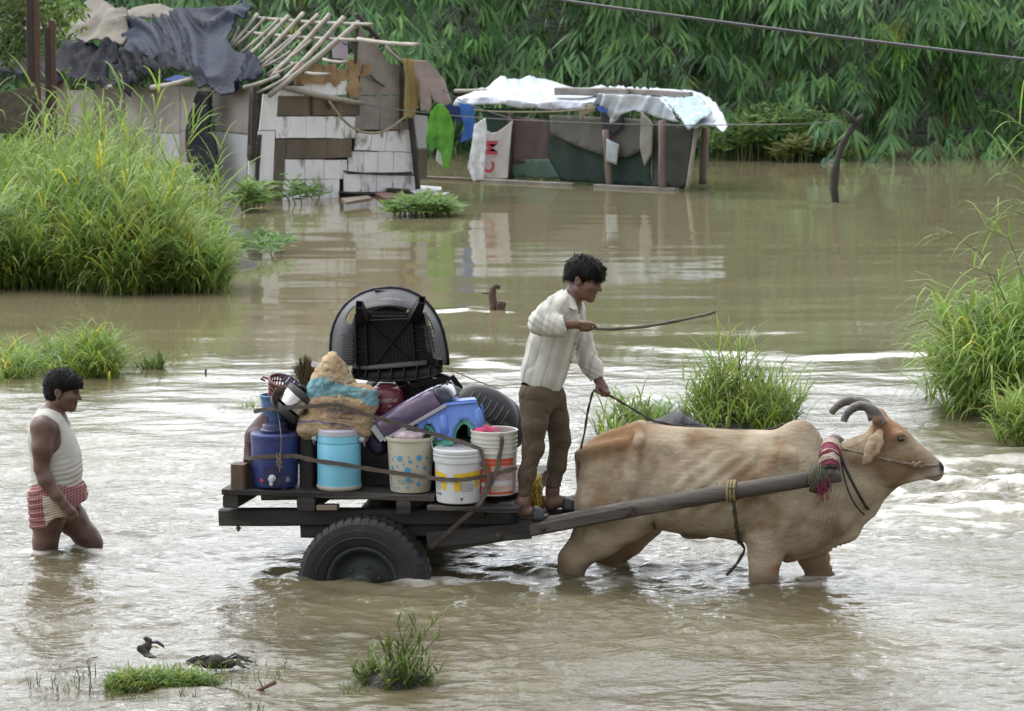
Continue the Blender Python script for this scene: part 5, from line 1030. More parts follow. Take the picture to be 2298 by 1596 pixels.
    for (sx, sy, w_, h_, a_) in ((1690, 1062, .05, .02, .5), (1640, 1180, .02, .012, .6), (1325, 1083, .012, .006, .7), (1340, 1092, .012, .006, .6), (1745, 1175, .03, .04, .45), (1850, 1170, .06, .04, .5), (1700, 1175, .02, .03, .35), (1545, 1185, .015, .01, .6)):
        q = np.array(B(sx, sy)); col = mixc(col, (.17, .125, .085), np.exp(-(((x-q[0])/w_)**2+((z-q[2])/h_)**2))*a_*sstep(-.1, .3, fbm(V*40, 2, 40)))
    hb = np.array(B(1447, 984)); col = mixc(col, (.50, .40, .28), np.exp(-(((x-hb[0])/.035)**2+((z-hb[2])/.035)**2))*.6)  # highlight on the hook bone, painted into the coat colour
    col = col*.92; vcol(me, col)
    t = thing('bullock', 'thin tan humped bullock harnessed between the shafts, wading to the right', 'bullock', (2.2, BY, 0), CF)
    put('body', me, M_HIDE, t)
    # horns
    for nm, pts, ly0, ly1 in (('near', [(1979, 953), (1970, 933), (1957, 918), (1938, 910), (1920, 912), (1905, 922), (1896, 936), (1893, 947)], BY-.085, BY-.12), ('far', [(1962, 942), (1952, 915), (1938, 903), (1920, 898), (1902, 899), (1885, 906), (1873, 917), (1866, 926)], BY+.085, BY+.14)):
        b = MB(); P = [B(x, y, ly0+(ly1-ly0)*i/7) for i, (x, y) in enumerate(pts)]
        PP = []
        for i in range(7):
            for q in range(3): PP.append(P[i].lerp(P[i+1], q/3))
        PP.append(P[-1]); P = [Vector(PP[max(0, i-1)]).lerp(PP[min(len(PP)-1, i+1)], .5) if 0 < i < len(PP)-1 else Vector(PP[i]) for i in range(len(PP))]
        rad = [(.036-.015*i/(len(P)-1))*(1+.02*math.sin(i*2.1)) for i in range(len(P))]; b.tube(P, rad, 14, jit=.015); b.build('horn', M_HORN, t, smooth=True)
    # ear: a cupped leaf of hide hanging from behind the horn
    E = SDF(B(1985, 1060, BY-.30)-Vector((.22, 0, 0)), B(1985, 955, BY-.02)+Vector((.06, 0, 0)), .006)
    E.chain([B(1974, 972, BY-.10), B(1966, 990, BY-.135), B(1957, 1010, BY-.155), B(1946, 1030, BY-.16), B(1935, 1043, BY-.155)], [.026, .046, .046, .026, .006], .02, flat=(Vector((.25, 1, .1)), 2.5))
    E.chain([B(1971, 990, BY-.17), B(1964, 1008, BY-.19), B(1952, 1026, BY-.185)], [.012, .024, .010], .01, 'cut')
    V, Q = E.mesh('ear', 1); me = quad_mesh('ear', V, Q); col = np.tile(np.array((.46, .36, .25)), (len(V), 1))
    inn = np.exp(-(((V[:, 0]-B(1964, 1008, BY-.17).x)/.03)**2+((V[:, 2]-B(1964, 1010, BY-.17).z)/.05)**2)); col = mixc(col, (.30, .165, .115), inn*.9); vcol(me, col); put('ear', me, M_HIDE, t)
    for s in (-1, 1):
        p = B(2026, 980)+Vector((0, s*.108, 0)); b = MB(); b.lathe([(.017*math.sin(a), -.017*math.cos(a)) for a in np.linspace(0.05, math.pi-.05, 9)], 14, Matrix.Translation(p) @ Matrix.Diagonal((1.25, .6, .8, 1))); b.build('eye', M_EYE, t, smooth=True)
    b = MB(); b.tube([B(1308, 1008, BY), B(1303, 1040, BY), B(1306, 1090, BY+.05), B(1310, 1150, BY+.06)], [.03, .026, .02, .016], 8); 
    tl = b.build('tail', M_HIDE, t, smooth=True); vcol(tl.data, (.42, .29, .17))
build_bull()
# ------------------------------------------------------------------ people
M_SKIN = pm('brown_skin', (1, 1, 1), (.82, .78, .76), 14, rough=.48, spec=.45, bump=.25, bscale=120, bdist=.002, attr='Col')
M_HAIR = pm('black_hair', (.007, .0065, .0065), (.013, .012, .012), 40, rough=.6, spec=.10, bump=.7, bscale=150, stretch=(1, 1, .2), bdist=.004)
M_EYEW = pm('eye', (.12, .105, .095), (.012, .01, .009), 70, rough=.2)
M_VEST = pm('worn_white_vest', (.52, .505, .465), (.44, .42, .375), 5, rough=.9, spec=.2, bump=.3, bscale=150, bdist=.002, dirt=(.42, .38, .30), dirt_scale=5, dirt_lo=.58, dirt_hi=.8)
def headshape(S, M, k=1.0):
    """skull, face, ear; M maps head coordinates (x forward, y towards the camera side, z up; metres) into the frame"""
    def p(x, y, z): return M @ Vector((x, y, z))
    r3 = M.to_3x3().normalized(); rot = r3.to_4x4()
    def e(c, r, kk=.02, op='add', rr=None): S.ell(p(*c), tuple(q*k for q in r), rot if rr is None else rot @ rr, kk, op)
    e((-.012, 0, .035), (.098, .076, .088)); e((.040, 0, -.030), (.056, .060, .088), .03)
    for s in (-1, 1):
        S.cone(p(.0, s*.048, -.062), p(.070, s*.014, -.104), .026*k, .020*k, .03)
        S.cone(p(.074, s*.040, .016), p(.090, s*.012, .014), .013*k, .013*k, .02)
        e((.088, s*.030, -.008), (.016, .017, .010), .016, 'cut'); e((.062, s*.046, -.032), (.028, .02, .018), .03)
        e((.098, s*.013, -.044), (.013, .010, .009), .008)
        e((-.012, s*.082, -.010), (.023, .012, .037), .010, rr=Matrix.Rotation(R(-12), 4, 'Y')); e((-.005, s*.096, -.008), (.010, .010, .021), .005, 'cut')
    S.cone(p(.094, 0, .006), p(.121, 0, -.040), .009*k, .0125*k, .012); e((.116, 0, -.0545), (.010, .03, .0045), .008, 'cut'); e((.110, 0, -.093), (.012, .03, .007), .012, 'cut')
    e((.096, 0, -.064), (.014, .023, .007), .007); e((.092, 0, -.081), (.014, .020, .0085), .007); S.cone(p(.106, .02, -.0715), p(.106, -.02, -.0715), .0035*k, .0035*k, .006, 'cut')
    e((.076, 0, -.107), (.019, .021, .016), .02)
def hairshape(lo, hi, M, h=.006, k=1.0, fringe=.0, low=-.06, seed=1, rough=.006, curl=False):
    H = SDF(lo, hi, h); rot = M.to_3x3().normalized().to_4x4()
    def p(x, y, z): return M @ Vector((x, y, z))
    H.ell(p(-.016, 0, .045), (.112*k, .090*k, .098*k), rot, 0); H.ell(p(-.040, 0, -.015), (.083*k, .080*k, .085*k), rot, .03)
    if fringe: H.ell(p(.052, 0, .060), (.066*k, .078*k, .052*k), rot, .03); H.ell(p(.075, 0, .030), (.045*k, .062*k, .036*k), rot, .03)
    H.ell(p(.092, 0, -.055), (.086*k, .16*k, .082*k), rot, .012, 'cut')                      # face
    for s in (-1, 1): H.ell(p(-.006, s*.110, -.028), (.036*k, .048*k, .050*k), rot, .010, 'cut'); H.ell(p(.030, s*.100, -.055), (.050*k, .035*k, .050*k), rot, .012, 'cut')
    H.ell(p(-.03, 0, low-.095), (.14*k, .14*k, .07*k), rot, .012, 'cut')
    V, Q = H.mesh('hair', 1); n = vnormals(V, Q); Vl = (V-np.array(M.translation))@np.array(M.to_3x3().normalized())
    V = V+n*(rough*fbm(Vl*(np.array((26, 26, 26)) if curl else np.array((75, 75, 14))), 3, seed)+rough*.45*fbm(Vl*np.array((120, 120, 40)), 2, seed+3))[:, None]
    return V, Q
def finger(S, pts, r, k=.006): S.chain(pts, r, k)
def lines(V, rng): return V
SKIN_A = (.118, .066, .047); SKIN_B = (.165, .090, .063)
def skin_colour(V, base, seed):
    nz = fbm(V*9, 3, seed); c = np.array(base)*(1+.16*nz)[:, None]; return c

# ---- man wading behind the cart
YA = 20.02
def wader():
    def A(sx, sy, dy=0.): return PY(sx, sy, YA+dy)
    lo = A(58, 1245, 0)-Vector((.05, .36, .45)); hi = A(232, 815, 0)+Vector((.06, .36, .04))
    S = SDF(lo, hi, .0075); sc_ = 1/350.
    # trunk: profile in the picture, depth from anatomy
    T = [(1140, 64, 176, .185), (1112, 63, 175, .180), (1085, 71, 178, .168), (1055, 74, 181.5, .166), (1020, 71, 178, .168), (985, 66, 167, .172), (960, 68, 157, .175), (940, 78, 148, .165), (925, 88, 143, .10)]
    st = []
    for sy, x0, x1, w in T: st.append((A(0, sy).z, A(x1, sy).x, A(x0, sy).x, w, 2.1, 2.1))
    # loft runs along x, so the trunk is lofted in a turned copy of the axes: x'=z, z'=x
    S2 = SDF((lo.z, lo.y, lo.x), (hi.z, hi.y, hi.x), .0075); S2.loft(st, YA, .02)
    tr = np.transpose(S2.F, (2, 1, 0)); n = np.minimum(tr.shape, S.F.shape); S.F[:n[0], :n[1], :n[2]] = tr[:n[0], :n[1], :n[2]]
    # neck, head
    HM = Matrix.Translation(A(141, 876)) @ Matrix.Rotation(R(7), 4, 'Y') @ Matrix.Rotation(R(-6), 4, 'Z')
    S.cone(A(116, 932), A(129, 893), .068, .056, .04); headshape(S, HM, 1.05)
    S.cone(A(110, 938, -.02), A(96, 955, -.15), .06, .07, .05); S.cone(A(110, 938, .02), A(100, 955, .15), .06, .07, .05)
    # near arm hangs forward
    S.chain([A(96, 962, -.175), A(95, 1005, -.205), A(92, 1050, -.21)], [.080, .064, .047], .035)
    S.chain([A(92, 1050, -.21), A(103, 1078, -.225), A(128, 1112, -.235), A(143, 1131, -.235)], [.047, .049, .036, .028], .02)
    S.chain([A(143, 1131, -.235), A(154, 1148, -.23)], [.030, .036], .02, flat=((0, 1, 0), 1.3))
    for i, (x, y) in enumerate(((147, 1160), (155, 1164), (163, 1164), (170, 1159))):
        S.chain([A(149+i*5, 1148-i*2, -.245+i*.012), A(x+1, y, -.25+i*.013), A(x+2, y+9-i, -.235+i*.012), A(x-2, y+11-i, -.222+i*.012)], [.0135, .0118, .0108, .009], .005)
    S.chain([A(156, 1136, -.215), A(167, 1146, -.20), A(173, 1158, -.20)], [.014, .0125, .010], .006)
    # far arm: elbow behind the belly, hand at the waist
    S.chain([A(116, 962, .17), A(128, 1010, .215), A(150, 1055, .22), A(168, 1085, .20), A(180, 1100, .17)], [.075, .058, .046, .038, .030], .03)
    S.cone(A(180, 1100, .165), A(183, 1108, .15), .034, .032, .02)
    for i in range(4):
        S.chain([A(183+i, 1103+i*2, .16-i*.02), A(188-i*.5, 1110+i*2, .155-i*.02), A(183-i*.5, 1119+i, .145-i*.018)], [.0125, .0115, .0095], .005)
    S.chain([A(177, 1102, .12), A(174, 1113, .115)], [.012, .010], .006)
    # legs
    S.chain([A(112, 1120, -.085), A(108, 1170, -.095), A(102, 1215, -.10), A(101, 1245, -.10), A(98, 1300, -.10)], [.135, .098, .077, .070, .06], .04)
    S.chain([A(126, 1125, .09), A(160, 1165, .10), A(193, 1203, .105), A(205, 1221, .105), A(196, 1290, .105)], [.130, .095, .076, .068, .055], .04)
    V, Q = S.mesh('body', 1); n = vnormals(V, Q); V = V+n*(.0025*fbm(V*18, 2, 4))[:, None]
    me = quad_mesh('body', V, Q); col = skin_colour(V, SKIN_A, 5)
    face = np.exp(-(np.linalg.norm(V-np.array(HM @ Vector((.085, 0, -.03))), axis=1)/.06)**2)[:, None]; col = col*(1+.18*face)
    lip = np.exp(-(np.linalg.norm(V-np.array(HM @ Vector((.10, 0, -.072))), axis=1)/.022)**2)[:, None]; col = col*(1-lip*.6)+np.array((.055, .025, .022))*lip*.6
    mous = np.exp(-(np.linalg.norm((V-np.array(HM @ Vector((.098, 0, -.056))))/np.array((1, 1.6, .6)), axis=1)/.016)**2)[:, None]; col = col*(1-mous*.7)+np.array((.014, .012, .012))*mous*.7
    for s in (-1, 1):
        q = np.exp(-(np.linalg.norm((V-np.array(HM @ Vector((.088, s*.030, .014))))/np.array((1, 1.6, .5)), axis=1)/.014)**2)[:, None]; col = col*(1-q*.8)+np.array((.014, .012, .012))*q*.8
    for s in (-1, 1):
        q = np.exp(-(np.linalg.norm((V-np.array(HM @ Vector((.088, s*.035, -.007))))/np.array((1, 1.3, .55)), axis=1)/.012)**2)[:, None]; col = col*(1-q*.75)+np.array((.016, .012, .011))*q*.75
    wet = (1-sstep(.02, .07, V[:, 2]))[:, None]; col = col*(1-.35*wet); vcol(me, col)
    t = thing('person', 'man in a white sleeveless vest and red checked cloth wading behind the cart', 'person', (A(110, 1232).x, YA, 0))
    put('body', me, M_SKIN, t)
    V, Q = hairshape(A(92, 930, 0)-Vector((.02, .16, 0)), A(195, 812, 0)+Vector((.03, .16, .03)), HM, .0055, 1.03, .9, -.045, 3, .0045, True)
    hv = V; hn = vnormals(V, Q)
    put('hair', quad_mesh('hair', V, Q), M_HAIR, t)
    hst = MB(); rnd = random.Random(12)
    for k in range(900):
        i = rnd.randrange(len(hv)); p = hv[i]; d = np.array((rnd.uniform(.2, 1), rnd.uniform(-.35, .35), rnd.uniform(-1, -.1))); d = d-hn[i]*(d@hn[i]); d = d/max(np.linalg.norm(d), 1e-6); L_ = rnd.uniform(.015, .03)
        hst.tube([p-hn[i]*.002, p+d*L_*.5+hn[i]*.0012, p+d*L_-hn[i]*.001], [.0014, .0013, .0005], 3)
    hst.build('strands', M_HAIR, t, smooth=True, kind='stuff')
    for s in (-1, 1):
        p = HM @ Vector((.081, s*.030, -.009)); b = MB(); b.lathe([(.012*math.sin(a), -.012*math.cos(a)) for a in np.linspace(.05, math.pi-.05, 8)], 12, Matrix.Translation(p)); b.build('eye', M_EYEW, t, smooth=True)
    # vest: the trunk swollen a little, with wide armholes and a deep neckline
    W = SDF(lo, hi, .0065); S2 = SDF((lo.z, lo.y, lo.x), (hi.z, hi.y, hi.x), .0065)
    S2.loft([(z, a+.013, b_-.012, w+.012, p, q) for z, a, b_, w, p, q in st], YA, .02)
    tr = np.transpose(S2.F, (2, 1, 0)); m = np.minimum(tr.shape, W.F.shape); W.F[:m[0], :m[1], :m[2]] = tr[:m[0], :m[1], :m[2]]
    for s in (-1, 1):
        W.cone(A(112, 936, s*.03), A(101, 952, s*.135), .078, .086, .04)
        W.chain([A(93, 962, s*.285), A(112, 988, s*.265), A(128, 1000, s*.275)], [.115, .135, .105], .01, 'cut')
        W.cone(A(84, 945, s*.30), A(88, 970, s*.29), .10, .10, .01, 'cut')
    W.chain([A(118, 905, 0), A(140, 925, 0), A(158, 945, 0)], [.088, .072, .045], .012, 'cut')
    W.ell(A(110, 1150), (.4, .4, .145), None, .01, 'cut')
    V, Q = W.mesh('vest', 1); nn = vnormals(V, Q)
    fz = (V[:, 2]-A(0, 1090).z); fold = (1-sstep(.0, .30, fz))*.0035*np.sin((V[:, 2]-.25*V[:, 0])*6.283/.033+4.5*fbm(V*5, 2, 3))*sstep(-.35, .25, vnoise(V*7, 5))+.003*fbm(V*np.array((7, 7, 22)), 3, 6)
    V = V+nn*fold[:, None]; put('vest', quad_mesh('vest', V, Q), M_VEST, t)
    # checked loincloth wound round the hips, striped flap in front of the thigh
    C = SDF(lo, hi, .007)
    S2 = SDF((lo.z, lo.y, lo.x), (hi.z, hi.y, hi.x), .007)
    S2.loft([(A(0, 1186).z, A(140, 0).x, A(70, 0).x, .205, 2.3, 2.3), (A(0, 1160).z, A(168, 0).x, A(62.5, 0).x, .21, 2.3, 2.3), (A(0, 1130).z, A(178, 0).x, A(60, 0).x, .205, 2.2, 2.2), (A(0, 1105).z, A(177, 0).x, A(60.5, 0).x, .195, 2.2, 2.2), (A(0, 1084).z, A(172, 0).x, A(67, 0).x, .180, 2.2, 2.2)], YA, .02)
    tr = np.transpose(S2.F, (2, 1, 0)); m = np.minimum(tr.shape, C.F.shape); C.F[:m[0], :m[1], :m[2]] = tr[:m[0], :m[1], :m[2]]
    C.chain([A(112, 1120, -.09), A(108, 1172, -.095)], [.146, .122], .03); C.chain([A(128, 1125, .09), A(150, 1150, .10)], [.142, .124], .03)
    hemA, hemB = A(66, 1192), A(186, 1128)                                 # slanting hem: everything below it is cut away
    g = np.meshgrid(*[C.lo[i]+C.h*np.arange(C.n[i]) for i in range(3)], indexing='ij'); nx_ = np.array((hemB.z-hemA.z, 0, -(hemB.x-hemA.x))); nx_ = nx_/np.linalg.norm(nx_)
    dd = (g[0]-hemA.x)*nx_[0]+(g[2]-hemA.z)*nx_[2]+.012*np.sin(g[0]*40); C.F = np.maximum(C.F, dd.astype(np.float32)); C.F = np.maximum(C.F, (g[2]-A(0, 1081).z).astype(np.float32))
    V, Q = C.mesh('loincloth', 1); nn = vnormals(V, Q)
    V = V+nn*(.0045*np.sin((V[:, 2]*1.0-.28*V[:, 0])*6.283/.05+4.5*fbm(V*5, 2, 9))*sstep(-.1, .4, vnoise(V*4, 8)+.2)+.003*fbm(V*14, 2, 2))[:, None]
    me = quad_mesh('loincloth', V, Q)
    px = CX+FS*V[:, 0]/V[:, 1]*1.0; red = np.array((.165, .036, .042)); lite = np.array((.36, .225, .205)); cream = np.array((.52, .46, .35))
    q = np.array(A(107, 1120)); flap = sstep(0, .008, V[:, 0]-(q[0]+.10*(q[2]-V[:, 2])))*(1-sstep(0, .008, V[:, 0]-(q[0]+.155+.30*(q[2]-V[:, 2]))))*(V[:, 1] < YA)*(V[:, 2] < A(0, 1100).z)
    vcol(me, flap[:, None]*np.ones(3), 'flap')
    m_, nt_, p_, o_ = new_mat('red_checked_cloth'); n = nt_.nodes.new; l = nt_.links.new; tc = n('ShaderNodeTexCoord'); sx = n('ShaderNodeSeparateXYZ'); l(tc.outputs['Object'], sx.inputs[0])
    def lineset(sock, freq, width):
        a = n('ShaderNodeMath'); a.operation = 'MULTIPLY'; l(sock, a.inputs[0]); a.inputs[1].default_value = freq
        f = n('ShaderNodeMath'); f.operation = 'FRACT'; l(a.outputs[0], f.inputs[0]); c = n('ShaderNodeMath'); c.operation = 'LESS_THAN'; l(f.outputs[0], c.inputs[0]); c.inputs[1].default_value = width; return c.outputs[0]
    ad = n('ShaderNodeMath'); ad.operation = 'MULTIPLY_ADD'; l(sx.outputs['X'], ad.inputs[0]); ad.inputs[1].default_value = -.25; l(sx.outputs['Z'], ad.inputs[2])
    lh = lineset(ad.outputs[0], 56, .20); lv = lineset(sx.outputs['X'], 56, .16); mxx = n('ShaderNodeMath'); mxx.operation = 'MAXIMUM'; l(lh, mxx.inputs[0]); l(lv, mxx.inputs[1])
    m1 = n('ShaderNodeMixRGB'); l(mxx.outputs[0], m1.inputs[0]); m1.inputs[1].default_value = (*red, 1); m1.inputs[2].default_value = (*lite, 1)
    m2 = n('ShaderNodeMixRGB'); l(lh, m2.inputs[0]); m2.inputs[1].default_value = (*cream, 1); m2.inputs[2].default_value = (.16, .06, .06, 1)
    fa = n('ShaderNodeAttribute'); fa.attribute_name = 'flap'; m3 = n('ShaderNodeMixRGB'); l(fa.outputs['Fac'], m3.inputs[0]); l(m1.outputs[0], m3.inputs[1]); l(m2.outputs[0], m3.inputs[2]); l(m3.outputs[0], p_.inputs['Base Color']); p_.inputs['Roughness'].default_value = .9
    put('loincloth', me, m_, t)
wader()

# ---- young man standing on the shafts, driving
def driver():
    def D(sx, sy, ly): return CL(sx, sy, ly)
    LY = .30
    lo = Vector((D(1150, 900, LY).x-.04, -.12, .24)); hi = Vector((D(1375, 600, LY).x+.03, .78, D(1312, 568, LY).z+.03))
    S = SDF(lo, hi, .0075)
    HM = Matrix.Translation(D(1310, 626, LY-.01)) @ Matrix.Rotation(R(14), 4, 'Y') @ Matrix.Rotation(R(-7), 4, 'Z')
    headshape(S, HM, 1.0); S.cone(D(1278, 690, LY), D(1295, 642, LY), .062, .052, .04)
    pelvis = D(1217, 868, LY); chest = D(1252, 740, LY)
    S.chain([pelvis, D(1230, 810, LY), chest, D(1268, 695, LY)], [.10, .115, .14, .105], .05, flat=((1, 0, -.25), 1.35))
    # arms: right one bent with the stick, left one reaching down with the rein
    arm1 = [D(1243, 695, LY-.17), D(1222, 715, LY-.24), D(1212, 727, LY-.26)]; fore1 = [arm1[-1], D(1250, 729, LY-.26), D(1288, 727, LY-.235)]
    S.chain(arm1, [.062, .05, .043], .03); S.chain(fore1, [.043, .040, .027], .02)
    S.chain([D(1288, 727, LY-.235), D(1304, 728, LY-.225)], [.029, .034], .02, flat=((0, 0, 1), 1.15))
    for i in range(4):
        x = 1306+i*6.5; S.chain([D(x-3, 723+i*.6, LY-.25+.004*i), D(x+5, 725+i*.8, LY-.265), D(x+4, 737+i*.4, LY-.262), D(x-3, 742, LY-.242)] if i < 3 else [D(x-2, 724, LY-.245), D(x+8, 729, LY-.255), D(x+14, 737, LY-.245)], [.0125, .0115, .0105, .009] if i < 3 else [.012, .0105, .009], .005)
    S.chain([D(1302, 735, LY-.205), D(1316, 741, LY-.215), D(1326, 740, LY-.222)], [.0135, .012, .010], .006)
    arm2 = [D(1284, 700, LY+.17), D(1304, 760, LY+.22), D(1318, 805, LY+.22)]; fore2 = [arm2[-1], D(1333, 832, LY+.21), D(1345, 856, LY+.20)]
    S.chain(arm2, [.062, .052, .044], .03); S.chain(fore2, [.043, .038, .027], .02)
    S.chain([fore2[-1], D(1353, 870, LY+.19)], [.029, .034], .02)
    for i in range(4): S.chain([D(1350+i*4, 870+i*1.5, LY+.165+.012*i), D(1357+i*3.3, 880+i*.6, LY+.155+.012*i), D(1350+i*4.5, 888+i*.3, LY+.165+.012*i)], [.0125, .0115, .0095], .005)
    S.chain([D(1340, 868, LY+.16), D(1338, 877, LY+.15), D(1346, 883, LY+.15)], [.013, .012, .0095], .006)
    # lower legs and feet (the rest is inside the trousers)
    NL, FL = .16, .43
    legN = [D(1206, 880, LY-.09), D(1196, 1005, NL+.02), D(1175, 1128, NL)]; legF = [D(1232, 885, LY+.09), D(1258, 985, FL), D(1240, 1100, FL)]
    S.chain(legN, [.065, .042, .036], .03); S.chain(legF, [.065, .042, .038], .03)
    S.chain([D(1173, 1125, NL), D(1170, 1147, NL), D(1205, 1153, NL)], [.040, .034, .028], .025); S.chain([D(1205, 1152, NL), D(1222, 1158, NL)], [.034, .027], .02, flat=((0, 0, 1), 1.2))
    for i in range(5): S.cone(D(1222, 1157.5, NL-.035+.018*i), D(1229-abs(i-3.5), 1158.5, NL-.042+.02*i), .013, .0115, .005)
    S.chain([D(1240, 1100, FL), D(1236, 1130, FL), D(1265, 1126, FL), D(1290, 1130, FL)], [.038, .038, .031, .024], .03)
    V, Q = S.mesh('body', 1); me = quad_mesh('body', V, Q); col = skin_colour(V, SKIN_B, 15)
    lip = np.exp(-(np.linalg.norm(V-np.array(HM @ Vector((.10, 0, -.072))), axis=1)/.02)**2)[:, None]; col = col*(1-lip*.5)+np.array((.12, .05, .045))*lip*.5
    teeth = np.exp(-(np.linalg.norm((V-np.array(HM @ Vector((.099, 0, -.0715))))/np.array((1, 2.2, .55)), axis=1)/.0075)**2)[:, None]; col = col*(1-teeth*.8)+np.array((.6, .56, .5))*teeth*.8
    for s in (-1, 1):
        q = np.exp(-(np.linalg.norm((V-np.array(HM @ Vector((.088, s*.030, .012))))/np.array((1, 1.6, .5)), axis=1)/.013)**2)[:, None]; col = col*(1-q*.8)+np.array((.016, .013, .012))*q*.8
    fade = np.exp(-(np.linalg.norm((V-np.array(HM @ Vector((-.075, 0, -.045))))/np.array((.9, 1.6, 1)), axis=1)/.055)**2)[:, None]; col = col*(1-fade*.7)+np.array((.03, .024, .022))*fade*.7
    for s in (-1, 1):
        q = np.exp(-(np.linalg.norm((V-np.array(HM @ Vector((.086, s*.034, -.007))))/np.array((1, 1.3, .55)), axis=1)/.012)**2)[:, None]; col = col*(1-q*.75)+np.array((.02, .014, .012))*q*.75
    vcol(me, col)
    t = thing('person', 'young man in a pale striped shirt and brown trousers standing on the cart shafts', 'person', (legN[2].x, LY, .33), CF)
    put('body', me, M_SKIN, t)
    V, Q = hairshape(D(1262, 660, LY)-Vector((.02, .16, 0)), D(1368, 566, LY)+Vector((.03, .16, .02)), HM, .0055, 1.04, 1, .005, 6, .004)
    b = put('hair', quad_mesh('hair', V, Q), M_HAIR, t)
    st = MB(); rnd = random.Random(8)
    for k in range(110):
        a = rnd.uniform(-1.2, 1.2); z0 = rnd.uniform(.03, .11); x0 = rnd.uniform(.01, .075); p0 = Vector((x0, math.sin(a)*.085, z0+.015)); p1 = Vector((.105-.03*abs(a)+rnd.uniform(-.01, .02), math.sin(a)*.078, .022+rnd.uniform(-.03, .03))); pm_ = p0.lerp(p1, .5)+Vector((.028, 0, .014))
        st.tube([HM @ p0, HM @ pm_, HM @ p1], [.005, .0048, .0012], 4)
    for k in range(40):
        a = rnd.uniform(0, 6.28); p0 = Vector((-.02+.08*math.cos(a)*rnd.random(), .07*math.sin(a)*rnd.random(), .125)); st.tube([HM @ p0, HM @ (p0+Vector((rnd.uniform(-.02, .03), rnd.uniform(-.02, .02), .024)))], [.004, .001], 4)
    hn = vnormals(V, Q); ax = np.array(HM.to_3x3() @ Vector((.55, 0, -.85)))
    for k in range(520):
        i = rnd.randrange(len(V)); p = V[i]; d = ax-hn[i]*(ax@hn[i]); d = d/max(np.linalg.norm(d), 1e-6); L_ = rnd.uniform(.025, .048)
        st.tube([p-hn[i]*.002, p+d*L_*.5+hn[i]*.0015, p+d*L_+hn[i]*rnd.uniform(-.003, .002)], [.0018, .0016, .0005], 3)
    st.build('fringe', M_HAIR, t, smooth=True, kind='stuff')
    for s in (-1, 1):
        p = HM @ Vector((.081, s*.030, -.009)); b = MB(); b.lathe([(.0115*math.sin(a), -.0115*math.cos(a)) for a in np.linspace(.05, math.pi-.05, 8)], 12, Matrix.Translation(p)); b.build('eye', M_EYEW, t, smooth=True)
    # ---- shirt
    W = SDF(lo-Vector((.02, .02, 0)), hi+Vector((.02, .02, 0)), .007)
    P = [D(1213, 868, LY), D(1222, 830, LY), D(1237, 775, LY), D(1256, 725, LY), D(1268, 690, LY)]
    W.chain(P, [.142, .146, .154, .158, .118], .05, flat=((1, 0, -.25), 1.10))
    W.chain([D(1248, 694, LY-.11), arm1[0], arm1[1], arm1[2]], [.085, .078, .074, .070], .035)
    W.chain([arm1[2], D(1232, 729, LY-.27), D(1262, 733, LY-.262), D(1272, 735, LY-.26)], [.070, .068, .062, .060], .025)
    W.chain([D(1276, 690, LY+.10), arm2[0], arm2[1], arm2[2], D(1331, 828, LY+.21), D(1339, 846, LY+.205)], [.085, .078, .070, .063, .058, .050], .03)
    W.chain([fore1[1], fore1[2]+Vector((.1, 0, 0))], [.052, .046], .01, 'cut'); W.cone(D(1287, 748, LY-.26), D(1310, 750, LY-.26), .062, .075, .01, 'cut')
    W.cone(D(1290, 725, LY-.26), D(1325, 722, LY-.26), .075, .10, .01, 'cut')
    W.cone(D(1341.5, 853, LY+.205), D(1350, 872, LY+.2), .045, .07, .005, 'cut')
    W.chain([D(1290, 652, LY), D(1299, 678, LY-.01), D(1307, 702, LY-.03), D(1304, 740, LY-.035), D(1292, 768, LY-.04)], [.070, .058, .028, .026, .014], .006, 'cut')
    W.chain([D(1294, 758, LY-.04), D(1279, 806, LY-.045), D(1269, 846, LY-.045), D(1260, 892, LY-.045)], [.011, .010, .011, .016], .002, 'cut')
    pa_, pb_ = D(1166, 858, LY-.1), D(1262, 884, LY-.1); W.plane(pa_, Vector((-(pa_.z-pb_.z), 0, -(pb_.x-pa_.x))))
    V, Q = W.mesh('shirt', 1); nn = vnormals(V, Q)
    lowm = sstep(D(0, 760, LY).z, D(0, 850, LY).z, V[:, 2]); a_el = np.exp(-(np.linalg.norm(V-np.array(arm1[2]), axis=1)/.16)**2); a_f = np.exp(-(np.linalg.norm(V-np.array(arm2[2]), axis=1)/.15)**2)
    f = .0030*np.sin((V[:, 0]*.9+V[:, 2]*.35)*6.283/.095+5*fbm(V*3.2, 2, 3))*sstep(-.3, .3, vnoise(V*3, 5))+a_el*.0028*np.sin((V[:, 0]*.7+V[:, 2])*6.283/.045+4*fbm(V*6, 2, 2))+a_f*.004*np.sin((V[:, 2]*.9+V[:, 0]*.5)*6.283/.038+3*fbm(V*6, 2, 6))*sstep(-.3, .2, vnoise(V*8, 1))+.008*fbm(V*np.array((8, 8, 5)), 3, 7)-.006*np.clip(.3-np.abs(fbm(V*np.array((7, 7, 4.5)), 2, 27)), 0, .3)/.3
    V = V+nn*f[:, None]; me = quad_mesh('shirt', V, Q)
    u = V[:, 0]+.34*(V[:, 2]-1.0)*-1.0; base = np.array((.53, .52, .475)); col = np.tile(base, (len(V), 1)); u = (V[:, 0]-D(1237, 775, LY).x)-(V[:, 2]-D(1237, 775, LY).z)*.30
    wr = .004*vnoise(V*8, 12)
    for c_, w_, k_ in ((-.075, .020, .62), (-.045, .003, .45), (-.100, .003, .5), (.030, .004, .6), (.095, .018, .72), (-.15, .012, .65), (.15, .005, .6), (-.20, .004, .6), (.20, .016, .7), (.26, .004, .6)):
        m = np.exp(-(np.maximum(np.abs(u+wr-c_)-w_, 0)/.003)**2)[:, None]; col = col*(1-m*(1-k_)*.6)
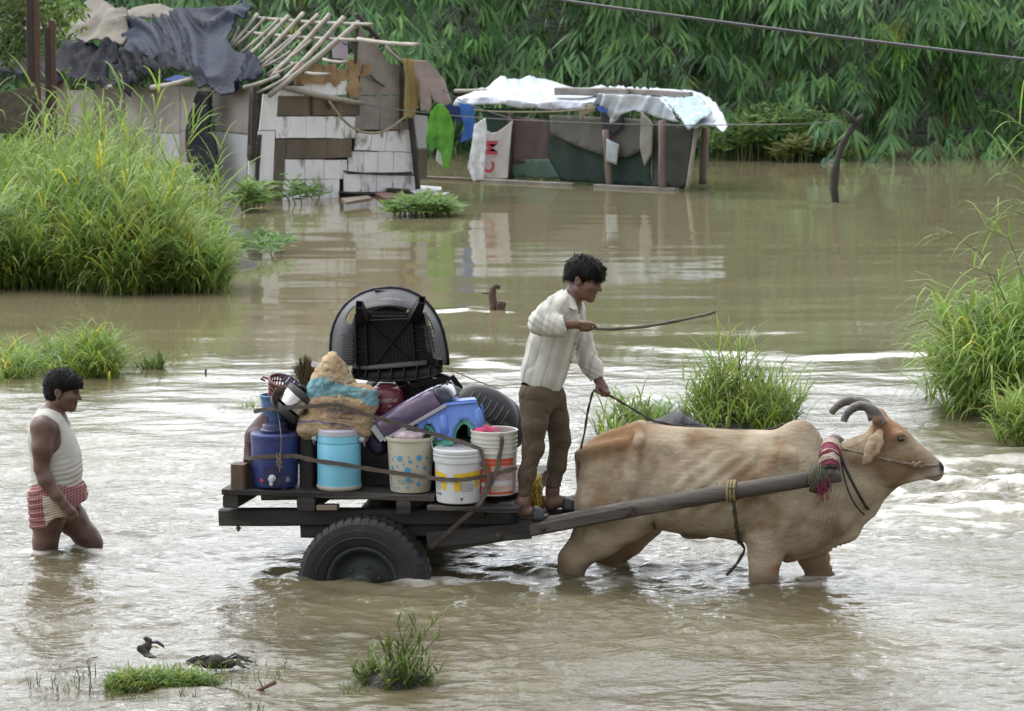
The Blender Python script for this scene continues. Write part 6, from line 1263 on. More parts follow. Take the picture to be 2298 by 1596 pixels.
    st_ = sstep(.1, .6, fbm(V*5, 4, 31))[:, None]; col = col*(1-st_*.28)+np.array((.45, .39, .29))*st_*.28*.9
    vcol(me, col); M_SHIRT = pm('striped_shirt', (1, 1, 1), (.95, .95, .93), 30, rough=.9, spec=.2, bump=.25, bscale=160, bdist=.002, attr='Col'); put('shirt', me, M_SHIRT, t)
    # collar, placket, buttons, shirt tail
    cb = MB(); c0 = [D(1274, 646, LY+.0), D(1270, 648, LY-.06), D(1284, 668, LY-.088), D(1297, 690, LY-.085)]; c1 = [D(1250, 668, LY+.0), D(1253, 668, LY-.11), D(1265, 688, LY-.155), D(1299, 700, LY-.14)]
    c0f = [D(1277, 645, LY), D(1282, 652, LY+.06), D(1298, 668, LY+.07), D(1308, 690, LY+.05)]; c1f = [D(1266, 664, LY), D(1285, 668, LY+.10), D(1312, 690, LY+.11), D(1316, 705, LY+.075)]
    for (p, q) in ((c0, c1), (c0f, c1f)):
        vs = []
        for a, b_ in zip(p, q): vs += [a, b_]
        cb.add(vs, [(2*i, 2*i+1, 2*i+3, 2*i+2) for i in range(3)])
    o = cb.build('collar', M_SHIRT, t, smooth=True); vcol(o.data, (.53, .51, .46)); solidify(o, .005)
    sub = o.modifiers.new('s', 'SUBSURF'); sub.levels = sub.render_levels = 2
    for (sx, sy) in ((1300, 702), (1290, 772), (1281, 812)):
        m = MB(); p = D(sx, sy, LY-.135); m.lathe([(.006, -.002), (.006, .002)], 10, Matrix.Translation(p) @ Matrix.Rotation(R(90), 4, 'X')); m.build('button', M_EYE, t)
    # ---- trousers
    TR = SDF((lo.x-.02, -.1, .34), (hi.x, .72, D(0, 845, LY).z+.05), .007)
    TR.chain([D(1214, 848, LY), D(1216, 885, LY)], [.128, .131], .03, flat=((1, 0, 0), 1.05))
    TR.chain([D(1204, 890, LY-.075), D(1199, 950, LY-.12), D(1197, 1005, NL+.01), D(1183, 1065, NL), D(1176, 1110, NL)], [.112, .080, .066, .053, .044], .03)
    TR.chain([D(1234, 890, LY+.085), D(1248, 940, FL-.03), D(1258, 985, FL), D(1249, 1045, FL), D(1241, 1093, FL)], [.104, .076, .066, .058, .050], .03)
    TR.ell(D(1185, 1170, NL), (.3, .14, .165), None, .004, 'cut'); TR.ell(D(1245, 1150, FL), (.3, .14, .165), None, .004, 'cut')
    V, Q = TR.mesh('trousers', 1); nn = vnormals(V, Q); kz = D(0, 1010, NL).z
    kn = np.exp(-((V[:, 2]-kz)/.10)**2)+.7*np.exp(-((V[:, 2]-kz+.22)/.08)**2)+.6*np.exp(-((V[:, 2]-D(0, 905, LY).z)/.08)**2)
    V = V+nn*(kn*.0018*np.sin((V[:, 2]+.5*V[:, 0])*6.283/.05+5*fbm(V*5, 2, 3))*sstep(-.2, .3, vnoise(V*9, 2))+.0025*fbm(V*np.array((9, 9, 6)), 3, 5)-.006*np.clip(.25-np.abs(fbm(V*np.array((6, 6, 7)), 2, 31)), 0, .25)/.25)[:, None]
    M_TR = pm('brown_trousers', (.105, .078, .053), (.072, .053, .036), 6, rough=.85, spec=.25, bump=.3, bscale=180, bdist=.002, dirt=(.075, .055, .04), dirt_scale=3.5, dirt_lo=.5, dirt_hi=.75)
    put('trousers', quad_mesh('trousers', V, Q), M_TR, t)
    # ---- sandals
    M_SAN = pm('black_rubber_sandal', (.014, .014, .016), (.022, .022, .025), 30, rough=.5, bump=.5, bscale=60, bdist=.004)
    for (hx, hy, tx, ty, ly, lift) in ((1157, 1163, 1234, 1164, NL, .0), (1224, 1141, 1303, 1143, FL, .0)):
        s = thing('sandal', 'black rubber slide sandal on the driver\'s '+('nearer foot, toes showing' if ly < .3 else 'farther foot beside the bullock'), 'sandal', D((hx+tx)/2, hy, ly), CF, group='pair of sandals')
        a, b_ = D(hx, hy, ly), D(tx, ty, ly); m = MB(); n_ = 16; pts = []
        for i in range(n_):
            an = 6.283*i/n_; c_ = math.cos(an); pts.append(a.lerp(b_, .5+.5*c_)+Vector((0, math.sin(an)*(.046+.008*c_), .004*c_)))
        m.prism(pts, (0, 0, -.024)); so_ = m.build('sole', M_SAN, s); autosmooth(so_)
        m = MB(); vs = []
        for i in range(11):
            an = math.pi*i/10
            for (tt, rr) in ((.52, 1.06), (.64, 1.1), (.80, .95), (.90, .86)):
                h0 = .082 if tt < .6 else .080 if tt < .7 else .064 if tt < .85 else .052
                vs.append(a.lerp(b_, tt)+Vector((0, math.cos(an)*.058*rr, -.008+h0*math.sin(an))))
        m.add(vs, [(i*4+j, (i+1)*4+j, (i+1)*4+j+1, i*4+j+1) for i in range(10) for j in range(3)]); o = m.build('strap', M_SAN, s, smooth=True); solidify(o, .007)
    return t
driver()
# stick and rein
def stick():
    LY = .045; P = [(1302, 735), (1340, 738), (1374, 738.5), (1410, 736), (1444, 733), (1476, 728.5), (1505, 723), (1540, 716), (1575, 708), (1606, 700)]
    t = thing('stick', 'long knobbly driving stick held out level in the young man\'s hand', 'stick', CL(1302, 735, LY), CF)
    b = MB(); pts = [CL(x, y, LY+.1*(i/9.)) for i, (x, y) in enumerate(P)]; rr = [.0078, .0092, .0112, .009, .0108, .0085, .0105, .009, .009, .0095]
    PP = []; RR = []
    for i in range(len(pts)-1):
        for q in range(3): PP.append(pts[i].lerp(pts[i+1], q/3)); RR.append(rr[i]*(1-q/3)+rr[i+1]*q/3 if q != 0 else rr[i])
    PP.append(pts[-1]); RR.append(rr[-1])
    b.tube(PP, RR, 8, jit=.04); b.build('shaft', pm('cane', (.115, .092, .060), (.055, .043, .030), 20, rough=.7, bump=.6, bscale=60, stretch=(.3, 1, 1)), t, smooth=True)
stick()
# ------------------------------------------------------------------ the cart
M_WOOD = pm('dark_wet_timber', (.030, .025, .021), (.013, .011, .010), 7, rough=.72, bump=.9, bscale=30, stretch=(.18, 1, 1), bdist=.008, dirt=(.105, .09, .076), dirt_scale=5, dirt_lo=.54, dirt_hi=.74)
M_POLE = pm('weathered_pole', (.105, .088, .074), (.050, .042, .036), 9, rough=.75, bump=1, bscale=34, stretch=(.12, 1, 1), bdist=.008, dirt=(.24, .21, .17), dirt_scale=5, dirt_lo=.58, dirt_hi=.75)
M_WOODL = pm('raw_wood', (.26, .205, .145), (.15, .12, .09), 8, rough=.8, bump=.6, bscale=40, stretch=(.2, 1, 1), bdist=.005)
M_BLOCK = pm('brown_block', (.115, .072, .045), (.06, .042, .03), 8, rough=.75, bump=.5, bscale=40, bdist=.005)
M_IRON = pm('rusty_iron', (.085, .068, .058), (.045, .036, .032), 20, rough=.6, metal=.5, bump=.4, bscale=60, bdist=.003)
M_TYRE = pm('worn_tyre', (.014, .014, .0145), (.008, .008, .0085), 12, rough=.62, bump=.5, bscale=50, bdist=.004, dirt=(.05, .045, .038), dirt_scale=7, dirt_lo=.56, dirt_hi=.8)
M_RIM = pm('flaking_green_rim', (.016, .030, .025), (.018, .016, .014), 7, rough=.6, bump=.5, bscale=40, bdist=.004)
M_RED = pm('red_binding_cloth', (.17, .018, .045), (.10, .012, .03), 12, rough=.9, bump=.4, bscale=70)
M_BEIGE = pm('beige_binding_cloth', (.40, .33, .27), (.27, .21, .17), 12, rough=.9, bump=.4, bscale=70)
M_LASH = pm('olive_lashing_rope', (.085, .082, .048), (.04, .04, .026), 50, rough=.9, bump=1, bscale=120, bdist=.006)
DK = CL(800, 1108, .02).z                       # deck height
def wheel(t, ly, nm):
    R0 = .415; zc = -.035; w = .20; M = Matrix.Translation((0, ly, zc)) @ Matrix.Rotation(R(90), 4, 'X')
    b = MB(); prof = [(.235, -.085), (.25, -.098), (.30, -.108), (.35, -.110), (.375, -.106), (.388, -.094), (R0-.014, -.080), (R0-.010, 0), (R0-.014, .080), (.388, .094), (.375, .106), (.35, .110), (.30, .108), (.25, .098), (.235, .085)]
    prof = prof[::-1]; b.lathe(prof, 56, M)
    n = 46
    for k in range(n):
        a = 6.283*k/n
        for sgn in (-1, 1):                                                     # shoulder lugs wrapping on to the sidewall
            aa = a+(.5*6.283/n if sgn > 0 else 0); c, s_ = math.cos(aa), math.sin(aa); rad = Vector((c, 0, s_)); tan = Vector((-s_, 0, c)); o = Vector((0, ly, zc)); hw = 6.283/n*R0*.33
            P = [(R0-.004, .012), (R0-.006, .080), (R0-.022, .0985), (.374, .1075), (.370, .098), (R0-.035, .08), (R0-.018, .012)]
            vs = [o+rad*r_+Vector((0, sgn*y_, 0))+tan*hw*q for q in (-1, 1) for (r_, y_) in P]; m = len(P)
            b.add(vs, [tuple(range(m)), tuple(range(2*m-1, m-1, -1))]+[(i, i+m, (i+1) % m+m, (i+1) % m) for i in range(m)])
    for rr in (.29, .335): b.lathe([(rr-.006, -.107), (rr, -.1125), (rr+.006, -.107)], 56, M @ Matrix.Rotation(R(180), 4, 'X'))
    ty = b.build('tyre', M_TYRE, t); autosmooth(ty, 32)
    b = MB(); b.lathe([(.236, .075), (.225, .088), (.205, .080), (.190, .035), (.16, .012), (.13, .014), (.10, .030), (.085, .058), (.060, .082), (.055, .105), (.02, .10)], 40, M); rm = b.build('rim', M_RIM, t, smooth=True)
    for k in range(6):
        m = MB(); a = k*1.047+.3; m.lathe([(.011, 0), (.011, .014), (.007, .016)], 6, M @ Matrix.Translation((.10*math.cos(a), .10*math.sin(a), .040))); m.build('wheel_nut', M_IRON, rm)
def cart():
    t = thing('bullock_cart', 'dark two-wheeled wooden cart with rubber tyres and long shafts, loaded with goods', 'cart', (0, .65, .4), CF)
    x0, x1 = CL(500, 1110, .02).x, CL(1160, 1110, .02).x; rnd = random.Random(3)
    edges = [.02, .24, .47, .70, .92, 1.14, 1.34]
    for i in range(6):
        b = MB(); a, c = edges[i]+.004, edges[i+1]-.004; e0 = x0+rnd.uniform(-.02, .03); e1 = x1-(.52 if i == 0 else rnd.uniform(0, .03))
        b.beam((e0, (a+c)/2, DK-.018+rnd.uniform(-.004, .004)), (e1, (a+c)/2, DK-.018), c-a, .036, seg=6, jit=.03, seed=i); b.build('plank', M_WOOD, t)
    b = MB(); e = CL(960, 1118, -.02); b.beam((e.x, .08, DK-.065), (x1+.02, .08, DK-.065), .24, .03, seg=4, jit=.03); b.build('plank', M_WOOD, t)
    for (sx, w_) in ((517, .10), (686, .115), (905, .09), (1070, .09), (1130, .10)):
        b = MB(); x = CL(sx, 1130, .03).x; b.beam((x, .03, DK-.078), (x, 1.33, DK-.078), w_, .082, jit=.03, seg=3, seed=int(sx)); b.build('bearer', M_WOOD, t)
    b = MB(); a = CL(712, 1139, .05); b.beam(a+Vector((0, .02, 0)), CL(757, 1139, .05)+Vector((0, .02, 0)), .08, .032); b.build('wedge', M_WOODL, t)
    for (a, c, ly, h) in (((495, 1160), (1150, 1158), .17, .105), ((678, 1186), (1148, 1182), .20, .11), ((495, 1160), (1150, 1158), 1.15, .105)):
        b = MB(); p, q = CL(*a, ly), CL(*c, ly)
        if ly > 1: p = Vector((CL(495, 1160, .17).x, ly, CL(495, 1160, .17).z)); q = Vector((CL(1150, 1158, .17).x, ly, CL(1150, 1158, .17).z))
        b.beam(p, q, .09, h, seg=8, jit=.035, seed=int(ly*100)); b.build('long_beam', M_WOOD, t)
    b = MB(); p = CL(535, 1180, .15); b.tube([p, p-Vector((0, 0, .035))], [.009, .009], 6); b.tube([p-Vector((0, 0, .01)), p-Vector((0, 0, .02))], [.018, .018], 6); b.build('bolt', M_IRON, t)
    b = MB(); b.tube([(0, -.05, -.03), (0, 1.4, -.03)], [.03, .03], 8); b.build('axle', M_IRON, t)
    for x in (-.22, .22):
        for ly in (.2, 1.12): b = MB(); b.beam((x, ly, -.02), (x*.7, ly, DK-.16), .06, .05); b.build('axle_bracket', M_WOOD, t)
    wheel(t, 0.0, 'near'); wheel(t, 1.32, 'far')
    # posts and board along the load
    for (sx0, sx1, top, ly, mt) in ((517, 560, 1040, .10, M_BLOCK), (673, 711, 978, .24, M_WOOD), (556, 574, 1030, .16, M_WOOD)):
        p = CL((sx0+sx1)/2, 1105, ly); q = CL((sx0+sx1)/2, top, ly); b = MB(); b.beam((p.x, ly, DK), (p.x, ly, q.z), (sx1-sx0)/361, .09, up=(1, 0, 0)); b.build('post', mt, t)
    b = MB(); p, q = CL(700, 1100, .36), CL(1075, 985, .36); b.beam((p.x, .36, (DK+q.z)/2), (q.x, .36, (DK+q.z)/2), .03, q.z-DK, seg=5, jit=.02); b.build('side_board', M_WOOD, t)
    # shafts
    for ly in (.14, .92):
        P = [CL(985, 1222, .14), CL(1220, 1180, .14), CL(1450, 1136, .14), CL(1660, 1100, .14), CL(1885, 1064, .14)]
        b = MB(); b.tube([(p.x, ly, p.z) for p in P], [.050, .052, .052, .051, .049], 12, jit=.03); b.build('shaft', M_POLE, t, smooth=True)
    P = [CL(960, 1212, .09), CL(1190, 1190, .085), CL(1420, 1146, .085)]; b = MB()
    b.beam(P[0], P[1], .05, .10, seg=3, jit=.03); b.build('shaft_cheek', M_WOOD, t); b = MB(); b.beam(P[1], P[2], .045, .065, seg=4, jit=.04); b.build('shaft_cheek', M_POLE, t)
    for (sx, sy) in ((1408, 1152), (1218, 1186), (1120, 1203)):
        b = MB(); p = CL(sx, sy, .062); M = Matrix.Translation(p) @ Matrix.Rotation(R(90), 4, 'X'); b.lathe([(.022, 0), (.022, .006), (.012, .008), (.011, .018), (.006, .020)], 12, M); b.build('bolt', M_IRON, t)
    b = MB(); p = CL(1195, 1166, .15)
    b.beam((p.x-.10, .14, .325), (p.x-.10, .92, .325), .16, .03); b.build('foot_board', M_WOOD, t)
    b = MB(); p = CL(1262, 1152, .43); b.beam((p.x, .20, p.z-.018), (p.x, .92, p.z-.018), .20, .034); b.build('foot_board', M_WOOD, t)
    b = MB(); p = CL(1205, 1150, .70); b.beam((p.x, .70, .25), (p.x, .70, CL(1205, 1112, .70).z), .03, .10, up=(1, 0, 0)); b.build('stake', M_WOODL, t)
    # yoke across the neck with its wrapping
    A = CL(1868, 1068, .14); b = MB(); top = CL(1850, 1004, BY); zt = B(1862, 1000).z+.035
    Y = [(A.x-.01, .10, A.z), (A.x-.025, .20, A.z+.10), (A.x-.03, .34, zt-.03), (A.x-.03, BY, zt), (A.x-.03, .72, zt-.03), (A.x-.025, .86, A.z+.10), (A.x-.01, .96, A.z)]
    b.tube(Y, .036, 10); yk = b.build('yoke', M_POLE, t, smooth=True)
    def along(s):
        s = s*(len(Y)-1); i = min(len(Y)-2, int(s)); return Vector(Y[i]).lerp(Vector(Y[i+1]), s-i)
    for (s0, s1, mt, r) in ((.055, .12, M_RED, .058), (.10, .17, M_BEIGE, .062), (.15, .25, M_RED, .064), (.235, .36, M_BEIGE, .060), (.04, .08, M_STRAPB, .055)):
        b = MB(); n = 9; b.tube([along(s0+(s1-s0)*i/n) for i in range(n+1)], [r*(1+.07*math.sin(i*2.3+r*90)) for i in range(n+1)], 14, jit=.05, sq=1.12); b.build('wrapping', mt, t, smooth=True)
    b = MB(); c = CL(1838, 1074, .14)
    for i in range(9):
        x = c.x-.048+.0125*i; r = .064+.012*math.sin(i/8*3.14); b.tube([(x+.006*math.sin(q*2+i), .14+r*math.cos(q*.5236), c.z+.012*(i-4)*.16+r*1.12*math.sin(q*.5236)) for q in range(13)], [.0085]*13, 5, caps=False)
    b.build('lashing', M_LASH, t, smooth=True)
    b = MB(); b.ell = None; b.tube([c+Vector((-.045, 0, -.01)), c, c+Vector((.045, 0, .012))], [.05, .066, .05], 12); b.build('lashing_core', M_LASH, t, smooth=True)
    b = MB(); rnd = random.Random(4)
    for i in range(14):
        p = c+Vector((.03+rnd.uniform(-.02, .03), -.066, rnd.uniform(-.01, .03))); b.tube([p, p+Vector((rnd.uniform(-.02, .03), -.012, -.05)), p+Vector((rnd.uniform(-.03, .04), -.008, -rnd.uniform(.08, .15)))], [.006, .005, .002], 4)
    b.build('tassel', M_RED, t)
cart()

# ------------------------------------------------------------------ harness ropes
def rope(name, label, pts, r, mat, twist=True, cat='rope', group=None, F=CF):
    P = [Vector(p) for p in pts]; Q = []
    for i in range(len(P)-1):
        a, b_, c, d = P[max(i-1, 0)], P[i], P[i+1], P[min(i+2, len(P)-1)]; k = max(2, int((c-b_).length/.03))
        for j in range(k):
            u = j/k; Q.append(.5*((2*b_)+(c-a)*u+(2*a-5*b_+4*c-d)*u*u+(3*b_-a-3*c+d)*u**3))
    Q.append(P[-1]); b = MB()
    if twist:
        L_ = 0
        for s in range(2):
            R_ = []; L_ = 0
            for i, q in enumerate(Q):
                t = (Q[min(i+1, len(Q)-1)]-Q[max(i-1, 0)]).normalized(); u = t.cross(Vector((.1, .2, 1))).normalized(); v = t.cross(u); a = i*1.1+s*math.pi; R_.append(q+u*math.cos(a)*r*.42+v*math.sin(a)*r*.42)
            b.tube(R_, r*.68, 6)
    else: b.tube(Q, r, 8)
    o = b.build(name, mat, None, F, tuple(P[0]), smooth=True); return tag(o, label, cat, group)
rope('rein', 'dark rein rope from the driver\'s hand across the back of the bullock to its neck', [CL(1352, 882, .47), CL(1372, 890, .48), CL(1400, 906, .5), CL(1435, 927, .5), CL(1466, 944, .52), CL(1530, 956, .54), CL(1620, 964, .54), CL(1720, 965, .55), CL(1770, 952, .62), CL(1830, 985, .60), CL(1860, 1001, .56)], .0085, M_ROPED)
rope('rein', 'dark rope looping down from the driver\'s hand to the rump of the bullock', [CL(1347, 880, .46), CL(1333, 876, .46), CL(1326, 895, .46), CL(1318, 930, .46), CL(1311, 975, .45), CL(1304, 1005, .43), CL(1299, 1050, .40), CL(1300, 1100, .38), CL(1302, 1140, .36)], .0085, M_ROPED)
NW = BY-.17
rope('halter_rope', 'pale twisted halter rope from the yoke along the cheek to the nose of the bullock', [CL(1850, 998, BY-.02), CL(1868, 1002, BY-.08), CL(1890, 1008, BY-.135), CL(1925, 1015, BY-.145), CL(1965, 1026, BY-.150), CL(2000, 1034, BY-.135), CL(2030, 1040, BY-.115), CL(2055, 1044, BY-.098), CL(2080, 1046, BY-.084), CL(2104, 1044, BY-.068)], .0085, M_ROPE)
b = MB(); k0 = CL(2055, 1043, BY-.105)
for (dx, dz, rr) in ((-.018, .004, .016), (.0, -.006, .018), (.018, .004, .017), (.03, -.010, .013)): b.tube([k0+Vector((dx-.012, -.004, dz-.012)), k0+Vector((dx, -.012, dz)), k0+Vector((dx+.012, -.004, dz+.014))], [rr*.6, rr, rr*.6], 7)
b.tube([k0+Vector((.01, -.012, .01)), k0+Vector((.045, -.01, .022))], [.008, .007], 6)
tag(b.build('rope_knot', M_ROPE, None, CF, smooth=True), 'thick knot of pale rope on the cheek of the bullock above its mouth', 'knot')
rope('halter_rope', 'second strand of the halter rope doubled over the crest of the neck', [CL(1846, 1000, BY), CL(1866, 997, BY-.04), CL(1884, 1003, BY-.10), CL(1905, 1012, BY-.142)], .008, M_ROPE)
rope('neck_strap', 'black neck strap hanging in a loop round the throat of the bullock', [CL(1886, 1022, BY-.155), CL(1897, 1050, BY-.19), CL(1914, 1085, BY-.20), CL(1932, 1118, BY-.165), CL(1945, 1139, BY-.09), CL(1951, 1143, BY)], .0095, M_STRAPB, False, 'strap')
rope('neck_rope', 'thin black cord hanging beside the neck strap of the bullock', [CL(1886, 1026, BY-.16), CL(1893, 1065, BY-.21), CL(1905, 1105, BY-.215), CL(1922, 1137, BY-.17), CL(1940, 1156, BY-.07)], .0055, M_STRAPB, False, 'rope')
rope('belly_rope', 'olive belly rope tied round the shaft and under the chest of the bullock', [CL(1641, 1094, .075), CL(1645, 1120, .10), CL(1650, 1160, .17), CL(1654, 1190, .25), CL(1657, 1210, .38), CL(1658, 1216, .52)], .0135, M_LASH)
b = MB(); c = CL(1642, 1102, .14)
for i in range(3): b.tube([(c.x-.02+.02*i, .14+.062*math.cos(q*.5236), c.z+.062*math.sin(q*.5236)) for q in range(13)], [.0095]*13, 6, caps=False)
tag(b.build('belly_rope_turns', pm('yellowed_rope', (.30, .25, .12), (.17, .14, .07), 60, rough=.9, bump=1, bscale=140, bdist=.006), None, CF, smooth=True), 'yellowed turns of rope round the shaft above the belly rope', 'rope')
rope('rope_end', 'loose end of rope trailing into the water before the forelegs of the bullock', [CL(1658, 1214, .42), CL(1671, 1231, .38), CL(1663, 1250, .37), CL(1650, 1270, .36), CL(1630, 1291, .35)], .011, M_ROPED)
# ------------------------------------------------------------------ the load on the cart, every piece a thing of its own
from mathutils.bvhtree import BVHTree
def plas(name, c, rough=.38, dirt=None, dlo=.54, dhi=.8, **k): return pm(name, c, tuple(x*.86 for x in c), 5, rough=rough, bump=.12, bscale=60, bdist=.003, dirt=dirt or tuple(.5*x+.5*m for x, m in zip(c, (.15, .12, .085))), dirt_scale=7, dirt_lo=dlo, dirt_hi=dhi, **k)
M_NAVY = plas('navy_plastic', (.022, .035, .145), .42); M_NAVYD = plas('dark_navy_plastic', (.012, .018, .07), .4)
M_CYAN = plas('pale_blue_plastic', (.165, .47, .62), .42, dlo=.6); M_LILAC = plas('grey_lilac_plastic', (.44, .43, .50), .5); M_BASE = plas('grimy_beige_plastic', (.42, .39, .33), .55)
M_CREAM = plas('grimy_cream_plastic', (.50, .465, .36), .45, dirt=(.30, .24, .15), dlo=.58); M_WHITE = plas('white_plastic', (.58, .59, .60), .42, dirt=(.38, .36, .33), dlo=.58)
M_OFFW = plas('off_white_plastic', (.56, .545, .485), .42, dirt=(.36, .33, .27), dlo=.58); M_DOT = plas('blue_print', (.075, .30, .52), .5); M_TEAL = plas('teal_print', (.035, .25, .34), .5)
M_YEL = plas('yellow_print', (.70, .47, .02), .5); M_ORANGE = plas('orange_print', (.52, .075, .030), .5); M_PINKP = plas('pale_pink_print', (.62, .45, .40), .5); M_INK = pm('dark_ink', (.03, .03, .05), rough=.6); M_INKR = pm('red_ink', (.42, .05, .06), rough=.6); M_GRN = plas('green_print', (.10, .24, .06), .5)
M_BLKP = pm('black_chair_plastic', (.011, .0105, .012), (.017, .016, .018), 5, rough=.4, spec=.16, bump=.15, bscale=60, bdist=.003, dirt=(.035, .032, .03), dirt_scale=5, dirt_lo=.6, dirt_hi=.8)
M_STEEL = pm('steel', (.62, .60, .57), (.50, .48, .46), 10, rough=.22, metal=1., bump=.1, bscale=40); M_BLKM = pm('black_bakelite', (.018, .018, .019), (.03, .03, .03), 12, rough=.35, dirt=(.06, .06, .06), dirt_scale=8)
M_MAROON = plas('maroon_enamel', (.13, .012, .030), .32); M_PURP = pm('purple_case', (.115, .072, .145), (.085, .055, .11), 6, rough=.26, coat=.5, bump=.15, bscale=30, dirt=(.17, .14, .17), dirt_scale=5, dirt_lo=.6, dirt_hi=.85)
M_PIPE = plas('grey_piping', (.40, .40, .43), .5); M_BLUE = plas('blue_stool_plastic', (.115, .225, .60), .42, dlo=.58); M_GREEN = plas('green_stool_plastic', (.13, .47, .36), .42)
M_STRAP = pm('brown_webbing', (.105, .082, .066), (.068, .054, .045), 30, rough=.9, bump=.5, bscale=200, bdist=.002)
def base_at(sx, ly, z): return Vector((CL(sx, 1100, ly).x, ly, z))
def tub(name, label, cat, sx, ly, z0, prof, mat, n=40, group=None, body='body'):
    c = base_at(sx, ly, z0); t = thing(name, label, cat, c, CF, group); b = MB(); b.lathe([(r, z) for r, z in prof], n, Matrix.Translation(c)); o = b.build(body, mat, t); autosmooth(o, 38); return t, c
def wrapped(name, t, c, rfun, mat, V2, F2, off=.0012, axis=-math.pi/2, ink=False):
    """flat print laid on the round wall: V2 = (distance round the wall from the front, height)"""
    V2 = np.array(V2, float); r = rfun(V2[:, 1])+off; th = axis+V2[:, 0]/rfun(V2[:, 1])
    V = np.stack([c.x+r*np.cos(th), c.y+r*np.sin(th), c.z+V2[:, 1]], 1); me = mesh_np(name, V, F2, True, False); return put(name, me, mat, t)
def disc2(x, y, r, n=14): return [(x, y)]+[(x+r*math.cos(6.283*k/n), y+r*math.sin(6.283*k/n)) for k in range(n)], [(0, 1+k, 1+(k+1) % n) for k in range(n)]
def rect2(x0, y0, x1, y1, k=8):
    v = []; [v.extend([(x0+(x1-x0)*i/k, y0), (x0+(x1-x0)*i/k, y1)]) for i in range(k+1)]; return v, [(2*i, 2*i+2, 2*i+3, 2*i+1) for i in range(k)]
def merge2(parts):
    V = []; Fc = []
    for v, f in parts: b = len(V); V += [tuple(x) for x in v]; Fc += [tuple(i+b for i in q) for q in f]
    return V, Fc
def txt(s, x, y, h, align='CENTER'):
    v, f = text2d(s, h, align); return [(a+x, b_+y) for a, b_ in v], f
PXM = 1/361.0
# 1 navy water cooler
H = .345; t, c = tub('water_cooler', 'navy blue drinking water cooler with a white tap at the rear of the cart', 'cooler', 618, .18, DK, [(.02, .012), (.135, .012), (.142, .03), (.146, .17), (.149, .172), (.149, .19), (.146, .192), (.150, H-.03), (.153, H-.028), (.153, H-.008), (.146, H), (.02, H)], M_NAVY)
b = MB(); b.lathe([(.09, H), (.092, H+.018), (.082, H+.022), (.078, H+.034), (.075, H+.05), (.07, H+.055), (.01, H+.055)], 32, Matrix.Translation(c)); autosmooth(b.build('lid', M_NAVYD, t), 38)
for k in range(4): b = MB(); a = k*1.57+.78; b.box(c+Vector((.11*math.cos(a), .11*math.sin(a), .006)), (.03, .03, .014)); b.build('foot', M_NAVYD, t)
rf = lambda z: np.interp(z, [0, .03, .17, H], [.135, .142, .147, .151])
v, f = rect2(-.035, .03, .075, .15, 10); wrapped('tap_recess', t, c, rf, M_NAVYD, v, f, .003)
b = MB(); p = c+Vector((.022, -.150, .078)); M = Matrix.Translation(p) @ Matrix.Rotation(R(90), 4, 'X'); b.lathe([(.024, 0), (.024, .008), (.013, .010), (.011, .03), (.017, .032), (.017, .04), (.006, .042)], 8, M); b.box(p+Vector((0, -.026, -.026)), (.018, .02, .03)); tp = b.build('tap', M_WHITE, t)
v, f = disc2(-.052, .06, .013); wrapped('sticker', t, c, rf, M_INKR, v, f, .002); v, f = rect2(.105, .05, .135, .08, 3); wrapped('sticker', t, c, rf, plas('faded_sticker', (.25, .24, .26), .6), v, f, .002)
# 2 pale blue jug
t, c = tub('water_jug', 'tall pale blue jug with a grey lid ring beside the navy cooler', 'jug', 761.5, .165, DK+.018, [(.02, .0), (.132, .0), (.138, .012), (.1385, .022), (.136, .024), (.136, .27), (.133, .276), (.133, .283), (.136, .287), (.131, .325), (.126, .328)], M_CYAN)
b = MB(); b.lathe([(.127, .326), (.131, .330), (.130, .358), (.122, .364), (.02, .364)], 40, Matrix.Translation(c)); autosmooth(b.build('lid_ring', M_LILAC, t), 38)
b = MB(); b.lathe([(.02, -.018), (.118, -.018), (.135, -.010), (.142, .002), (.142, .012), (.139, .016)], 40, Matrix.Translation(c)); autosmooth(b.build('base_ring', M_BASE, t), 38)
for s in (-1, 1):
    b = MB(); p = c+Vector((s*.134, -.02, .30)); b.lathe([(.006, 0), (.018, .004), (.020, .012), (.012, .020), (.016, .028), (.010, .034)], 14, Matrix.Translation(p) @ Matrix.Rotation(R(90*s), 4, 'Y')); b.build('handle_lug', M_LILAC, t, smooth=True)
    b = MB(); b.tube([p+Vector((s*.024, 0, 0)), p+Vector((s*.028, .02, -.03)), p+Vector((s*.022, .05, -.05))], .006, 6); b.build('handle_stub', M_LILAC, t, smooth=True)
# 3 dotted bin
t, c = tub('dustbin', 'grimy cream plastic bin printed with blue dots', 'bin', 921.5, .175, DK+.004, [(.02, .004), (.112, .0), (.124, .004), (.127, .014), (.144, .318), (.152, .322), (.1555, .334), (.152, .345), (.147, .344), (.140, .318), (.124, .03), (.02, .03)], M_CREAM, body='body')
rf = lambda z: np.interp(z, [.0, .014, .318], [.126, .127, .144])
dots = [(1135, 1062, 27), (1300, 1055, 27), (1355, 1063, 14), (1215, 1045, 9), (1087, 1047, 9), (1062, 1075, 12), (1228, 1085, 18), (1168, 1110, 11), (1020, 1052, 16), (1110, 1130, 11), (1060, 1150, 18), (1203, 1160, 27), (1340, 1148, 21), (1285, 1128, 12), (1265, 1195, 12), (1210, 1245, 23), (1292, 1290, 21), (1350, 1243, 12), (1202, 1315, 14), (1055, 1210, 8), (1040, 1243, 10), (1120, 1195, 14), (1080, 1325, 9), (1345, 1312, 8), (1120, 1322, 10), (1045, 1305, 12), (1312, 1238, 10), (1375, 1110, 14), (1370, 1195, 16), (1370, 1280, 12), (1000, 1110, 12), (1160, 1290, 7)]
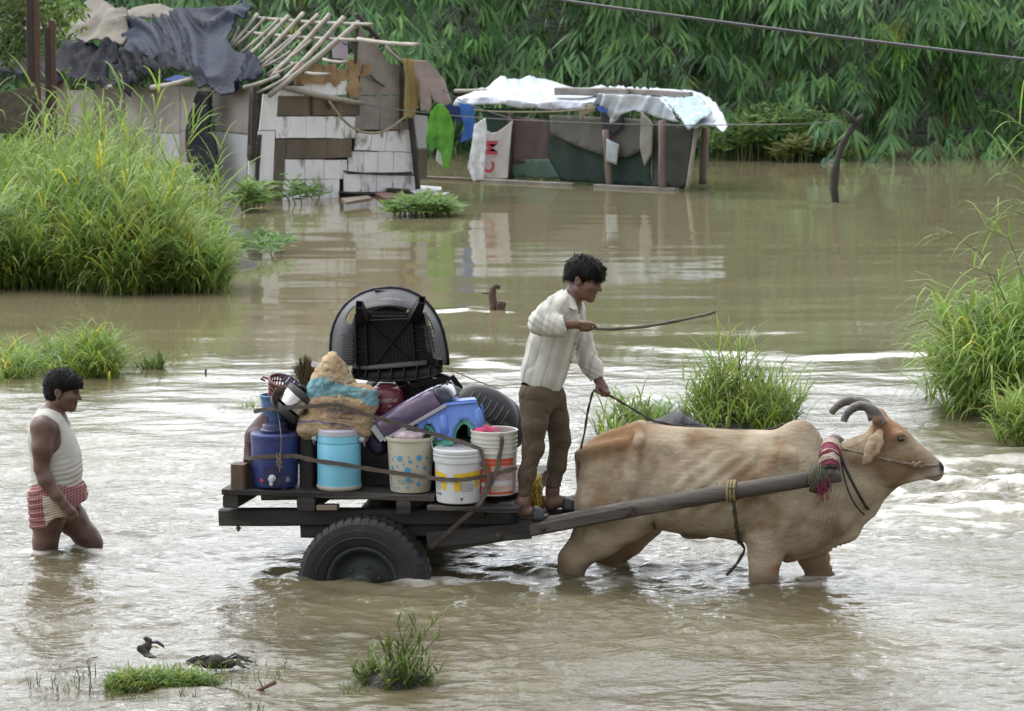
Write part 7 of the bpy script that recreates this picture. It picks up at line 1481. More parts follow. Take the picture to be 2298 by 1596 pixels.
for (zx, zy, zr) in dots:
    dx = (617.1+zx*.25635-921.5)*PXM; z = max(.03, min(.30, (757.4+1370*.25635-757.4-zy*.25635)*PXM*1.0)); r_ = float(rf(z)); u = r_*math.asin(max(-.97, min(.97, dx/r_)))
    v, f = disc2(u, z, zr*.25635*PXM); wrapped('blue_dot', t, c, rf, M_DOT, v, f)
v, f = txt('OXIM', -.004, .072, .040); wrapped('lettering', t, c, rf, M_TEAL, v, f, .0016)
# plastic bag in the bin
S = SDF(c+Vector((-.12, -.12, .25)), c+Vector((.14, .12, .46)), .008); S.ell(c+Vector((-.02, -.03, .335)), (.075, .06, .045), k=.02); S.ell(c+Vector((.035, -.02, .33)), (.05, .05, .04), k=.02); S.cone(c+Vector((.06, -.02, .34)), c+Vector((.09, -.03, .365)), .02, .008, .02)
V, Q = S.mesh('plastic_bag'); V = V+vnormals(V, Q)*(.006*fbm(V*30, 3, 2, True))[:, None]
tag(put('plastic_bag', quad_mesh('plastic_bag', V, Q), pm('clear_film', (.42, .30, .31), (.52, .44, .45), 14, rough=.25, spec=.6), None, CF, c), 'crumpled pinkish clear plastic bag lying in the dotted bin', 'bag')
# 4 white bucket with yellow blocks
t, c = tub('paint_bucket', 'white lidded paint bucket with bold yellow blocks at the front of the load', 'bucket', 1029, .085, DK-.036, [(.02, .003), (.128, .0), (.136, .006), (.1365, .016), (.146, .250), (.154, .252), (.156, .262), (.154, .285), (.147, .288), (.147, .292), (.02, .292)], M_WHITE)
b = MB(); b.lathe([(.150, .286), (.157, .290), (.158, .300), (.151, .304), (.155, .308), (.157, .318), (.155, .330), (.147, .334), (.138, .326), (.132, .3255), (.02, .323)], 44, Matrix.Translation(c)); autosmooth(b.build('lid', M_WHITE, t), 38)
rf = lambda z: np.interp(z, [0, .016, .25], [.136, .1365, .146])
def zx2(zx, zy, cx, ztop):      # second close-up of the buckets -> (round-the-wall distance, height)
    dx = (942.5+zx*.11252-cx)*PXM; return .142*math.asin(max(-.98, min(.98, dx/.143))), (1500-zy)*.11252*PXM*1.02
def poly2(pts, cx, step=.012):
    uv, f = fill_poly([zx2(x, y, cx, 0) for x, y in pts], step, jitter=.1); return uv, f
for pl in ([(322, 850), (612, 905), (616, 1228), (508, 1228), (505, 985), (326, 945)], [(778, 905), (1000, 885), (1215, 845), (1200, 1190), (1152, 1195), (1150, 975), (912, 985), (905, 1240), (778, 1240)]):
    v, f = poly2(pl, 1029); wrapped('yellow_block', t, c, rf, M_YEL, v, f)
inks = []
x_, y_ = zx2(1010, 1000, 1029, 0); inks.append(txt('20kg NETT', x_+.010, y_, .014))
rnd = random.Random(2)
for i, s_ in enumerate(('Plot C-7 A, Santacruz', 'Santacruz East, Mumbai', 'For industrial use only', 'Keep in a cool dry place', 'Batch No.  Mfg. Date', 'Tel. 022 2600 1000')):
    x_, y_ = zx2(1025, 1105+28*i, 1029, 0); inks.append(txt(s_, x_, y_, .0095))
for i in range(7):
    x_, y_ = zx2(425, 1080+26*i, 1029, 0); inks.append(txt(('Shake well before use', 'Apply two coats', 'Drying time 4 hours', 'Do not freeze', 'Avoid contact with eyes', 'Wash with water', 'Store upright')[i], x_, y_, .008))
for i in range(3): x_, y_ = zx2(402+40*i, 1312, 1029, 0); inks.append(rect2(x_-.004, y_-.008, x_+.004, y_+.008, 2))
x_, y_ = zx2(920, 1390, 1029, 0); inks.append(rect2(x_-.008, y_-.004, x_+.010, y_+.005, 2)); inks.append(rect2(x_-.002, y_-.018, x_+.001, y_-.003, 1))
v, f = merge2(inks); wrapped('lettering', t, c, rf, M_INK, v, f, .002)
b = MB(); b.tube([c+Vector((-.156*math.cos(a*.0), -.02, 0)) if False else c+Vector((-.150-.03*math.sin(q*3.14), .02+.05*q, .262+.13*math.sin(q*2.2))) for q in np.linspace(0, 1, 9)], .0028, 6); b.build('bail', M_STEEL, t, smooth=True)
# 5 cream bucket with orange label
t, c = tub('plastic_pail', 'off-white pail with an orange printed label beside the driver\'s leg', 'bucket', 1109, .19, DK+.002, [(.02, .003), (.126, .0), (.1325, .005), (.140, .262), (.147, .263), (.1475, .270), (.1405, .272), (.1405, .300), (.145, .302), (.145, .308), (.141, .310), (.142, .325), (.1455, .327), (.1455, .333), (.1425, .335), (.143, .352), (.1465, .354), (.1465, .361), (.143, .363), (.1435, .385), (.148, .387), (.148, .398), (.144, .400), (.137, .398), (.126, .02), (.02, .02)], M_OFFW)
rf = lambda z: np.interp(z, [0, .005, .262], [.1325, .1325, .140])
v, f = rect2(-.205, .012, .165, .235, 30); wrapped('label', t, c, rf, M_ORANGE, v, f)
v, f = rect2(.010, .028, .160, .190, 12); wrapped('label_panel', t, c, rf, M_PINKP, v, f, .0022)
v, f = rect2(.010, .070, .160, .098, 12); wrapped('label_stripe', t, c, rf, M_WHITE, v, f, .003)
v, f = rect2(-.205, .2100, .165, .2120, 30); wrapped('label_stripe', t, c, rf, M_PINKP, v, f, .003)
v, f = rect2(-.085, .165, -.010, .190, 6); wrapped('green_badge', t, c, rf, M_GRN, v, f, .003); v, f = rect2(-.078, .170, -.048, .184, 3); wrapped('badge_mark', t, c, rf, M_WHITE, v, f, .004)
for (x_, y_, r_) in ((-.038, .130, .014), (-.042, .072, .017)): v, f = disc2(x_, y_, r_); wrapped('seal', t, c, rf, M_OFFW, v, f, .003)
v, f = rect2(-.055, .026, -.022, .046, 3); wrapped('barcode_panel', t, c, rf, M_OFFW, v, f, .003)
v, f = merge2([rect2(-.051+.0075*i, .028, -.0485+.0075*i, .044, 1) for i in range(4)]); wrapped('barcode', t, c, rf, M_INK, v, f, .004)
L1 = ['Surface Preparation : clean and dry the area', 'Mixing : stir well before use', 'Application : brush or roller, two coats', 'Drying Time : touch dry in thirty minutes', 'Coverage : 5.5 - 6.5 sq m per litre', 'Storage : keep tightly closed', 'Safety : keep out of reach of children', 'Major Components : resin, pigment', 'Best before 36 months from packing']
inks = [txt(s_, .014, .183-.0094*i-(.0 if i < 2 else .008), .0085, 'LEFT') for i, s_ in enumerate(L1)]+[txt(s_, .014, .058-.010*i, .008, 'LEFT') for i, s_ in enumerate(('Marketed by : Plot No. 22', 'Industrial Area, Phase II', 'Customer care cell'))]
v, f = merge2(inks); v = [(min(x, .158), y) for x, y in v]; wrapped('lettering', t, c, rf, M_INK, v, f, .003)
S = SDF(c+Vector((-.16, -.15, .28)), c+Vector((.14, .15, .48)), .008); S.ell(c+Vector((-.07, .0, .375)), (.05, .08, .05), k=.02); S.ell(c+Vector((-.03, .04, .36)), (.06, .07, .045), k=.02)
V, Q = S.mesh('pink_cloth'); V = V+vnormals(V, Q)*(.008*fbm(V*22, 3, 2, True))[:, None]; tag(put('pink_cloth', quad_mesh('pink_cloth', V, Q), pm('pink_fabric', (.55, .075, .16), (.42, .05, .12), 12, rough=.9), None, CF, c), 'bright pink cloth tucked into the off-white pail', 'cloth')
# 6 printed sack
def sack():
    LY = .20
    def A(zx, zy, d=0.): return CL(1150/1.7824+zx*.25689/1.7824, 1380/1.7824+zy*.25689/1.7824, LY+d)
    lo = A(180, 1560)-Vector((.03, .19, 0)); hi = A(1380, 120)+Vector((.03, .19, .02)); S = SDF(lo, hi, .0075)
    S.chain([A(330, 1255), A(700, 1225), A(1130, 1240)], [.075, .090, .075], .05); S.chain([A(300, 1340), A(700, 1330), A(1160, 1380)], [.048, .055, .050], .05); S.cone(A(480, 1120), A(1150, 1110), .065, .06, .05)
    S.chain([A(520, 820), A(800, 850), A(1190, 870)], [.085, .10, .085], .05); S.chain([A(480, 920), A(800, 930), A(1210, 980)], [.060, .07, .055], .05); S.cone(A(520, 650), A(900, 680), .075, .08, .05); S.cone(A(1180, 760), A(1290, 740), .05, .042, .05)
    S.chain([A(610, 560), A(690, 380), A(690, 230), A(690, 170)], [.095, .080, .045, .016], .04); S.cone(A(820, 520), A(760, 400), .06, .05, .05); S.cone(A(1190, 1440), A(1180, 1490), .03, .012, .03)
    S.chain([A(360, 1020, -.12), A(700, 1010, -.14), A(900, 1010, -.14), A(1250, 1075, -.12)], [.030, .032, .028, .02], .03, 'cut')
    V, Q = S.mesh('sack', 1); n = vnormals(V, Q); d = .007-.022*np.clip(.38-np.abs(fbm(V*np.array((6, 6, 11)), 3, 5)), 0, .4)/.38*.6-.007*np.clip(.25-np.abs(fbm(V*20, 2, 8)), 0, .25)/.25+.004*fbm(V*9, 2, 3); V = V+n*d[:, None]
    me = quad_mesh('sack', V, Q); kr = np.array((.41, .295, .175)); col = np.tile(kr, (len(V), 1))*(1+.10*fbm(V*10, 3, 9))[:, None]
    # printed bands: pale blue block and thin navy line, following the cloth
    P = lambda x, y: np.array(A(x, y)); u = V[:, 0]; z = V[:, 2]
    up = np.interp(u, [P(400, 0)[0], P(500, 0)[0], P(650, 0)[0], P(800, 0)[0], P(1000, 0)[0], P(1340, 0)[0]], [P(0, 500)[2], P(0, 470)[2], P(0, 435)[2], P(0, 535)[2], P(0, 585)[2], P(0, 655)[2]])
    dn = np.interp(u, [P(400, 0)[0], P(600, 0)[0], P(900, 0)[0], P(1150, 0)[0], P(1340, 0)[0]], [P(0, 800)[2], P(0, 755)[2], P(0, 735)[2], P(0, 790)[2], P(0, 915)[2]])
    m = (sstep(0, .004, up-z)*sstep(0, .004, z-dn))[:, None]; col = col*(1-m)+np.array((.15, .315, .36))*(1+.10*fbm(V*14, 3, 4))[:, None]*m
    cr = np.interp(u, [P(280, 0)[0], P(500, 0)[0], P(900, 0)[0], P(1250, 0)[0]], [P(0, 1165)[2], P(0, 1140)[2], P(0, 1185)[2], P(0, 1385)[2]]); m = (np.exp(-(np.maximum(np.abs(z-cr)-.0035, 0)/.0016)**2))[:, None]*(V[:, 1] < LY)[:, None]; col = col*(1-m)+np.array((.045, .07, .20))*m
    dirt = sstep(.25, .6, fbm(V*7, 4, 13))[:, None]; col = col*(1-.5*dirt)+np.array((.16, .11, .07))*.5*dirt; vcol(me, col)
    t = thing('sack', 'printed brown paper sack with a pale blue band strapped on top of the jug', 'sack', A(750, 1400), CF)
    bv = BVHTree.FromPolygons([tuple(v) for v in V], [tuple(q) for q in Q]); put('body', me, pm('kraft_paper', (1, 1, 1), (.9, .9, .88), 20, rough=.75, bump=.5, bscale=45, bdist=.005, attr='Col'), t)
    M_NAVI = pm('navy_ink', (.045, .065, .19), (.06, .08, .2), 20, rough=.7); M_BRN = pm('brown_ink', (.12, .09, .05), rough=.7); M_PALE = pm('pale_ink', (.50, .46, .36), rough=.7); M_BK = pm('soot_ink', (.04, .045, .045), rough=.7)
    def stamp(s_, zx0, zy0, zx1, zy1, h, mat):
        v, f = text2d(s_, 1.0, 'LEFT'); v = v-np.array((v[:, 0].min(), 0)); wdt = v[:, 0].max(); a, c = Vector((zx0, zy0)), Vector((zx1, zy1)); ex = (c-a)/wdt; ey = Vector((ex.y, -ex.x)).normalized()*h
        out_ = []
        for (x, y) in v:
            q = a+ex*x+ey*y; p = A(q.x, q.y, -.3); hit = bv.ray_cast(p, Vector((0, 1, 0)))[0]
            out_.append(tuple((hit if hit is not None else A(q.x, q.y))+Vector((0, -.0022, 0))))
        me = mesh_np('lettering', out_, f, False, False); put('lettering', me, mat, t)
    stamp('聚氯乙烯树脂', 455, 590, 1010, 600, 118, M_PALE); stamp('青岛海湾', 430, 700, 600, 670, 70, M_BK); stamp('化学', 640, 660, 860, 680, 45, M_BK)
    stamp('EXEC STD : Q/0205 LHH 025-2022', 475, 812, 1060, 800, 50, M_BRN); stamp('TYPE : HS-1000R', 560, 885, 880, 862, 50, M_BRN); stamp('N.W. 25kg', 600, 945, 830, 920, 50, M_BRN)
    stamp('海湾化学股份有限公司', 470, 1075, 1020, 1140, 72, M_NAVI); stamp('DAO HUHUA - CHEMICAL CO.,LTD', 440, 1100, 1010, 1182, 46, M_NAVI)
    stamp('青岛市黄岛区泊里镇港丰路66号', 470, 1195, 870, 1240, 42, M_BRN); stamp('Liuhu Jiangdong Road, Boli Town, Huangdao District, Qingdao, China', 310, 1215, 1080, 1320, 34, M_BRN); stamp('www.huwan-chem.com', 490, 1280, 830, 1325, 36, M_BRN); stamp('(TEL) +86 532 84857800', 400, 1305, 930, 1370, 36, M_BRN); stamp('MADE IN CHINA', 530, 1350, 800, 1392, 42, M_BRN)
    stamp('Haiwan', 1245, 1205, 1285, 940, 60, M_NAVI); stamp('HY-2', 690, 265, 830, 315, 50, M_TEAL)
    b = MB(); p = A(430, 300); b.prism([A(365, 300), A(385, 250), A(515, 295), A(480, 345), A(380, 345)], (0, .006, 0)); tag(b.build('white_scrap', M_WHITE, None, CF), 'white paper scrap caught between the broom and the sack', 'paper')
sack()
# ------------------------------------------------------------------ upper and rear pieces of the load
def armchair():
    """black plastic tub chair lying with its underside towards the camera"""
    LY = .36
    def A(zx, zy, d=0.): return CL(476.9+zx*.33396, 617.1+zy*.33396, LY+d)
    t = thing('plastic_armchair', 'big black plastic tub armchair tied upside down on top of the load', 'chair', A(1190, 690), CF)
    outer = [(800, 600), (797, 500), (803, 400), (822, 330), (850, 270), (893, 208), (950, 160), (1010, 124), (1080, 101), (1190, 88), (1260, 94), (1320, 110), (1380, 140), (1430, 180), (1480, 240), (1520, 310), (1545, 380), (1562, 460), (1574, 530), (1578, 605)]
    inner = [(965, 610), (962, 540), (960, 460), (960, 400), (962, 340), (968, 285), (990, 250), (1030, 235), (1090, 222), (1170, 212), (1230, 214), (1290, 225), (1345, 240), (1390, 262), (1425, 300), (1440, 350), (1455, 410), (1468, 480), (1480, 550), (1492, 605)]
    n = len(outer); m = 7; vs = []; tube_r = .016
    for i in range(n):
        o = A(*outer[i], .30); q = A(*inner[i], .02); mid = q.lerp(o, .55)+Vector((0, -.10, 0))
        for k in range(m):
            s = k/(m-1); p = q*(1-s)**2+mid*2*s*(1-s)+o*s*s; vs.append(p)
    fs = []
    for i in range(n-1):
        for k in range(m-1):
            if (4 <= i <= 5 and 1 <= k <= 2) or (14 <= i <= 15 and 1 <= k <= 2): continue       # the two arm openings
            fs.append((i*m+k, i*m+k+1, (i+1)*m+k+1, (i+1)*m+k))
    b = MB(); b.add(vs, fs); sh = b.build('back_shell', M_BLKP, t, smooth=True); solidify(sh, .010, 0); sub = sh.modifiers.new('s', 'SUBSURF'); sub.levels = sub.render_levels = 2
    b = MB(); b.tube([A(*p, .30) for p in outer], [tube_r]*n, 8); b.build('rim', M_BLKP, t, smooth=True)
    # woven band under the top of the shell
    b = MB(); P0 = [A(x, y, .10) for x, y in ((1010, 215), (1080, 172), (1170, 152), (1260, 160), (1340, 195))]; P1 = [A(x, y, .03) for x, y in ((1035, 262), (1090, 232), (1170, 216), (1240, 222), (1300, 245))]
    vs = []; [vs.extend([a, c]) for a, c in zip(P0, P1)]; b.add(vs, [(2*i, 2*i+1, 2*i+3, 2*i+2) for i in range(4)]); o = b.build('lattice_band', pm('grey_lattice', (.085, .08, .085), (.03, .03, .03), 95, rough=.5, bump=1, bscale=90, bdist=.006), t, smooth=True); solidify(o, .006)
    b = MB(); p = A(1132, 123, .235); b.box(p, (.075, .012, .038), Matrix.Rotation(R(3), 4, 'Y')); b.box(p+Vector((0, -.006, 0)), (.058, .01, .024), Matrix.Rotation(R(3), 4, 'Y')); b.build('maker_plate', M_BLKP, t)
    # perforations down both sides
    b = MB(); rnd = random.Random(1)
    for side, (xa, xb, ya, yb) in enumerate(((882, 955, 400, 600), (1428, 1482, 345, 510))):
        for r_ in range(12):
            for c_ in range(5):
                zx = xa+(xb-xa)*(c_+(.5 if r_ % 2 else 0))/5; zy = ya+(yb-ya)*r_/11
                if side == 0 and zx < 875+max(0, zy-540)*.3: continue
                zx2_ = zx+(r_*2.2 if side else 0); p = A(zx2_, zy, .01+(.10 if side == 0 else .06)*abs((zx-(965 if side == 0 else 1440))/90)); b.lathe([(.0068, 0), (.004, -.003)], 6, Matrix.Translation(p+Vector((0, -.035, 0))) @ Matrix.Rotation(R(90), 4, 'X'))
    b.build('perforations', pm('grey_perforation', (.075, .072, .074), rough=.5), t, kind='stuff')
    # seat underside with its ribs
    seat = [A(968, 250), A(1432, 252), A(1500, 592), A(975, 622)]; b = MB(); b.prism(seat, (0, .022, 0)); b.build('seat', M_BLKP, t)
    def rib(p, q, h=.045, w=.007): b = MB(); b.beam(p+Vector((0, -h/2, 0)), q+Vector((0, -h/2, 0)), w, h, up=(0, 1, 0)); b.build('rib', M_BLKP, t)
    rib(A(1035, 305), A(1340, 585), .03); rib(A(1340, 285), A(1090, 610), .03); rib(A(1032, 290), A(1050, 620)); rib(A(1345, 280), A(1370, 600)); rib(A(1430, 255), A(1500, 590), .05); rib(A(970, 255), A(977, 620), .05); rib(A(1035, 304), A(1340, 290), .05)
    for (a_, c_) in (((975, 408), (1037, 405)), ((975, 512), (1043, 508)), ((1350, 372), (1425, 368)), ((1362, 430), (1440, 425)), ((1370, 506), (1458, 500))): rib(A(*a_), A(*c_), .04)
    b = MB(); rnd = random.Random(2)
    for k in range(13): x0 = 1065+k*21; b.beam(A(x0, 315, -.001), A(x0+18*(k-6)/6+6, 590, -.001), .006, .006, up=(0, 1, 0))
    b.build('seat_slats', M_BLKP, t)
    b = MB(); vs = []
    for i, x in enumerate(np.linspace(1036, 1338, 9)): vs += [A(x, 300, -.005), A(x, 262-44*math.sin(math.pi*i/8), .05)]
    b.add(vs, [(2*i, 2*i+1, 2*i+3, 2*i+2) for i in range(8)]); o = b.build('lumbar_panel', M_BLKP, t, smooth=True); solidify(o, .008)
    b = MB()
    for k in range(11): x = 1085+k*20; b.beam(A(x, 285, -.006), A(x, 262, .012), .012, .008, up=(0, 1, 0))
    b.build('lumbar_slots', M_BLKP, t)
    # front apron
    ap0 = [(940, 628), (975, 622), (1100, 618), (1240, 610), (1380, 598), (1500, 590), (1540, 580)]; ap1 = [(925, 668), (962, 690), (1090, 708), (1200, 712), (1360, 702), (1480, 682), (1545, 640)]; vs = []
    for p, q in zip(ap0, ap1): vs += [A(*p, -.01), A(*q, -.06)]
    b = MB(); b.add(vs, [(2*i, 2*i+1, 2*i+3, 2*i+2) for i in range(6)]); o = b.build('front_apron', M_BLKP, t, smooth=True); solidify(o, .012)
    b = MB(); P_ = [A(*q, -.065) for q in ap1]; b.tube(P_, .010, 6); b.build('apron_lip', M_BLKP, t, smooth=True)
    b = MB(); vs = []
    for p in ((985, 618), (1100, 606), (1240, 592), (1440, 575)): vs += [A(*p, -.035)]
    for p, q in zip(((985, 640), (1100, 634), (1240, 624), (1440, 606)), range(4)): vs += [A(*p, -.05)]
    b.add(vs, [(i, i+1, i+5, i+4) for i in range(3)]); o = b.build('seat_lip', pm('dusty_plastic', (.085, .074, .062), (.055, .05, .045), 9, rough=.6), t, smooth=True); solidify(o, .012)
    for k in range(6): x = 1040+k*85; rib(A(x, 632-k*5, -.03), A(x-8, 702-abs(k-2)*4, -.06), .03)
    # legs: hollow square-section, the rear pair pointing up at the camera
    def leg(f, r, df, wf, wr):
        a, c = A(*r, .0), A(*f, df); d = (c-a).normalized(); x_ = Vector((1, 0, 0)); u = d.cross(x_).normalized(); x_ = u.cross(d).normalized(); vs = []
        for (p, w_) in ((a, wr), (c, wf)):
            for (i, j) in ((-1, -1), (1, -1), (1, 1), (-1, 1)): vs.append(p+x_*w_*i+u*w_*j*1.15)
        for (i, j) in ((-1, -1), (1, -1), (1, 1), (-1, 1)): vs.append(c+x_*(wf-.006)*i+u*(wf-.006)*j*1.15)
        for (i, j) in ((-1, -1), (1, -1), (1, 1), (-1, 1)): vs.append(c-d*.05+x_*(wf-.007)*i+u*(wf-.007)*j*1.15)
        fs = [(k, (k+1) % 4, 4+(k+1) % 4, 4+k) for k in range(4)]+[(4+k, 4+(k+1) % 4, 8+(k+1) % 4, 8+k) for k in range(4)]+[(8+k, 8+(k+1) % 4, 12+(k+1) % 4, 12+k) for k in range(4)]+[(12, 13, 14, 15), (3, 2, 1, 0)]
        b = MB(); b.add(vs, fs); b.build('leg', M_BLKP, t)
    leg((986, 200), (1010, 310), -.34, .021, .036); leg((1408, 168), (1352, 290), -.34, .021, .036); leg((960, 650), (965, 625), -.11, .019, .024); leg((1528, 592), (1510, 588), -.11, .019, .024)
armchair()
def stacked_chairs():
    for j, (dx, dz, dy, lab) in enumerate(((0, 0, 0, 'black plastic tub chair lying on its side behind the blue stool, slotted back up'), (.035, -.035, .05, 'second black tub chair nested under the slotted one, only its rim showing'))):
        c = CL(1088, 925, .62)+Vector((dx, dy, dz)); t = thing('plastic_armchair', lab, 'chair', c, CF, 'nested black tub chairs'); M = Matrix.Translation(c) @ Matrix.Rotation(R(27), 4, 'Y') @ Matrix.Rotation(R(38), 4, 'X')
        b = MB(); b.lathe([(.235, -.075), (.242, -.06), (.236, -.03), (.222, .0), (.20, .025), (.165, .044), (.10, .055), (.03, .058), (.008, .058)], 44, M, sy=.92); o = b.build('back_shell', M_BLKP, t, smooth=True); solidify(o, .006)
        b = MB(); b.tube([M @ Vector((.238*math.cos(a), .238*.92*math.sin(a), -.068)) for a in np.linspace(0, 6.283, 45)], .010, 6, caps=False); b.build('rim', M_BLKP, t, smooth=True)
        if j == 0:
            for k in range(7):
                x = -.13+.042*k; b = MB(); pts = []
                for a in np.linspace(-.75, .75, 9): y = .115*math.sin(a)*1.0; xx = x+.035*math.cos(a)-.02; rr = math.hypot(xx, y/.92); z = float(np.interp(rr, [0, .10, .165, .2, .22], [.058, .055, .044, .025, 0])); pts.append(M @ Vector((xx, y-.01, z+.004)))
                b.tube(pts, [.0045]+[.0075]*7+[.0045], 6); b.build('slot_ridge', M_BLKP, t, smooth=True)
            b = MB(); b.box(M @ Vector((.165, -.05, .05)), (.05, .035, .008), M.to_3x3().to_4x4() if False else M); b.build('maker_plate', M_BLKP, t)
        else:
            for k in range(2): b = MB(); b.beam(M @ Vector((-.22, -.1+.2*k, -.06)), M @ Vector((-.36, -.12+.24*k, .02)), .035, .035); b.build('leg', M_BLKP, t)
stacked_chairs()
def dark_frame():
    c = CL(935, 858, .50); t = thing('plastic_stool_frame', 'black ribbed plastic chair legs jammed under the big upside-down armchair', 'chair', c, CF)
    for (a, q) in (((880, 862), (930, 905)), ((905, 850), (945, 900)), ((925, 845), (1000, 880)), ((950, 848), (1012, 862)), ((975, 838), (1010, 850)), ((890, 875), (1000, 850))):
        b = MB(); b.beam(CL(*a, .45), CL(*q, .40), .022, .03); b.build('leg', M_BLKP, t)
    b = MB(); b.prism([CL(868, 846, .50), CL(1000, 842, .50), CL(1008, 868, .50), CL(950, 905, .50), CL(880, 915, .50)], (0, .05, 0)); b.build('seat', M_BLKP, t)
dark_frame()
# purple case
def case():
    LY = .28; a, c = CL(868, 958, LY), CL(1000, 884, LY+.02); d = (c-a).normalized(); t = thing('purple_case', 'shiny purple padded case with grey piping lying aslant behind the dotted bin', 'case', a, CF); up = Vector((-d.z, 0, d.x)); W, Hh = .15, .085
    def sec(p, w, h, r=.03):
        out_ = []
        for i in range(24):
            an = 6.283*i/24; cx_, sy_ = math.cos(an), math.sin(an); e = .55; out_.append(p+Vector((0, 1, 0))*w*math.copysign(abs(cx_)**e, cx_)+up*h*math.copysign(abs(sy_)**e, sy_))
        return out_
    def body(nm, ss, mat):
        vs = []; [vs.extend(sec(a.lerp(c, s_)+up*o_, w, h)) for s_, w, h, o_ in ss]; k = len(ss); b = MB()
        b.add(vs, [(i*24+j, i*24+(j+1) % 24, (i+1)*24+(j+1) % 24, (i+1)*24+j) for i in range(k-1) for j in range(24)]+[tuple(range(23, -1, -1)), tuple((k-1)*24+j for j in range(24))]); b.build(nm, mat, t, smooth=True)
    body('shell', [(-.04, .10, .05, 0), (-.03, .135, .072, 0), (.0, .145, .080, 0), (.4, .148, .084, .004), (.75, .148, .082, .002), (.9, .142, .078, 0), (.98, .12, .064, -.002)], M_PURP)
    body('end_cap', [(.93, .135, .073, .004), (1.0, .130, .070, .004), (1.08, .115, .058, -.004), (1.12, .085, .040, -.012), (1.135, .04, .018, -.018)], pm('dark_glossy_cap', (.018, .022, .045), (.03, .035, .06), 12, rough=.18, coat=.4))
    b = MB(); b.beam(a-d*.02-up*.062+Vector((0, -.13, 0)), c-up*.06+Vector((0, -.13, 0)), .025, .022, seg=6, jit=.04); b.build('piping', M_PIPE, t)
    b = MB(); b.beam(a-d*.05+up*.045, a-d*.035-up*.060, .24, .045, up=d); b.build('end_band', M_PIPE, t)
case()
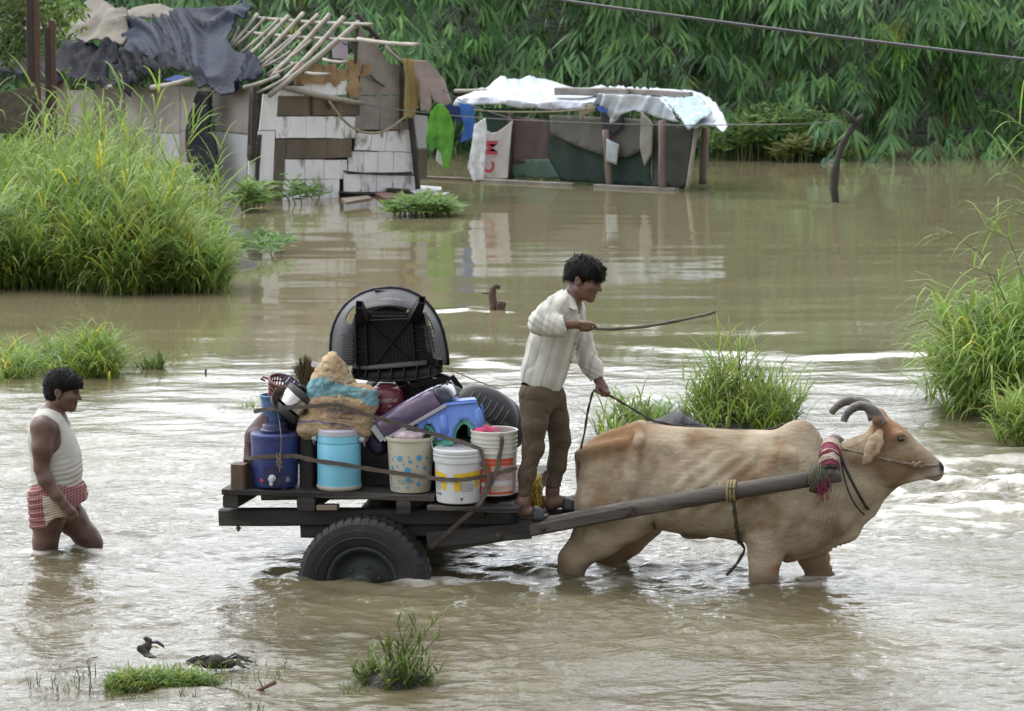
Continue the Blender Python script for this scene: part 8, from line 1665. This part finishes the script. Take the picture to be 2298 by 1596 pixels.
# blue stool with a green one nested in it
def stools():
    LY = .33
    def A(zx, zy, d=0.): return CL(617.1+zx*.25635, 757.4+zy*.25635, LY+d)
    def shell(nm, lab, mat, front, arcs, dy, depth, thick, feet, grp):
        t = thing(nm, lab, 'stool', A(1540, 860), CF, grp)
        for side in (0, 1):
            uv, f = fill_poly([(p[0]/100, -p[1]/100) for p in front], .28, 3, .15); me = [A(x*100, -y*100, dy+(depth if side else -.02-.03*max(0, (-y*100-600)/250))) for x, y in uv]
            m_ = mesh_np('wall', me, f, True); o = put('wall', m_, mat, t); solidify(o, thick)
        return t
    fr = [(1262, 612), (1400, 590), (1560, 572), (1700, 560), (1765, 556), (1795, 660), (1832, 800), (1836, 822), (1775, 830), (1742, 770), (1700, 725), (1665, 712), (1625, 725), (1590, 765), (1562, 830), (1560, 880), (1420, 905), (1415, 850), (1392, 790), (1362, 758), (1330, 752), (1308, 775), (1292, 830), (1286, 872), (1256, 872), (1252, 720)]
    t = shell('blue_stool', 'blue plastic stool with arched sides standing on the load above the white bucket', M_BLUE, fr, None, -.12, .24, .012, None, 'nested plastic stools')
    top = [A(1258, 606, -.145), A(1400, 584, -.145), A(1765, 550, -.145), A(1740, 530, .14), A(1300, 570, .14)]; b = MB(); b.prism([p+Vector((0, 0, -.008)) for p in top], (0, 0, .014)); b.build('top', M_BLUE, t)
    b = MB(); b.tube([top[0]+Vector((0, -.004, -.012)), top[1]+Vector((0, -.004, -.012)), top[2]+Vector((0, -.004, -.012))], .008, 6); b.tube([A(1262, 622, -.15), A(1400, 602, -.15), A(1770, 570, -.15)], .0055, 6); b.build('top_edge', M_BLUE, t, smooth=True)
    for (x0, y0, x1, y1, r_) in ((1475, 690, 1495, 858, .032), (1775, 640, 1805, 810, .022), (1262, 720, 1270, 870, .018)):
        b = MB(); b.tube([A(x0, y0-26, -.135), A(x0, y0, -.145), A((x0+x1)/2, (y0+y1)/2, -.150), A(x1, y1, -.155)], [r_*.45, r_, r_*1.05, r_*1.1], 12); b.build('leg', M_BLUE, t, smooth=True)
        b = MB(); b.beam(A(x1-56 if r_ > .03 else x1-25, y1+6, -.16), A(x1+60 if r_ > .03 else x1+30, y1-6, -.16), .05, .024); b.build('foot', M_BLUE, t)
    for (x, y, w_, d_) in ((1253, 740, .012, .22), (1800, 700, .012, .22)):
        b = MB(); b.prism([A(x, y-130 if x < 1500 else y-120, -.12), A(x, y-130 if x < 1500 else y-120, .12), A(x+(0 if x < 1500 else 34), y+110, .12), A(x+(0 if x < 1500 else 34), y+110, -.12)], (.012, 0, 0)); b.build('side_wall', M_BLUE, t)
    g = thing('green_stool', 'mint green stool nested inside the blue one, showing through its arches', 'stool', A(1600, 900), CF, 'nested plastic stools')
    for pts, r_ in (([(1290, 872), (1305, 800), (1335, 768), (1370, 785), (1400, 840), (1418, 905), (1440, 940)], .0165), ([(1560, 905), (1580, 815), (1625, 745), (1668, 728), (1710, 745), (1752, 800), (1785, 862), (1800, 880)], .0175)):
        b = MB(); P = [A(x, y, -.095) for x, y in pts]; b.ribbon(P, .06, (0, 1, 0), .014); b.ribbon([p+Vector((0, -.035, 0)) for p in P], .03, [Vector((0, 0, 1)) if abs((P[min(i+1, len(P)-1)]-P[max(i-1, 0)]).x) > abs((P[min(i+1, len(P)-1)]-P[max(i-1, 0)]).z) else Vector((1, 0, 0)) for i in range(len(P))], .010); b.build('arch', M_GREEN, g)
    b = MB(); b.tube([A(1492, 860, -.125), A(1495, 925, -.135)], [.036, .040], 14); b.beam(A(1425, 938, -.14), A(1562, 912, -.14), .05, .03); b.build('leg', M_GREEN, g, smooth=False)
    b = MB(); b.tube([A(1800, 800, -.115), A(1812, 850, -.12)], [.022, .024], 12); b.beam(A(1770, 862, -.13), A(1840, 856, -.13), .05, .022); b.build('leg', M_GREEN, g)
    b = MB(); b.prism([A(1680, 735, .10), A(1735, 790, .10), A(1745, 860, .10), A(1690, 870, .10)], (0, .012, 0)); b.build('back_arch', M_GREEN, g)
stools()
# maroon water pot with lettering
def pot():
    c = CL(868, 902, .38); c.z -= .0; t = thing('maroon_pot', 'round maroon enamel pot with white lettering wedged between the sack and the purple case', 'pot', c, CF); r = .105
    b = MB(); b.lathe([(.02, -.115), (.085, -.11), (.112, -.06), (.116, -.045), (.113, -.042), (.115, -.02), (.114, .02), (.10, .075), (.075, .098), (.06, .102), (.02, .104)], 36, Matrix.Translation(c)); autosmooth(b.build('body', M_MAROON, t), 50)
    b = MB(); b.lathe([(.062, .10), (.066, .108), (.05, .125), (.02, .13)], 28, Matrix.Translation(c)); b.build('lid', M_MAROON, t, smooth=True)
    v, f = txt('SUNSTAR', .035, .022, .030); wrapped('lettering', t, c, lambda z: np.full(np.shape(z), .1145), M_OFFW, v, f, .002); v, f = txt('ISI', .045, -.012, .022); wrapped('lettering', t, c, lambda z: np.full(np.shape(z), .115), M_OFFW, v, f, .002)
pot()
# broom
def broom():
    p = CL(692, 872, .30); t = thing('broom', 'grass broom standing bristles up at the rear of the load', 'broom', p, CF); rnd = random.Random(9); Lv = Leaves(); b = MB()
    for k in range(420):
        tip = CL(rnd.uniform(648, 716), 0, .3); tx = rnd.gauss(680, 15); ty = 793+abs(tx-684)*.55+rnd.uniform(0, 34); tip = CL(tx, ty, .30+rnd.uniform(-.05, .05)); base = p+Vector((rnd.uniform(-.035, .03), rnd.uniform(-.03, .03), -.02)); d = tip-base; tone = rnd.uniform(.55, 1.25)
        Lv.blade(base, d+Vector((0, 0, .02)), d.length, .0042, rnd.uniform(-.25, .25), 4, (tone, tone*.97, tone*.9), rnd.uniform(0, 3))
    me = Lv.mesh('bristles'); put('bristles', me, pm('broom_straw', (.145, .105, .055), (.07, .055, .03), 12, rough=.85, attr='Col'), t)
    b.tube([p+Vector((.0, 0, .04)), p+Vector((.01, 0, -.08)), p+Vector((.03, .02, -.2))], [.035, .028, .02], 10); b.build('bound_handle', pm('broom_handle', (.12, .09, .05), (.07, .055, .03), 20, rough=.85), t, smooth=True)
broom()
# steel pot lying aslant with its black lid
def steelpot():
    p = CL(664, 898, .20); t = thing('steel_pot', 'polished steel pot with a black lid tilted on its side below the broom', 'pot', p, CF); M = Matrix.Translation(p) @ Matrix.Rotation(R(12), 4, 'Z') @ Matrix.Rotation(R(42), 4, 'Y') @ Matrix.Rotation(R(-6), 4, 'X')
    b = MB(); b.lathe([(.02, -.07), (.085, -.068), (.094, -.058), (.096, .028), (.09, .03)], 40, M); autosmooth(b.build('body', M_STEEL, t), 40)
    b = MB(); b.lathe([(.097, .024), (.102, .03), (.102, .058), (.094, .066), (.07, .074), (.062, .068), (.02, .070)], 40, M); autosmooth(b.build('lid', M_BLKM, t), 40)
    b = MB(); b.tube([M @ Vector((-.05, 0, .07)), M @ Vector((-.03, 0, .092)), M @ Vector((.03, 0, .092)), M @ Vector((.05, 0, .07))], .011, 8); b.build('lid_handle', M_BLKM, t, smooth=True)
    b = MB(); b.lathe([(.02, -.125), (.09, -.12), (.098, -.09), (.094, -.075)], 36, M); o = b.build('bottom_ring', M_BLKM, t); autosmooth(o, 40)
steelpot()
# basket, blue bucket, slipper, pans and bags at the rear
def rear():
    p = CL(632, 872, .30); t = thing('basket', 'reddish brown plastic lattice basket at the rear of the load', 'basket', p, CF); M = Matrix.Translation(p) @ Matrix.Rotation(R(18), 4, 'Y') @ Matrix.Rotation(R(14), 4, 'X')
    m_ = plas('red_brown_plastic', (.155, .052, .045), .5)
    for (r_, z) in ((.070, -.055), (.078, -.02), (.084, .012), (.090, .045), (.092, .052)):
        b = MB(); b.tube([M @ Vector((r_*math.cos(a), r_*math.sin(a), z)) for a in np.linspace(0, 6.283, 29)], .0062 if z < .04 else .0085, 5, caps=False); b.build('hoop', m_, t, smooth=True)
    b = MB()
    for k in range(26): a = 6.283*k/26; b.tube([M @ Vector((.068*math.cos(a), .068*math.sin(a), -.06)), M @ Vector((.091*math.cos(a), .091*math.sin(a), .05))], .0048, 4)
    b.lathe([(.07, -.058), (.02, -.058)], 24, M); b.build('lattice', m_, t)
    b = MB(); q = M @ Vector((-.09, -.02, .04)); b.tube([q, q+Vector((-.03, -.01, .015)), q+Vector((-.05, .0, .0)), q+Vector((-.03, .02, -.012))], .007, 6); b.build('handle', m_, t, smooth=True)
    p = CL(616, 918, .34); t = thing('blue_bucket', 'blue plastic bucket half hidden under the lattice basket', 'bucket', p, CF); b = MB(); b.lathe([(.02, -.10), (.075, -.10), (.085, .07), (.094, .075), (.096, .09), (.088, .092), (.07, -.09)], 32, Matrix.Translation(p)); autosmooth(b.build('body', plas('bucket_blue', (.07, .15, .30), .45), t), 40)
    p = CL(651, 858, .24); t = thing('slipper', 'dark blue patterned slipper stuck behind the basket', 'slipper', p, CF); M = Matrix.Translation(p) @ Matrix.Rotation(R(35), 4, 'Y') @ Matrix.Rotation(R(65), 4, 'X'); b = MB()
    b.prism([M @ Vector((.075*math.cos(a), .034*math.sin(a)*(1+.2*math.cos(a)), 0)) for a in np.linspace(0, 6.1, 18)], M.to_3x3() @ Vector((0, 0, .014))); b.build('sole', M_NAVYD, t)
    for k in range(5): b = MB(); b.box(M @ Vector((-.04+.02*k, 0, .017)), (.008, .045, .004), M); b.build('stripe', M_OFFW if k % 2 else plas('slipper_red', (.25, .05, .08), .5), t)
    for (sx, sy, ly, rx, ry, col, nm, lab, cat) in ((628, 900, .16, .055, .03, (.10, .085, .075), 'pan', 'dented dark pan pressed against the steel pot', 'pan'),):
        p = CL(sx, sy, ly); t = thing(nm, lab, cat, p, CF); M = Matrix.Translation(p) @ Matrix.Rotation(R(62), 4, 'Y') @ Matrix.Rotation(R(30), 4, 'X'); b = MB(); b.lathe([(.02, -.02), (.06, -.018), (.078, .02), (.080, .024), (.074, .022), (.05, -.008), (.02, -.01)], 28, M); b.build('bowl', pm('dull_metal', (.13, .10, .085), (.07, .055, .05), 10, rough=.5, metal=.6), t, smooth=True)
        b = MB(); b.tube([M @ Vector((.07, 0, .02)), M @ Vector((.15, 0, .03))], .007, 6); b.build('handle', M_BLKM, t)
    def bag(nm, lab, cat, pts, rads, col, seed, ly=0, amp=.012, rough=.6):
        P = [CL(x, y, l) for x, y, l in pts]; mr = max(rads)+.05; lo = np.min(np.array(P), 0)-mr; hi = np.max(np.array(P), 0)+mr; S = SDF(lo, hi, .01); S.chain(P, rads, .05)
        V, Q = S.mesh(nm, 1); V = V+vnormals(V, Q)*(amp*fbm(V*9, 3, seed, True)-amp*.4)[:, None]; V[:, 2] = np.maximum(V[:, 2], DK+.003)
        tag(put(nm, quad_mesh(nm, V, Q), pm(nm+'_cloth', col, tuple(x*.6 for x in col), 9, rough=rough, bump=.4, bscale=60), None, CF, P[0]), lab, cat)
    bag('maroon_bag', 'dark maroon bag slumped behind the navy cooler at the rear end', 'bag', [(610, 940, .34), (588, 985, .32), (580, 1060, .34)], [.075, .10, .10], (.085, .038, .042), 3)
    bag('black_bundle', 'black plastic bundle stuffed behind the sack and cooler', 'bundle', [(655, 940, .40), (690, 930, .42), (720, 900, .46), (690, 1000, .42)], [.09, .11, .12, .13], (.018, .018, .02), 4, rough=.35)
    bag('brown_bag', 'tan cloth bag peeping out below the steel pot', 'bag', [(668, 928, .24), (690, 935, .24)], [.045, .045], (.24, .17, .10), 5)
    bag('dark_bundle', 'dark cloth bundle filling the middle of the load behind the dotted bin', 'bundle', [(800, 990, .62), (900, 965, .62), (1000, 960, .64), (960, 1030, .60), (840, 1040, .60)], [.14, .16, .14, .16, .16], (.03, .026, .026), 6)
    bag('grey_bundle', 'dark bundle of clothes under the upside-down armchair', 'bundle', [(850, 880, .62), (930, 880, .60), (1010, 900, .66)], [.10, .11, .10], (.025, .022, .025), 7)
    bag('violet_bag', 'dark violet plastic bag showing below the purple case', 'bag', [(835, 975, .33), (850, 1000, .34)], [.06, .06], (.055, .04, .11), 8, rough=.35)
rear()
# yellow net of cord tied behind the driver's leg
def yellownet():
    p = CL(1200, 1100, .50); t = thing('yellow_net', 'tangled bright yellow net hanging behind the driver\'s legs', 'net', p, CF); rnd = random.Random(6); m_ = pm('yellow_cord', (.58, .43, .015), (.36, .26, .02), 40, rough=.7); m2 = pm('dull_yellow_cloth', (.46, .37, .12), (.3, .24, .08), 20, rough=.8)
    b = MB()
    for k in range(46):
        c = CL(rnd.uniform(1184, 1212), rnd.uniform(1068, 1132), .50+rnd.uniform(-.05, .05)); pts = []; rr = rnd.uniform(.012, .03); ax = rnd.uniform(0, 3.14)
        for q in range(9): a = q*.85; pts.append(c+Vector((rr*math.cos(a)*math.cos(ax), rr*math.cos(a)*math.sin(ax)+rnd.uniform(-.01, .01), rr*math.sin(a)*1.2-.004*q)))
        b.tube(pts, .0032, 4)
    b.build('cord', m_, t)
    S = SDF(p-Vector((.09, .1, .13)), p+Vector((.09, .1, .16)), .009); S.chain([CL(1190, 1070, .52), CL(1198, 1095, .52), CL(1198, 1125, .52)], [.035, .045, .028], .03); V, Q = S.mesh('cloth'); V = V+vnormals(V, Q)*(.012*fbm(V*25, 3, 3, True))[:, None]; put('cloth', quad_mesh('cloth', V, Q), m2, t)
yellownet()
# webbing straps and strings that tie the load down
def strap(label, pts, w_, wdir=(0, 0, 1), thick=.004):
    P = [CL(x, y, l) for x, y, l in pts]; Q = []
    for i in range(len(P)-1):
        a, b_, c, d = P[max(i-1, 0)], P[i], P[i+1], P[min(i+2, len(P)-1)]
        for j in range(6): u = j/6; Q.append(.5*((2*b_)+(c-a)*u+(2*a-5*b_+4*c-d)*u*u+(3*b_-a-3*c+d)*u**3))
    Q.append(P[-1]); b = MB(); b.ribbon(Q, [w_*(1+.12*math.sin(i*.9)) for i in range(len(Q))], wdir, thick); tag(b.build('strap', M_STRAP, None, CF, tuple(P[0])), label, 'strap', 'webbing straps round the load')
strap('lower brown strap running level round the cooler, jug, bin and buckets', [(558, 1029, .12), (570, 1027, .06), (590, 1025, .033), (618, 1024, .024), (645, 1024, .030), (665, 1024, .04), (690, 1030, .035), (720, 1036, .022), (761, 1041, .010), (800, 1048, .02), (850, 1056, .024), (890, 1062, .02), (921, 1066, .014), (955, 1071, .0), (985, 1075, -.045), (1010, 1077, -.068), (1035, 1077, -.070), (1060, 1074, -.06), (1085, 1069, .02), (1110, 1064, .036), (1140, 1056, .055), (1160, 1051, .10)], .026)
strap('upper brown strap running down across the sack and the blue stool', [(570, 924, .25), (600, 918, .18), (630, 915, .10), (665, 914, .07), (700, 912, .055), (735, 909, .052), (760, 910, .05), (790, 919, .052), (840, 936, .06), (890, 950, .07), (940, 965, .08), (990, 979, .09), (1040, 994, .07), (1060, 1001, .03), (1079, 1008, .02)], .025)
strap('short strap from the upper one down the side of the white bucket', [(1079, 1008, .02), (1084, 1030, .015), (1089, 1055, .01), (1097, 1075, .01), (1088, 1100, .0), (1076, 1130, -.03), (1050, 1155, -.02), (1010, 1190, .02), (968, 1228, .06)], .022, (1, 0, .2))
strap('strap over the rim of the orange labelled pail and down to the shaft', [(1075, 935, .50), (1090, 950, .36), (1110, 968, .18), (1125, 977, .045), (1126, 1000, .045), (1121, 1025, .045), (1117, 1050, .042), (1106, 1078, .03), (1092, 1105, .0), (1072, 1135, -.03), (1040, 1165, -.01), (1000, 1200, .03), (966, 1230, .06)], .024, (1, 0, .25))
rope('string', 'thin white cord from the armchair back to the nested chairs', [CL(1002, 826, .25), CL(1030, 838, .35), CL(1068, 854, .45), CL(1122, 874, .52)], .0035, M_ROPE, False)
rope('string', 'thin pale string hanging down over the navy cooler', [CL(619, 905, .12), CL(626, 940, .09), CL(631, 985, .03), (CL(629, 1022, .016)), CL(626, 1045, .012), CL(628, 1060, .012)], .003, M_ROPE, False)
b = MB(); rnd = random.Random(3); c0 = CL(627, 1024, .010)
for k in range(8): b.tube([c0+Vector((rnd.uniform(-.015, .015), -.006, rnd.uniform(-.01, .03))), c0+Vector((rnd.uniform(-.03, .03), -.012, rnd.uniform(-.06, -.02))), c0+Vector((rnd.uniform(-.02, .02), -.008, rnd.uniform(-.10, -.04)))], .0024, 4)
tag(b.build('string_knot', M_ROPE, None, CF, tuple(c0)), 'frayed knot of string on the front of the navy cooler', 'knot')
